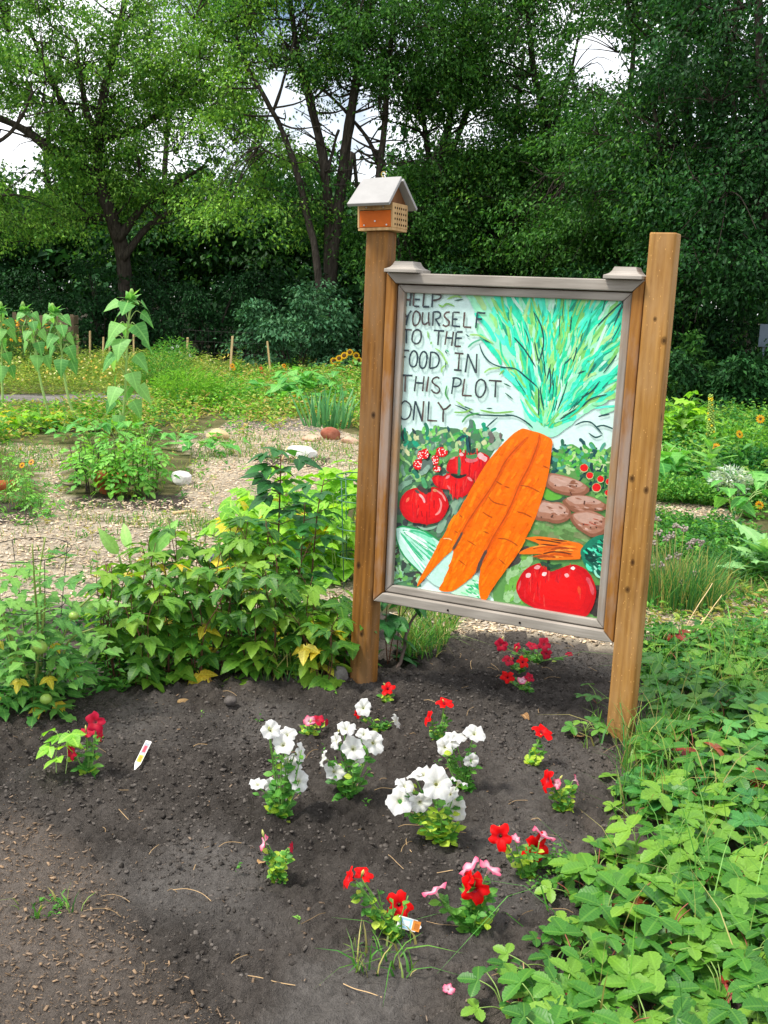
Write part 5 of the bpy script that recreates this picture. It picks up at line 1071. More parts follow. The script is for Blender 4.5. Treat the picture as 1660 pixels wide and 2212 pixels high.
def bloomer(name, label, cat, base, heads, me, R, leaf, lsize, nl, group=None, Y=None, face=(0, -1, .4), pale=GREEN, spread=.1):
    b = G(*base) if Y is None else D(base[0], base[1], Y); P = Plant(name, label, cat, b, group); Y0 = P.p[1]
    for (x, y) in heads:
        q = D(x, y, Y0 + mr.uniform(-.05, .05)) - P.p; Q = P.stem([(mr.uniform(-.03, .03), mr.uniform(-.03, .03), 0), q * [.6, .6, .5] + rvec(mr, .02), q], .006, .0035, pale)
        add_head(P, me, q, (face[0] + mr.uniform(-.4, .4), face[1], face[2] + mr.uniform(-.2, .3)), R * mr.uniform(.85, 1.1))
        for k in range(max(1, nl // len(heads))):
            t = mr.uniform(.05, .95); p = Q[int(t * (len(Q) - 1))]; a = mr.uniform(0, 6.283); P.leaf(mr.choice(leaf), p, (math.cos(a), math.sin(a), mr.uniform(-.4, .3)), (0, 0, 1), mr.uniform(*lsize))
    P.done(); return P
for i, (hd, lb) in enumerate((([(733, 774), (733, 792)], 'small blooming sunflower with two yellow heads, leftmost of the far ones'), ([(744, 768), (722, 780)], 'small blooming sunflower in the middle of the far yellow ones'), ([(756, 761), (770, 768)], 'small blooming sunflower nearest the left post'), ([(776, 778), (768, 782)], 'small blooming sunflower half hidden behind the left post'))):
    bloomer('sunflower', lb, 'sunflower', (hd[0][0] + 2, 815), hd, H_SUN, .085, L_SUN, (.10, .16), 16, 'small sunflowers in bloom by the trees')

bloomer('lilac_flowers', 'three small lilac flowers standing in the raspberry row', 'flower', (420, 1400), [(423, 1235), (353, 1262), (456, 1204)], H_PUR, .02, L_TOM, (.08, .12), 12)
# ------------------------------------------------------------------ potatoes, squash and herbs left of the path
for i, (x, y, h, n) in enumerate(((165, 1055, .34, 26), (195, 1068, .42, 30), (232, 1075, .40, 30), (270, 1078, .44, 34), (305, 1075, .46, 34), (335, 1062, .40, 28), (262, 1050, .46, 30), (310, 1045, .44, 26), (215, 1045, .5, 26))):
    bushy('potato_plant', 'leafy green potato plant in the small patch beside the white rock', 'potato plant', G(x, y), h, .12, 5, n, L_POT, (.11, .16), mr, 'potato plants by the path', lin('#5f6a3a') if i > 1 else lin('#3f2f38'), .02, .35, .25, .005)
for i, (x, y, h, n, sz) in enumerate(((135, 955, .20, 12, (.12, .17)), (190, 962, .26, 16, (.13, .18)), (255, 960, .24, 14, (.12, .17)), (320, 965, .22, 12, (.11, .16)), (372, 975, .22, 12, (.12, .16)), (415, 985, .20, 12, (.12, .16)), (455, 985, .18, 12, (.11, .15)), (490, 985, .16, 10, (.11, .15)), (240, 930, .25, 10, (.16, .2)))):
    bushy('squash_plant', 'trailing squash plant with round leaves behind the potatoes', 'squash plant', G(x, y), h, .22, 5, n, L_SQ, sz, mr, 'squash plants behind the potatoes', PALE, .10, .1, .3, .004)
for i, (x, y, h, n, sz) in enumerate(((590, 880, .48, 36, (.18, .25)), (640, 872, .58, 44, (.2, .27)), (690, 862, .52, 36, (.18, .25)), (660, 890, .3, 20, (.15, .2)), (560, 862, .35, 20, (.15, .2)), (740, 880, .5, 24, (.12, .18)))):
    bushy('squash_plant', 'large leaved squash plant in the bed beyond the path', 'squash plant', G(x, y), h, .4, 6, n, L_SQ, sz, mr, 'squash plants beyond the path', PALE, .12, .15, .3, .005)
for i, (x, y, h) in enumerate(((15, 1085, .34), (48, 1100, .28), (80, 1095, .24), (-20, 1100, .36), (30, 1060, .34), (95, 1115, .16))):
    bushy('herb_plant', 'straggling green herb in the dark patch at the left edge', 'herb', G(x, y), h, .16, 5, 22, L_POT + L_TOM, (.07, .12), mr, 'herbs at the left edge', GREEN, .02, .3, .15, .003)
bloomer('marigold', 'orange marigold in the patch at the left edge', 'flower', (70, 1085), [(68, 998), (48, 1005)], H_ORA, .025, L_POT, (.05, .08), 10)
for i, (x, y, h) in enumerate(((-5, 945, .32), (25, 940, .3), (60, 935, .26), (95, 930, .22), (150, 925, .2))):
    bushy('herb_plant', 'weedy green plant at the foot of the slim sunflowers', 'herb', G(x, y), h, .2, 5, 24, L_TOM + L_BEAN, (.08, .13), mr, 'plants under the slim sunflowers', GREEN, .02, .3, .15, .003, 1.0, L_RASPY, .15)
bloomer('red_poppy', 'single red flower under the slim sunflowers', 'flower', (55, 930), [(52, 899)], H_RED, .04, L_POT, (.06, .09), 6)
def feathery(name, label, cat, base, h, spread, n, cols, ll, ww, group=None, Y=None):
    """a bush of fine feathery leaves: one mass of foliage on thin stems"""
    b = G(*base); P = Plant(name, label, cat, b, group); k = n; a = nrg.random(k) * 6.283; rr = np.sqrt(nrg.random(k)); zz = nrg.random(k) ** .8
    p = np.stack([np.cos(a) * rr * spread * (.35 + .65 * zz), np.sin(a) * rr * spread * (.35 + .65 * zz), zz * h * (1 - .35 * rr ** 2)], 1)
    d = np.stack([np.cos(a), np.sin(a), nrg.random(k) * 1.6 - .3], 1) + nrg.normal(0, .5, (k, 3)); N = nrg.normal(0, .5, (k, 3)) + [0, 0, 1]
    c = np.array(cols)[nrg.integers(0, len(cols), k)] * (.6 + .7 * nrg.random((k, 1)))
    s = Soup(); s.add(leaf_soup(p, d, N, ll * (.6 + .8 * nrg.random(k)), ww * (.6 + .8 * nrg.random(k)), c)); tag(s.build('foliage', M_VEG, P.o), kind='stuff')
    for i in range(10):
        q = p[i * (k // 10)]; P.stem([(0, 0, 0), q * [.5, .5, .6], q], .004, .002, lin('#7f9a50'))
    P.done(); return P
LIME = [lin('#7fb53a'), lin('#8fc545'), lin('#68a838')]; MIDG = [lin('#5a9a3c'), lin('#4a8a3a'), lin('#7aae48')]; DEEP = [lin('#3f7a35'), lin('#2f6a38'), lin('#55903c')]; SILV = [lin('#c9d6cc'), lin('#dfe8e0'), lin('#a8bfae')]
feathery('feathery_bush', 'bright lime green feathery bush right of the tallest sunflower', 'bush', (405, 880), .55, .55, 2600, LIME, .07, .012)
feathery('feathery_bush', 'green feathery bush behind the lime one', 'bush', (350, 850), .7, .5, 2200, MIDG, .07, .014)
feathery('feathery_bush', 'loose green bush with white flowers in front of the stakes', 'bush', (375, 815), .75, .45, 1800, MIDG, .06, .02)
feathery('feathery_bush', 'low green bush between the lime bush and the squash', 'bush', (480, 880), .35, .6, 2200, LIME + MIDG, .06, .018)
P_ = bloomer('white_flowers', 'cluster of white flowers above the loose green bush', 'flower', (375, 815), [(372, 752), (384, 748), (390, 760), (366, 762), (404, 775), (412, 768)], H_WHI, .035, L_POT, (.05, .08), 12)
for x, y, b, lb in ((502, 790, 815, 'orange flower, leftmost along the far stakes'), (563, 796, 818, 'red flower just left of the leaning stake'), (614, 790, 815, 'orange flower just right of the leaning stake'), (432, 802, 822, 'orange flower near the base of the upright stake')):
    bloomer('far_flower', lb, 'flower', (x, b), [(x, y), (x + 3, y + 6)], H_RED if 'red' in lb else H_ORA, .05, L_POT, (.06, .1), 6)
bloomer('pink_flowers', 'white and pink flowers below the small yellow sunflowers', 'flower', (690, 835), [(660, 818), (672, 822), (700, 830), (708, 826), (684, 834)], H_WHI, .045, L_POT, (.06, .1), 8)
bloomer('orange_squash_flower', 'orange blossom low among the squash beyond the path', 'flower', (612, 885), [(640, 858), (628, 870)], H_ORA, .06, L_SQ, (.1, .14), 4)
# iris clump
P = Plant('iris_clump', 'clump of tall sword shaped iris leaves behind the red rock', 'iris', G(712, 925)); bl = [leaf_mesh('iris_blade', [leaf_data(lambda t: .026 * (1 - t ** 3) + .004, 7, 0, .1, c_, 0, 1.0)], ML_IRIS) for c_ in (.1, .4, .9)]
for i in range(60):
    a = mr.uniform(0, 6.283); r_ = mr.uniform(0, .32); lean = np.array([math.cos(a), math.sin(a) * .6, 0]) * mr.uniform(.05, .5)
    P.leaf(mr.choice(bl), (math.cos(a) * r_, math.sin(a) * r_ * .6, 0), lean + [0, 0, 1], (mr.uniform(-1, 1), -1, .1), mr.uniform(.26, .52))
P.done()
# rocks
def rock(label, px_, dims, mat, seed, sharp=.5, rz=0., name='rock', sink=.25):
    c = gpt(*px_); rg = np.random.default_rng(seed); import bmesh
    bm = bmesh.new(); bmesh.ops.create_icosphere(bm, subdivisions=3, radius=1.0); V = np.array([v.co[:] for v in bm.verts]); F = [tuple(v.index for v in f.verts) for f in bm.faces]; bm.free()
    for k in range(16):
        n = rg.normal(size=3); n /= np.linalg.norm(n); d = rg.uniform(.55, .92); t = V @ n; V = V - np.outer(np.clip(t - d, 0, None) * min(1.0, sharp * 1.4), n)
    V = V * (1 + .06 * (vnoise(V[:, 0] * 3 + seed, V[:, 1] * 3 + V[:, 2] * 2, seed)[:, None] - .5)); V = V * (np.array(dims) / 2)
    V[:, 2] += dims[2] * (.5 - sink); mb = MB(); mb.add(V, F); o = mb.build(name, mat, None, sharp < .45, c, rz); tag(o, label, 'rock'); return o
M_RW = m_rock('white_rock', lin('#e6e4e0'), lin('#c8c4be'), 7); M_RY = m_rock('tan_rock', lin('#dcc79a'), lin('#c0a878'), 7); M_RR = m_rock('red_rock', lin('#8a4a38'), lin('#a8705a'), 6); M_RP = m_rock('pink_rock', lin('#c49a80'), lin('#d8b8a0'), 6); M_RG = m_rock('grey_rock', lin('#8f8a86'), lin('#6a6662'), 20)
rock('flat white rock lying beside the path', (652, 985), (.36, .26, .16), M_RW, 3, .75, -.1)
rock('jagged white rock at the end of the potato patch', (390, 1048), (.19, .15, .19), M_RW, 24, .62, .5)
rock('pale tan rock beside the path below the feathery bushes', (466, 950), (.30, .24, .17), M_RY, 7, .6)
rock('dark red rounded rock in front of the iris', (713, 950), (.24, .2, .19), M_RR, 9, .35)
rock('pink rock left of the dark red one', (673, 953), (.24, .18, .11), M_RP, 11, .4)
rock('pinkish tan rock half behind the left post', (757, 957), (.22, .18, .11), M_RP, 13, .5)
rock('grey stone at the foot of the left post', (735, 1490), (.075, .06, .075), M_RG, 15, .6)
rock('white stone among the orange flowers on the right', (1612, 958), (.32, .24, .14), M_RW, 17, .7)
rock('lump of grey earth behind the bed at left', (498, 1540), (.06, .05, .04), m_rock('earth_lump', lin('#6a6460'), lin('#4a4542'), 25), 19, .3)
rock('lump of dry tan earth near the bed edge', (395, 1530), (.06, .035, .025), m_rock('tan_lump', lin('#9a7f58'), lin('#7a6242'), 25), 21, .4)
# terracotta bowl and broken pot
mb = MB(); a_ = np.linspace(0, 2 * math.pi, 25)[:-1]; pf = [(.08, 0), (.11, .06), (.145, .13), (.155, .13), (.155, .15), (.14, .15), (.12, .06), (.0, .03)]; V = [(r_ * math.cos(t), r_ * math.sin(t), z) for r_, z in pf for t in a_]
mb.add(V, [(i * 24 + k, i * 24 + (k + 1) % 24, (i + 1) * 24 + (k + 1) % 24, (i + 1) * 24 + k) for i in range(len(pf) - 1) for k in range(24)]); tag(mb.build('clay_bowl', M_TERRA, None, True, gpt(240, 1068)), 'brown clay bowl half hidden among the potato plants', 'bowl')
mb = MB(); pf = [(.10, 0), (.12, .09), (.112, .09), (.092, 0)]; a_ = np.linspace(-.4, 1.9, 13); V = [(r_ * math.cos(t), r_ * math.sin(t), z) for r_, z in pf for t in a_]
mb.add(V, [(i * 13 + k, i * 13 + k + 1, ((i + 1) % 4) * 13 + k + 1, ((i + 1) % 4) * 13 + k) for i in range(4) for k in range(12)] + [(0, 13, 26, 39), (51, 38, 25, 12)]); o_ = mb.build('pot_shard', M_TERRA, None, True, gpt(12, 1058), 3.9); tag(o_, 'broken curved terracotta pot piece at the left edge', 'pot shard')
# sticks
def stick(label, pts, r0, r1, mat=M_STICK, name='stick'):
    p0 = np.array(pts[0], float); mb = MB(); Q = catmull(np.array(pts) - p0, 5) if len(pts) > 2 else np.array(pts) - p0; Q = Q + (nrg.random(Q.shape) - .5) * r0 * .8; mb.tube(Q, np.linspace(r0, r1, len(Q)), 6); tag(mb.build(name, mat, None, True, p0), label, 'stick')
b_ = gpt(850, 1462); stick('dark crooked stick leaning up behind the sign by the left post', [b_ - [0, 0, .03], D(868, 1420, b_[1] + .05), D(882, 1360, b_[1] + .12), D(908, 1312, b_[1] + .2)], .009, .005)
b_ = gpt(608, 1000); stick('pale stick propped against the flat white rock', [b_, D(622, 965, b_[1] + .1)], .012, .008, M_STAKE)
stick('thin branch lying in the grass below the slim sunflowers', [gpt(205, 905) + [0, 0, .12], gpt(240, 915) + [0, 0, .08], gpt(285, 930) + [0, 0, .03]], .014, .01, M_STAKE)
stick('weathered stick lying at the end of the potato patch', [gpt(375, 1112) + [0, 0, .012], gpt(425, 1106) + [0, 0, .015]], .013, .011, M_STAKE)
stick('thin dark stick lying on the path left of the potatoes', [gpt(118, 1050) + [0, 0, .01], gpt(165, 1055) + [0, 0, .01]], .007, .005)
# stakes and wire fence by the trees
for (x0, y0, x1, y1, w, lb) in ((168, 722, 168, 790, .055, 'pale wooden stake, leftmost of the far row'), (195, 715, 195, 785, .055, 'tall pale stake, second from the left in the far row'), (237, 724, 237, 795, .05, 'stake just left of the tallest sunflower'), (289, 722, 290, 800, .045, 'stake seen through the leaves of the tallest sunflower'),
                                (406, 729, 404, 805, .06, 'upright stake right of the tallest sunflower'), (503, 726, 497, 812, .065, 'tallest pale stake, leaning slightly right'), (578, 737, 586, 815, .055, 'stake leaning left, rightmost of the far row'), (98, 730, 98, 800, .05, 'stake behind the slim sunflowers'), (224, 728, 222, 795, .045, 'thin stake behind the tallest sunflower')):
    b = gpt(x1, y1); t = D(x0, y0, b[1]); d = t - b; mb = MB(); L = np.linalg.norm(d); mb.box((0, 0, L / 2 - .05), (w, w * .6, L + .1)); o = mb.build('wooden_stake', M_STAKE, None, False, b); o.rotation_euler = Vector([float(v) for v in d]).to_track_quat('Z', 'Y').to_euler(); tag(o, lb, 'stake', 'wooden stakes by the trees')
A = gpt(395, 795); B = gpt(612, 802); fo = empty('wire_fence', (A + B) / 2); tag(fo, 'thin dark wire mesh fence strung along the far stakes', 'fence'); c0 = (A + B) / 2
for z in (.12, .35, .58, .8):
    mb = MB(); mb.tube([A - c0 + [0, 0, z], (A + B) / 2 - c0 + [0, 0, z - .015], B - c0 + [0, 0, z]], .0035, 4); mb.build('strand', M_WIREDARK, fo)
for k in range(17):
    q = A + (B - A) * k / 16 - c0; mb = MB(); mb.tube([q + [0, 0, .05], q + [0, 0, .82]], .003, 4); mb.build('upright_wire', M_WIREDARK, fo)
# wooden bin behind the yellow flowers
b = gpt(95, 790); bo = empty('wooden_bin', b, .15); tag(bo, 'slatted wooden compost bin behind the tall yellow flowers', 'bin')
for k in range(5):
    mb = MB(); mb.box((0, 0, .1 + k * .2), (1.1, .03, .17)); mb.build('slat', M_OLDWOOD, bo); mb = MB(); mb.box((.54, .5, .1 + k * .2), (.03, .95, .17)); mb.build('slat', M_OLDWOOD, bo)
for sx in (-.55, .55):
    mb = MB(); mb.box((sx, .035, .5), (.07, .035, 1.05)); mb.build('corner_post', M_OLDWOOD, bo)
# far grey sign on the right
b = np.array([*D(1645, 880, 18.4)[:2], 0]); t = D(1645, 705, 18.4); fs = empty('far_sign', b); tag(fs, 'grey metal sign board on two posts at the far right edge', 'sign')
mb = MB(); mb.box((0, 0, t[2] - .15), (.34, .02, .38)); bevel(mb.build('board', M_GREYMETAL, fs), .004)
for sx in (-.06, .09):
    mb = MB(); mb.tube([(sx, .03, -.1), (sx, .03, t[2] + (.12 if sx > 0 else .0))], .02, 8); mb.build('post', M_GREYMETAL, fs)

# ------------------------------------------------------------------ right of the sign
for i, (x, y, h, n, sz, lb) in enumerate(((1425, 1065, .42, 20, (.18, .25), 'dark broad leaved plant right of the sign, nearest the right post'), (1465, 1060, .40, 18, (.18, .24), 'dark broad leaved plant left of the tall mullein'), (1590, 1120, .28, 16, (.14, .19), 'broad leaved plant with a yellow leaf below the silver foliage'), (1630, 1100, .34, 16, (.14, .2), 'broad leaved plant at the right edge beside the silver foliage'), (1520, 1085, .22, 10, (.16, .2), 'low broad leaved plant at the foot of the mullein'))):
    bushy('squash_plant', lb, 'squash plant', G(x, y), h, .25, 5, n, L_SQ, sz, mr, None, PALE, .08, .3, .2, .006)
for i, (x, y, h, n) in enumerate(((1425, 985, .62, 40), (1460, 975, .75, 46), (1495, 985, .55, 36))):
    bushy('raspberry_cane', 'light green raspberry cane behind the broad leaved plants on the right', 'raspberry', G(x, y), h, .3, 5, n, L_BEAN + L_RASP, (.13, .18), mr, 'raspberry canes right of the sign', GREEN, .04, .25, .15, .005)
P = Plant('mullein', 'tall mullein spike with yellow tip right of the sign', 'mullein', G(1535, 1072)); t = D(1536, 852, P.p[1]) - P.p
P.stem([(0, 0, 0), t * .5, t * .72], .018, .014, lin('#8fb860'), 8)
for k in range(26):
    a = k * 2.4; f = k / 26; q = t * (f * .62); P.leaf(mr.choice(L_MULL), q, (math.cos(a), math.sin(a), .25 + .9 * f), (0, 0, 1), .34 * (1 - f * .62))
sp = MB(); P_n = 130
for k in range(P_n):
    f = k / P_n; a = k * 2.4; z = .58 + .42 * f; r_ = .03 * (1 - .55 * f); q = t * z + np.array([math.cos(a) * r_, math.sin(a) * r_, 0]); sp.add(_ico * (.014 * (1 - .4 * f)) + q, _icof, lin('#e8d030') if (k % 9 == 0 or .86 < f < .93) else lin('#8fb050'))
sp.build('flower_spike', M_STEM, P.o, True); P.done()
bloomer('orange_flowers', 'tall plant with orange daisy flowers at the right edge', 'flower', (1590, 1060), [(1643, 905), (1598, 938), (1547, 966), (1560, 1010), (1577, 1004), (1552, 1030), (1566, 1040), (1569, 1012), (1553, 1016)], H_ORA, .045, L_SUN, (.09, .14), 60)
bloomer('orange_flowers', 'lone orange flower low at the right edge', 'flower', (1645, 1120), [(1641, 1091)], H_ORA, .04, L_POT, (.08, .12), 10)
feathery('dusty_miller', 'silvery white foliage plant beside the path on the right', 'plant', (1572, 1098), .34, .17, 1500, SILV, .045, .016)
feathery('leafy_bush', 'dense dark green bush filling the bed right of the broad leaves', 'bush', (1620, 1060), .4, .4, 2600, DEEP, .06, .035)
feathery('leafy_bush', 'low bright green herb bush in front of the dark broad leaves', 'bush', (1440, 1085), .22, .35, 2200, MIDG, .035, .022)
feathery('leafy_bush', 'low green herb bush left of the silvery plant', 'bush', (1510, 1092), .2, .3, 1800, MIDG, .035, .022)
feathery('leafy_bush', 'bushy green plants behind the tall mullein', 'bush', (1580, 990), .4, .7, 2600, MIDG + LIME, .06, .03)
P = Plant('thistle', 'large pale thistle with jagged leaves at the right edge', 'thistle', G(1645, 1255))
for i in range(16):
    a = i * 2.4; P.leaf(mr.choice(L_THIS), (0, 0, .02 + .012 * i), (math.cos(a), math.sin(a), .1 + .06 * i), (0, 0, 1), mr.uniform(.2, .34))
P.stem([(0, 0, 0), (0, 0, .3)], .01, .006); P.done()
# chives
P = Plant('chive_clump', 'clump of thin chives with dry grey seed heads right of the right post', 'chives', G(1460, 1310)); n = 700
aa = nrg.random(n) * 6.283; rr = np.sqrt(nrg.random(n)) * .2; pp = np.stack([np.cos(aa) * rr * 1.3, np.sin(aa) * rr, np.zeros(n)], 1)
s = Soup(); s.add(blade_soup(pp, .22 + .2 * nrg.random(n), nrg.normal(0, .25, (n, 3)) * [1, 1, 0] + np.stack([np.cos(aa), np.sin(aa), 0 * aa], 1) * .25, np.full(n, .006), np.array([lin('#4f8a44'), lin('#69a050'), lin('#3f7a45'), lin('#b0a860')])[nrg.integers(0, 4, n)]))
tag(s.build('blades', M_GRASS, P.o), kind='stuff')
for (x, y) in ((1422, 1150), (1440, 1163), (1451, 1156), (1412, 1172), (1462, 1135), (1478, 1142), (1500, 1170), (1515, 1172), (1445, 1205), (1465, 1200), (1490, 1178), (1430, 1220), (1420, 1120), (1505, 1240), (1475, 1260), (1408, 1225)):
    q = D(x, y, P.p[1] + mr.uniform(-.12, .12)) - P.p; P.stem([(q[0] * .5, q[1] * .5, 0), q * [.9, .9, .6], q], .002, .0016, lin('#b8b070'), 4); hb = MB()
    for k in range(16): hb.add(_ico * .0065 + rvec(mr, .016), _icof, np.array(lin('#9a8f86')) * mr.uniform(.6, 1.3))
    hb.build('seed_head', M_STRAW, P.o, False, q)
P.done()
for (x0, y0, x1, y1, lb) in ((1480, 1410, 1560, 1285, 'long dry stalk leaning across the path right of the right post'), (1470, 1380, 1540, 1260, 'shorter dry stalk beside the long leaning one'), (1475, 1660, 1490, 1545, 'pale dry seed stalk standing in the strawberry patch')):
    b = gpt(x0, y0); stick(lb, [b, D((x0 + x1) / 2 - 4, (y0 + y1) / 2, b[1] + .1), D(x1, y1, b[1] + .25)], .0035, .002, M_STAKE, 'dry_stalk')

# ------------------------------------------------------------------ masses nobody could count: weeds, grass, meadow
def weeds(name, polys, label, h, ll, ww, cols, per_stem=7, cat='weeds', dens=None):
    s = Soup()
    for poly, n in polys:
        p = scatter_in(ground_poly(poly), n, nrg); f = fbm(p[:, 0] * .9, p[:, 1] * .9, 3, 15); p = p[nrg.random(len(p)) < np.clip(f * 2.6 - .6, .08, 1)]; f = fbm(p[:, 0] * .9, p[:, 1] * .9, 3, 15); k = len(p)
        hh = h * (.35 + 1.1 * nrg.random(k)) * (.4 + f); q = np.repeat(p, per_stem, 0); m = len(q); t = nrg.random(m); a = nrg.random(m) * 6.283
        P = np.concatenate([q + np.stack([np.cos(a), np.sin(a)], 1) * (.05 * h / .3) * nrg.random((m, 1)), (ground_z(q[:, 0], q[:, 1]) + np.repeat(hh, per_stem) * t)[:, None]], 1)
        d = np.stack([np.cos(a), np.sin(a), nrg.random(m) * 1.2 - .2], 1); N = np.stack([nrg.normal(0, .4, m), nrg.normal(0, .4, m), np.ones(m)], 1)
        ci = nrg.integers(0, len(cols), k); c = np.repeat(np.array(cols)[ci], per_stem, 0) * (.55 + .8 * nrg.random((m, 1)))
        s.add(leaf_soup(P, d, N, ll * (.5 + nrg.random(m)), ww * (.5 + nrg.random(m)), c))
    return tag(s.build(name, M_VEG), label, cat, None, 'stuff')
weeds('mixed_weeds', [([(330, 800), (790, 795), (790, 935), (640, 902), (520, 893), (470, 925), (380, 945), (300, 900)], 5200), ([(-20, 890), (330, 893), (340, 950), (130, 960), (-20, 965)], 1100), ([(500, 890), (640, 905), (600, 940), (480, 945)], 200), ([(790, 800), (1400, 835), (1400, 1060), (1000, 985), (790, 940)], 2600), ([(-900, 800), (-40, 800), (-20, 1080), (-900, 1100)], 3200)], 'mixed green weeds covering the far beds', .2, .065, .026, MIDG + LIME + [lin('#b0a85a'), lin('#9aae55'), lin('#c4b070'), lin('#a8b860')], 9)
weeds('bed_weeds', [([(1390, 940), (1720, 930), (1720, 1115), (1600, 1115), (1480, 1072), (1390, 1072)], 2600), ([(1390, 900), (1500, 900), (1720, 920), (1720, 950), (1390, 950)], 700)], 'green weeds filling the beds right of the sign', .24, .055, .028, MIDG + DEEP + [lin('#8aae48')], 9)
weeds('row_weeds', [([(-40, 1560), (150, 1530), (400, 1478), (740, 1462), (760, 1330), (-40, 1340)], 900), ([(-900, 1345), (-45, 1340), (-45, 1560), (-900, 1640)], 1500), ([(780, 1090), (1390, 1130), (1330, 1320), (850, 1320)], 1500), ([(1380, 1400), (1720, 1385), (1800, 1500), (1400, 1480)], 600), ([(560, 1180), (790, 1150), (790, 1260), (560, 1300)], 200), ([(1390, 1115), (1600, 1145), (1720, 1245), (1720, 1295), (1560, 1235), (1390, 1200)], 1300)], 'small leafy weeds under the raspberry row and behind the strawberries', .10, .035, .018, MIDG + DEEP, 8)
weeds('path_weeds', [(PATHS[0], 170), ([(0, 960), (420, 1000), (600, 1180), (0, 1280)], 90), (PATHS[3], 160)], 'sparse low weeds coming up through the wood chip paths', .07, .04, .016, MIDG + [lin('#9aae55'), lin('#b0a85a')], 8)
weeds('meadow_plants', [([(-40, 800), (530, 800), (400, 852), (-40, 852)], 3600)], 'pale green stalks of the yellow flowered meadow strip', .36, .07, .012, [lin('#9ab052'), lin('#84a848'), lin('#b0b860'), lin('#7a9a45')], 13, 'meadow')
def blooms(name, poly, n, z0, z1, R, cols, label):
    p = scatter_in(ground_poly(poly), n, nrg); k = len(p); c = np.concatenate([p, (ground_z(p[:, 0], p[:, 1]) + z0 + (z1 - z0) * nrg.random(k))[:, None]], 1); s = Soup()
    a = np.arange(7) * 2 * math.pi / 7; r_ = R * (.6 + .8 * nrg.random(k)); tl = nrg.normal(0, .35, (k, 2)); V = [c + np.stack([0 * r_, 0 * r_, r_ * .2], 1)]
    for t in a: dx, dy = np.cos(t) * r_, np.sin(t) * r_; V.append(c + np.stack([dx, dy, dx * tl[:, 0] + dy * (tl[:, 1] + .5)], 1))
    V = np.stack(V, 1).reshape(-1, 3); F = (np.arange(k)[:, None, None] * 8 + np.array([[0, 1 + i, 1 + (i + 1) % 7] for i in range(7)])[None]).reshape(-1, 3)
    s.add((V, F, np.repeat(np.array(cols)[nrg.integers(0, len(cols), k)], 8, 0))); return tag(s.build(name, M_FLOWER), label, 'flowers', None, 'stuff')
blooms('meadow_blooms', [(-40, 800), (500, 800), (400, 850), (-40, 850)], 520, .10, .38, .018, [lin('#e0c860'), lin('#ece0a0'), lin('#d8b048')], 'tiny yellow flowers dotting the meadow strip')
feathery('yellow_flower_clump', 'tall clump of yellow flowers in front of the wooden bin', 'flower', (60, 812), 1.0, .9, 5200, [lin('#4f7a38'), lin('#5f8a40'), lin('#3f6a35')], .09, .016)
blooms('tall_yellow_blooms', [(-30, 806), (135, 806), (135, 818), (-30, 818)], 80, .5, 1.0, .028, [lin('#e8a828'), lin('#ecc040'), lin('#dc9420')], 'orange yellow flower heads above the tall clump')
def grass(name, polys, label, h, w, cols, lean=.35):
    s = Soup()
    for poly, n, hs in polys:
        p = scatter_in(ground_poly(poly), n, nrg); f = fbm(p[:, 0] * 1.6, p[:, 1] * 1.6, 3, 25); p = p[nrg.random(len(p)) < np.clip(f * 3 - .8, .05, 1)]; k = len(p); P = np.concatenate([p, ground_z(p[:, 0], p[:, 1])[:, None] - .004], 1)
        s.add(blade_soup(P, h * hs * (.4 + nrg.random(k)), nrg.normal(0, lean, (k, 3)) * [1, 1, 0], w * (.6 + .8 * nrg.random(k)), np.array(cols)[nrg.integers(0, len(cols), k)] * (.7 + .6 * nrg.random((k, 1)))))
    return tag(s.build(name, M_GRASS), label, 'grass', None, 'stuff')
GC = [lin('#4f8a34'), lin('#66993c'), lin('#3f7832'), lin('#84a04c'), lin('#a89f60')]
grass('path_grass', [([(150, 1085), (420, 1105), (720, 1170), (640, 1215), (480, 1160), (300, 1140), (150, 1120)], 2600, .45), ([(430, 930), (800, 950), (800, 1020), (560, 1000), (430, 1010)], 2400, .8), ([(0, 955), (140, 965), (140, 1090), (0, 1100)], 1500, .6), ([(1390, 1110), (1600, 1140), (1760, 1250), (1760, 1300), (1390, 1310)], 1900, 1.1), ([(-20, 1000), (420, 1000), (600, 1200), (-20, 1290)], 1200, .7), ([(860, 1330), (1000, 1330), (960, 1420), (870, 1440)], 500, 1.4), ([(780, 1085), (1390, 1125), (1330, 1320), (850, 1320)], 2200, .8), ([(-900, 1080), (-30, 1080), (-30, 1300), (-900, 1340)], 1200, .7)], 'tufts of grass along the garden paths', .10, .007, GC, .5)
grass('patch_grass', [([(1385, 1400), (1660, 1390), (1800, 1420), (1700, 1600), (1400, 1600)], 1300, 1.0), ([(1330, 1620), (1480, 1600), (1500, 1750), (1340, 1720)], 300, 1.0), ([(1350, 1700), (1760, 1600), (1800, 2400), (1150, 2300), (1250, 1900)], 900, 1.0), ([(560, 1440), (700, 1440), (700, 1490), (560, 1490)], 160, .8)], 'long thin grass growing among the strawberries and canes', .2, .005, GC, .45)
grass('far_lawn', [([(-60, 770), (640, 790), (640, 812), (-60, 812)], 6000, 1), ([(640, 790), (1380, 830), (1380, 850), (640, 812)], 3500, 1), ([(-900, 765), (-60, 770), (-60, 812), (-900, 810)], 4000, 1), ([(1380, 850), (1760, 880), (1760, 935), (1380, 920)], 6000, 1)], 'mown grass strip in front of the trees', .09, .02, [lin('#4f7f35'), lin('#5f8f3c'), lin('#7a9a48')], .4)
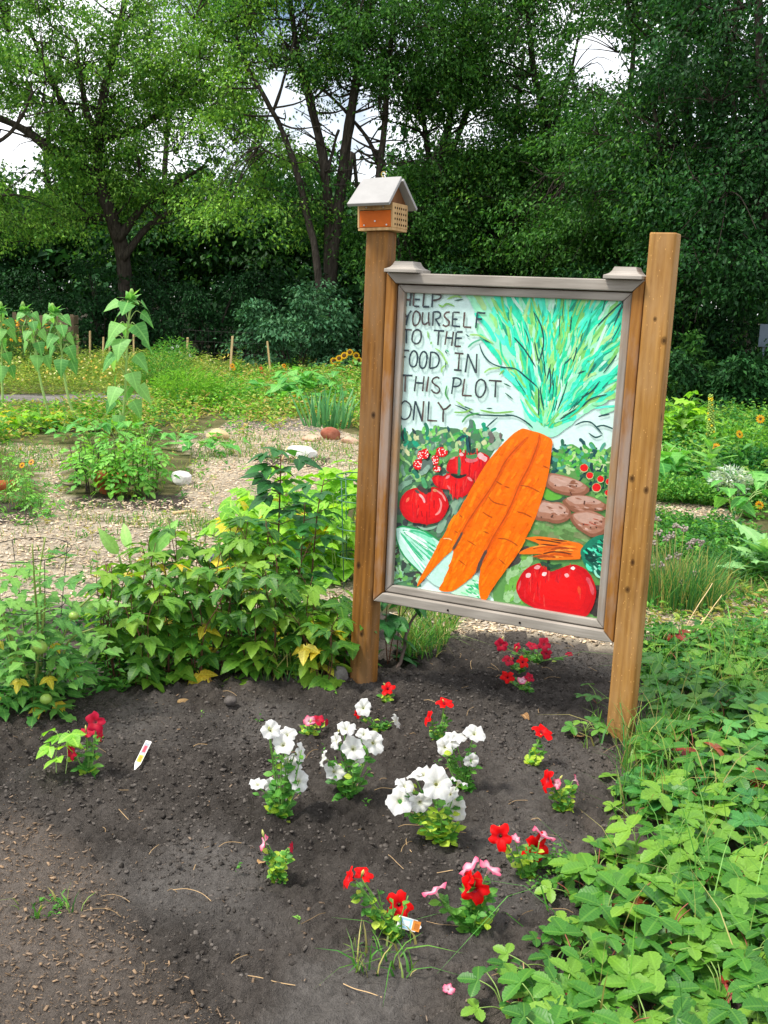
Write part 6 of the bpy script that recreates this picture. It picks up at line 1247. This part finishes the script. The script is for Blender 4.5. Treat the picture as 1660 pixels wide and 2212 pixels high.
grass('long_grass', [([(1250, 1900), (1420, 1860), (1660, 1900), (1660, 2200), (1200, 2200)], 110, 1.0), ([(1340, 1450), (1660, 1400), (1660, 1700), (1360, 1620)], 160, .9), ([(1120, 1980), (1260, 1960), (1240, 2120), (1100, 2140)], 40, .9)], 'long bright blades of grass arching over the strawberry patch', .3, .0065, [lin('#6fa848'), lin('#86b85a'), lin('#5a9a44')], .75)
# dry straw and stalks strewn about
s = MB()
for i in range(90):
    x, y = (mr.uniform(180, 1330), mr.uniform(1480, 2190)) if i < 65 else (mr.uniform(900, 1330), mr.uniform(1380, 1500)); p = gpt(x, y); a = mr.uniform(0, 6.28); L = mr.uniform(.02, .12); c = mr.uniform(-.6, .6)
    s.tube(catmull([p + [0, 0, .006], p + [math.cos(a) * L * .35, math.sin(a) * L * .35, .010], p + [math.cos(a + c * .35) * L * .7, math.sin(a + c * .35) * L * .7, .012], p + [math.cos(a + c * .6) * L, math.sin(a + c * .6) * L, .006]], 4), mr.uniform(.0006, .0013), 4, np.array(lin('#b89a72')) * mr.uniform(.4, 1.1))
tag(s.build('dry_straw', M_STRAW), 'bits of dry straw and stalk scattered on the bed', 'straw', None, 'stuff')
for i, (x, y, sz, lb) in enumerate(((1240, 1610, .07, 'curled dead leaf on the soil left of the right post'), (1128, 1560, .05, 'small dead leaf below the crimson petunias'), (435, 1480, .06, 'tan dead leaf at the edge of the raspberry row'), (1370, 2120, .07, 'brown dead leaf under the strawberries at lower right'), (560, 1890, .035, 'scrap of dead leaf beside the small trumpet petunia'))):
    p = gpt(x, y); o = bpy.data.objects.new('dead_leaf', L_BROWN[i % 2]); COL.objects.link(o); o.matrix_world = frame_mat(p + [0, 0, .015], (mr.uniform(-1, 1), mr.uniform(-1, 1), .1), (0, -.3, 1), sz); tag(o, lb, 'leaf', 'dead leaves on the soil')
p = gpt(968, 2168); o = bpy.data.objects.new('fallen_petal', F_P[0]); COL.objects.link(o); o.matrix_world = frame_mat(p + [0, 0, .008], (1, .3, .1), (0, -.5, .8), .014); tag(o, 'fallen pink petal on the soil at the bottom', 'petal')
grass('bed_grass', [([(770, 2030), (900, 2060), (890, 2130), (760, 2120)], 220, .7), ([(40, 1950), (180, 1955), (180, 1985), (40, 1990)], 16, .6), ([(880, 1390), (960, 1390), (950, 1440), (890, 1440)], 90, 1.3), ([(1260, 1560), (1330, 1560), (1330, 1640), (1260, 1640)], 30, .9)], 'sparse blades of grass sprouting from the dark bed', .11, .006, GC, .7)
weeds('seedlings', [([(1140, 1850), (1220, 1850), (1230, 1960), (1140, 1960)], 60), ([(60, 1950), (140, 1950), (140, 1990), (60, 1990)], 14), ([(300, 1560), (1300, 1500), (1200, 2100), (300, 2000)], 16)], 'tiny seedlings sprouting on the dark soil', .03, .014, .009, MIDG, 5)

# ------------------------------------------------------------------ trees
tg = np.random.default_rng(77); tr_ = random.Random(77)
GAPS = [(30, 300, 75, 70, 1.0), (150, 215, 60, 45, .6), (600, 205, 45, 70, 1.0), (650, 265, 45, 60, .85), (775, 265, 55, 95, .95), (845, 255, 30, 80, .5), (790, 375, 40, 35, 1.0), (1285, 110, 60, 55, 1.0), (1330, 165, 40, 45, .8), (1275, 160, 40, 40, .6),
        (640, 60, 90, 60, .45), (440, 330, 120, 60, .5), (500, 390, 60, 40, .4), (1130, 120, 70, 80, .35), (1400, 100, 60, 60, .35), (1010, 290, 30, 50, .4), (900, 330, 25, 60, .4), (90, 380, 60, 40, .4), (1470, 270, 60, 60, .3), (700, 420, 25, 50, .4), (1600, 90, 40, 60, .3)]
def gap_keep(P):
    x, y, w = project(P); k = np.ones(len(x))
    for cx, cy, rx, ry, s_ in GAPS:
        d = ((x - cx) / rx) ** 2 + ((y - cy) / ry) ** 2; k *= 1 - s_ * np.clip(1.35 - d, 0, 1)
    return k
def spray(centres, R, n, L, W, cols, droop=.5, flat=.6, dark=None, sub=6, tight=.19):
    """leaves in sprays round each clump centre"""
    m = len(centres); sc = centres[:, None, :] + tg.normal(0, .5, (m, sub, 3)) * (np.array([1, 1, flat]) * np.asarray(R).reshape(-1, 1, 1))
    idx = tg.integers(0, sub, (m, n)); c = sc[np.arange(m)[:, None], idx]; Rr = np.asarray(R).reshape(-1, 1, 1)
    off = tg.normal(0, 1, (m, n, 3)) * tight * Rr * np.array([1.3, 1.3, .7]); P = (c + off).reshape(-1, 3); cc = np.repeat(centres, n, 0)
    keep = tg.random(len(P)) < gap_keep(P); keep &= P[:, 2] > .05
    out = P - cc; d = unit(out * [1, 1, .3]) * .6 + tg.normal(0, .5, P.shape) + [0, 0, -droop]; N = tg.normal(0, .55, P.shape) + [0, 0, 1]
    ck = (.75 + .5 * tg.random((m, 1, 1))) * (.65 + .7 * tg.random((m, n, 1))); C = (np.array(cols)[tg.integers(0, len(cols), (m, n))] * ck).reshape(-1, 3)
    k = len(P); l = L * (.6 + .8 * tg.random(k)); w = W * (.6 + .8 * tg.random(k))
    return leaf_soup(P[keep], d[keep], N[keep], l[keep], w[keep], C[keep])
THIN = .78
def tree(label, Y, stems, crowns, cols, leaf=(.088, .05), nl=250, R=(.5, .95), group='trees behind the garden', depth=.0, twigs=True, droop=.5):
    x0, y0 = stems[0][0][0]; b = D(x0, y0, Y); base = np.array([b[0], b[1], float(ground_z(b[0], b[1])[0]) - .05]); o = empty('tree', base); tag(o, label, 'tree', group)
    tk = MB(); anchors = []
    for pts, r0, r1 in stems:
        Q = [D(x, y, Y + (tr_.uniform(-.25, .25) if i else 0)) - base for i, (x, y) in enumerate(pts)]
        if pts is stems[0][0]: Q = [np.array([0, 0, -.1])] + Q[1:]
        Q = catmull(Q, 5); n = len(Q); Q = Q + np.cumsum(tg.normal(0, .006, (n, 3)), 0); rad = np.linspace(r0, r1, n) * (1 + .06 * tg.normal(size=n))
        if pts is stems[0][0]: rad[:3] *= [1.5, 1.25, 1.1]
        tk.tube(Q, rad, 9, (1, 1, 1)); anchors.append(Q[n // 3:])
        for k in range(int(n * .5)):                               # side limbs
            i = tr_.randrange(n // 4, n); a = tr_.uniform(0, 6.283); L = tr_.uniform(.5, 1.7); e = Q[i] + np.array([math.cos(a), math.sin(a) * .6, tr_.uniform(-.1, .8)]) * L
            B = catmull([Q[i], (Q[i] + e) / 2 + rvec(tr_, .15), e], 4); tk.tube(B, np.linspace(min(.035, rad[i] * .5), .008, len(B)), 5, (1, 1, 1)); anchors.append(B[2:])
    A = np.vstack(anchors); tag(tk.build('trunk', M_BARK, o, True))
    cs = []
    for cx, cy, a, b_, c, n in crowns:
        n = max(6, int(n * (THIN if cy > 380 else THIN * .82))); ctr = D(cx, cy, Y + depth); u = tg.normal(size=(n, 3)); u = unit(u) * tg.random((n, 1)) ** .42; cs.append(ctr + u * [a, b_, c])
    cs = np.vstack(cs); cs = cs[tg.random(len(cs)) < gap_keep(cs) ** .7]; cs = cs[cs[:, 2] > .4] - 0
    if twigs:
        tw = MB()
        for c in cs:
            q = c - base; dd = np.linalg.norm(A - q, axis=1); i = int(dd.argmin())
            if dd[i] > 5: continue
            for _ in range(2):
                e = q + tg.normal(0, .3, 3); p0 = A[i]; mid = (p0 + e) / 2 + [0, 0, .12 * dd[i]] + rvec(tr_, .1); B = catmull([p0, mid, e], 3); tw.tube(B, np.linspace(.016, .005, len(B)), 3, (1, 1, 1), False)
        tw.build('branches', M_BARK, o, True)['kind'] = 'stuff'
    s = Soup(); V, F, C = spray(cs, tg.uniform(*R, len(cs)), nl, leaf[0], leaf[1], cols, droop); s.add((V - base, F, C)); cr = s.build('crown', M_VEG, o)
    return o
ELM = [lin('#76a640'), lin('#5f923a'), lin('#8eb850'), lin('#4a7a32')]; MAP = [lin('#3a6a2a'), lin('#45752e'), lin('#305c26'), lin('#568636')]; DKG = [lin('#26502a'), lin('#2e5c30'), lin('#204620'), lin('#396832')]; LGT = [lin('#7fae40'), lin('#6fa03c'), lin('#8fb94c')]
tree('spreading elm with a thick dark trunk and long limbs on the left', 28,
     [([(278, 762), (268, 560), (245, 470), (222, 400), (216, 300), (222, 230), (240, 140), (270, 20), (290, -80)], .22, .06), ([(222, 400), (175, 352), (110, 318), (50, 275), (-10, 248), (-80, 215)], .17, .05), ([(218, 345), (180, 305), (140, 235), (105, 160), (60, 60)], .14, .04), ([(218, 310), (190, 250), (175, 180), (160, 80)], .11, .04),
      ([(225, 300), (300, 280), (370, 235), (440, 180), (520, 140)], .11, .03), ([(255, 520), (310, 450), (380, 400), (450, 360)], .12, .03), ([(265, 560), (330, 480), (420, 440), (500, 430)], .1, .03), ([(240, 470), (190, 470), (120, 480), (60, 520)], .08, .03)],
     [(150, 40, 4.6, 2.6, 3.4, 150), (330, 150, 3.6, 2.4, 2.6, 120), (480, 260, 2.6, 2, 1.9, 64), (60, 170, 2.6, 2.2, 2.0, 54), (70, 440, 2.2, 2, .9, 22), (360, 420, 2.4, 1.8, .9, 22), (225, 400, 1.8, 1.2, 1.1, 40), (215, 290, 1.6, 1.2, 1.2, 26), (250, -160, 5, 3, 2.2, 70)], ELM)
tree('slender leaning trunk with bare lower stem left of the multi stemmed tree', 24.5, [([(705, 775), (690, 590), (668, 470), (640, 370), (610, 280), (570, 200), (530, 130), (500, 40)], .10, .03), ([(590, 240), (620, 150), (640, 60)], .04, .02)], [(560, 320, 1.5, 1.5, 1.2, 26), (540, 120, 1.9, 1.6, 1.6, 44), (600, 450, 1.6, 1.4, .8, 12), (520, 0, 2.0, 1.8, 1.4, 30)], ELM + LGT)
tree('tall multi stemmed tree with forked trunks behind the bee house', 25,
     [([(716, 790), (716, 600), (728, 480), (742, 350), (760, 220), (775, 120), (800, 20), (820, -80)], .16, .06), ([(712, 640), (708, 430), (688, 290), (660, 180), (635, 70), (620, -60)], .13, .05), ([(728, 480), (706, 400), (716, 330), (730, 280)], .05, .03), ([(800, 780), (805, 560), (814, 380), (828, 260), (834, 160), (850, 30), (860, -60)], .10, .04), ([(816, 345), (790, 300), (740, 240), (690, 190)], .05, .03), ([(770, 160), (760, 90), (720, 10)], .05, .03), ([(775, 120), (830, 60), (870, 20)], .04, .02)],
     [(660, 20, 2.4, 1.8, 1.8, 56), (840, 60, 2.6, 2, 2.0, 84), (900, 200, 1.8, 1.6, 1.7, 54), (720, 140, 1.5, 1.4, 1.2, 24), (860, 430, 1.5, 1.3, 1.3, 44), (660, 410, 1.4, 1.3, .8, 10), (760, -140, 4, 2.5, 1.6, 50), (900, 560, 1.5, 1.4, 1.0, 40)], MAP)
tree('twin trunked tree rising just right of the bee house', 26, [([(930, 780), (935, 560), (945, 440), (955, 320), (985, 200), (1000, 60), (1010, -60)], .13, .05), ([(940, 460), (925, 330), (910, 230), (880, 120)], .08, .03), ([(950, 400), (1000, 260), (1030, 160), (1060, 60)], .08, .03), ([(1000, 770), (985, 560), (975, 470), (1010, 390), (1040, 340)], .07, .03)],
     [(980, 60, 2.6, 2, 2.2, 86), (1040, 250, 2.0, 1.7, 1.7, 56), (960, 420, 1.7, 1.5, 1.4, 50), (1060, 420, 1.8, 1.5, 1.3, 50), (1020, -120, 3, 2, 1.6, 36), (1000, 560, 1.8, 1.4, .9, 46)], MAP + LGT[:1])
tree('tree with a broken dark knot on its trunk above the sign', 25.5, [([(1150, 770), (1170, 600), (1190, 470), (1198, 380), (1192, 300), (1170, 220), (1150, 120), (1140, 0), (1135, -80)], .12, .05), ([(1195, 400), (1200, 340), (1188, 292)], .17, .10), ([(1190, 300), (1215, 220), (1240, 130), (1260, 20)], .06, .02), ([(1170, 600), (1100, 500), (1080, 420), (1060, 340)], .07, .03)],
     [(1150, 60, 2.4, 1.8, 2.2, 80), (1220, 290, 2.0, 1.6, 1.7, 60), (1150, 420, 2.2, 1.7, 1.3, 66), (1250, 500, 2.0, 1.6, 1.1, 56), (1180, -120, 3, 2, 1.5, 36), (1130, 560, 2.0, 1.5, .9, 50), (1260, 600, 1.6, 1.3, .8, 34)], MAP)
tree('leafy maple filling the space left of the right post', 23, [([(1330, 790), (1335, 600), (1345, 450), (1350, 300), (1365, 150), (1370, 0)], .11, .04), ([(1345, 450), (1400, 330), (1440, 230), (1470, 100)], .06, .03), ([(1340, 500), (1290, 420), (1250, 360)], .06, .03)],
     [(1370, 250, 2.0, 1.6, 1.8, 66), (1330, 420, 2.1, 1.6, 1.4, 70), (1380, 20, 2.0, 1.8, 1.8, 54), (1280, 520, 1.7, 1.4, .9, 44), (1400, 540, 1.4, 1.2, .9, 40)], MAP)
tree('grey trunked tree right of the right post with a thin leaning stem', 20.5, [([(1510, 880), (1504, 700), (1500, 600), (1494, 470), (1490, 330), (1480, 180), (1470, 40), (1465, -60)], .14, .06), ([(1500, 400), (1530, 290), (1555, 170), (1592, 20), (1610, -60)], .07, .04), ([(1494, 470), (1440, 380), (1420, 280), (1400, 180)], .06, .03)],
     [(1480, 90, 2.0, 1.7, 2.0, 74), (1540, 280, 1.8, 1.5, 1.6, 60), (1440, 400, 1.4, 1.2, 1.2, 40), (1500, -120, 2.4, 2, 1.5, 36), (1560, 440, 1.4, 1.2, 1.0, 36), (1470, 690, .8, .8, .6, 24)], DKG + MAP)
tree('dark tree at the right edge of the photograph', 18.5, [([(1715, 880), (1700, 640), (1660, 450), (1650, 250), (1640, 60), (1640, -60)], .12, .05), ([(1640, 450), (1600, 330), (1580, 200)], .06, .03), ([(1642, 500), (1690, 380), (1720, 250)], .06, .03)],
     [(1640, 120, 1.8, 1.6, 2.2, 76), (1660, 380, 1.5, 1.3, 1.5, 56), (1600, 520, 1.4, 1.1, 1.0, 40), (1660, -120, 2, 2, 1.4, 30)], DKG)
tree('tree standing beyond the left edge, its branches reaching into the photograph', 25, [([(-160, 780), (-150, 500), (-130, 300), (-90, 100), (-60, -60)], .2, .07), ([(-150, 400), (-60, 330), (20, 290), (70, 200)], .07, .03), ([(-140, 480), (-60, 430), (30, 420)], .06, .03)], [(-60, 60, 2.6, 2.2, 2.6, 60), (10, 450, 1.6, 1.4, .8, 14), (-120, 300, 2, 2, 2, 40)], ELM)
# second row, seen between the first
for i, (x, Y, top, lb) in enumerate(((-120, 36, 60, 'further tree seen between the limbs of the spreading elm, at the left edge'), (120, 38, 20, 'further tree behind the left limbs of the spreading elm'), (360, 36, 140, 'further tree behind the right limbs of the spreading elm'), (560, 35, 330, 'lower further tree under the pale sky gap'), (760, 37, 400, 'further tree low behind the forked trunks'), (960, 36, 60, 'further tree behind the twin trunked tree'), (1120, 35, 60, 'further tree behind the knotted tree'), (1300, 33, 260, 'further tree under the bright sky gap above the sign'), (1450, 31, 40, 'further tree behind the grey trunked tree'), (1620, 30, 20, 'further tree behind the dark tree at the right edge'), (1780, 29, 40, 'further tree beyond the right edge'))):
    st = [([(x, 760), (x + tr_.uniform(-20, 20), 520), (x + tr_.uniform(-30, 30), 330), (x + tr_.uniform(-40, 40), top + 60)], .16, .05)]
    st[0][0][-1] = (x + 15, max(top, 60) + 40); hi = max(top, 330); m = (hi + 660) / 2; c = (660 - hi) / 2 * Y / FPX
    tree(lb, Y, st, [(x, m, 2.6, 1.6, c * 1.05, int(46 + c * 11)), (x, 520, 2.6, 1.5, 1.2, 30), (x, (top + 330) / 2, 2.2, 1.4, 2.4, 10)], DKG + MAP, (.17, .11), 150, (.7, 1.15), 'trees of the second row', 0, False)
# shrubs along the foot of the trees
def shrub(label, x, Y, w, h, cols, n=2600, leaf=(.10, .055), mat=None, group='shrubs under the trees'):
    c = D(x, 800, Y); base = np.array([c[0], c[1], float(ground_z(c[0], c[1])[0]) - .03]); o = empty('shrub', base); tag(o, label, 'shrub', group); m = max(8, int(w * h * 4.5))
    u = unit(tg.normal(size=(m, 3))) * tg.random((m, 1)) ** .35; u[:, 2] = np.abs(u[:, 2]); cs = u * [w, w * .7, h * .92] + [0, 0, .15]
    tk = MB()
    for q in cs[: min(m, 26)]: tk.tube(catmull([(q[0] * .15, q[1] * .15, 0), q * [.6, .6, .55], q], 3), np.linspace(.022, .006, 7), 4, (1, 1, 1), False)
    tk.build('branches', M_BARK, o, True)['kind'] = 'stuff'
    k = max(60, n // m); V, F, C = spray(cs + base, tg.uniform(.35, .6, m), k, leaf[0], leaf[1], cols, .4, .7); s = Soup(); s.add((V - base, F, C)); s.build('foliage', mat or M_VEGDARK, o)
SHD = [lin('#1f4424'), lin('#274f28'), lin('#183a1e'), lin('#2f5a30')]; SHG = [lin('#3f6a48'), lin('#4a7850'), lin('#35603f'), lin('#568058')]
shrub('grey green shrub at the edge of the trees left of the left post', 640, 23.2, 1.55, 1.75, SHG, 5200)
shrub('rounded grey green shrub close behind the small yellow sunflowers', 735, 23.4, 1.0, 1.5, SHG, 3000)
shrub('dark shrub right of the right post at the foot of the grey trunk', 1475, 19.2, .8, 1.1, MAP, 2600)
shrub('dark hedge like shrub at the far right, nearest the grey sign', 1600, 18.0, 1.3, .92, DKG, 5200)
shrub('dark shrub at the right edge, below the grey sign', 1690, 17.7, 1.0, .9, DKG, 3400)
k_ = 0
for x in range(-200, 1800, 105):
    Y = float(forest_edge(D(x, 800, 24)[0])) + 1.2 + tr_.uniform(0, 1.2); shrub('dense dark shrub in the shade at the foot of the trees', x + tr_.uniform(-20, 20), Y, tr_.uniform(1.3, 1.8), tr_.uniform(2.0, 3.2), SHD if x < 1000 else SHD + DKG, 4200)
# the wood behind, one dark mass
cs = []
for i in range(620):
    x, y, Y = tr_.uniform(-500, 2100), tr_.uniform(400, 760), tr_.uniform(34, 52); q = D(x, y, Y)
    if q[2] > .3: cs.append(q)
s = Soup(); s.add(spray(np.array(cs), tg.uniform(1.0, 1.7, len(cs)), 95, .34, .22, SHD + DKG, .4, .8)); tag(s.build('distant_wood', M_VEGDARK), 'dark mass of woodland behind the trees', 'wood', None, 'stuff')
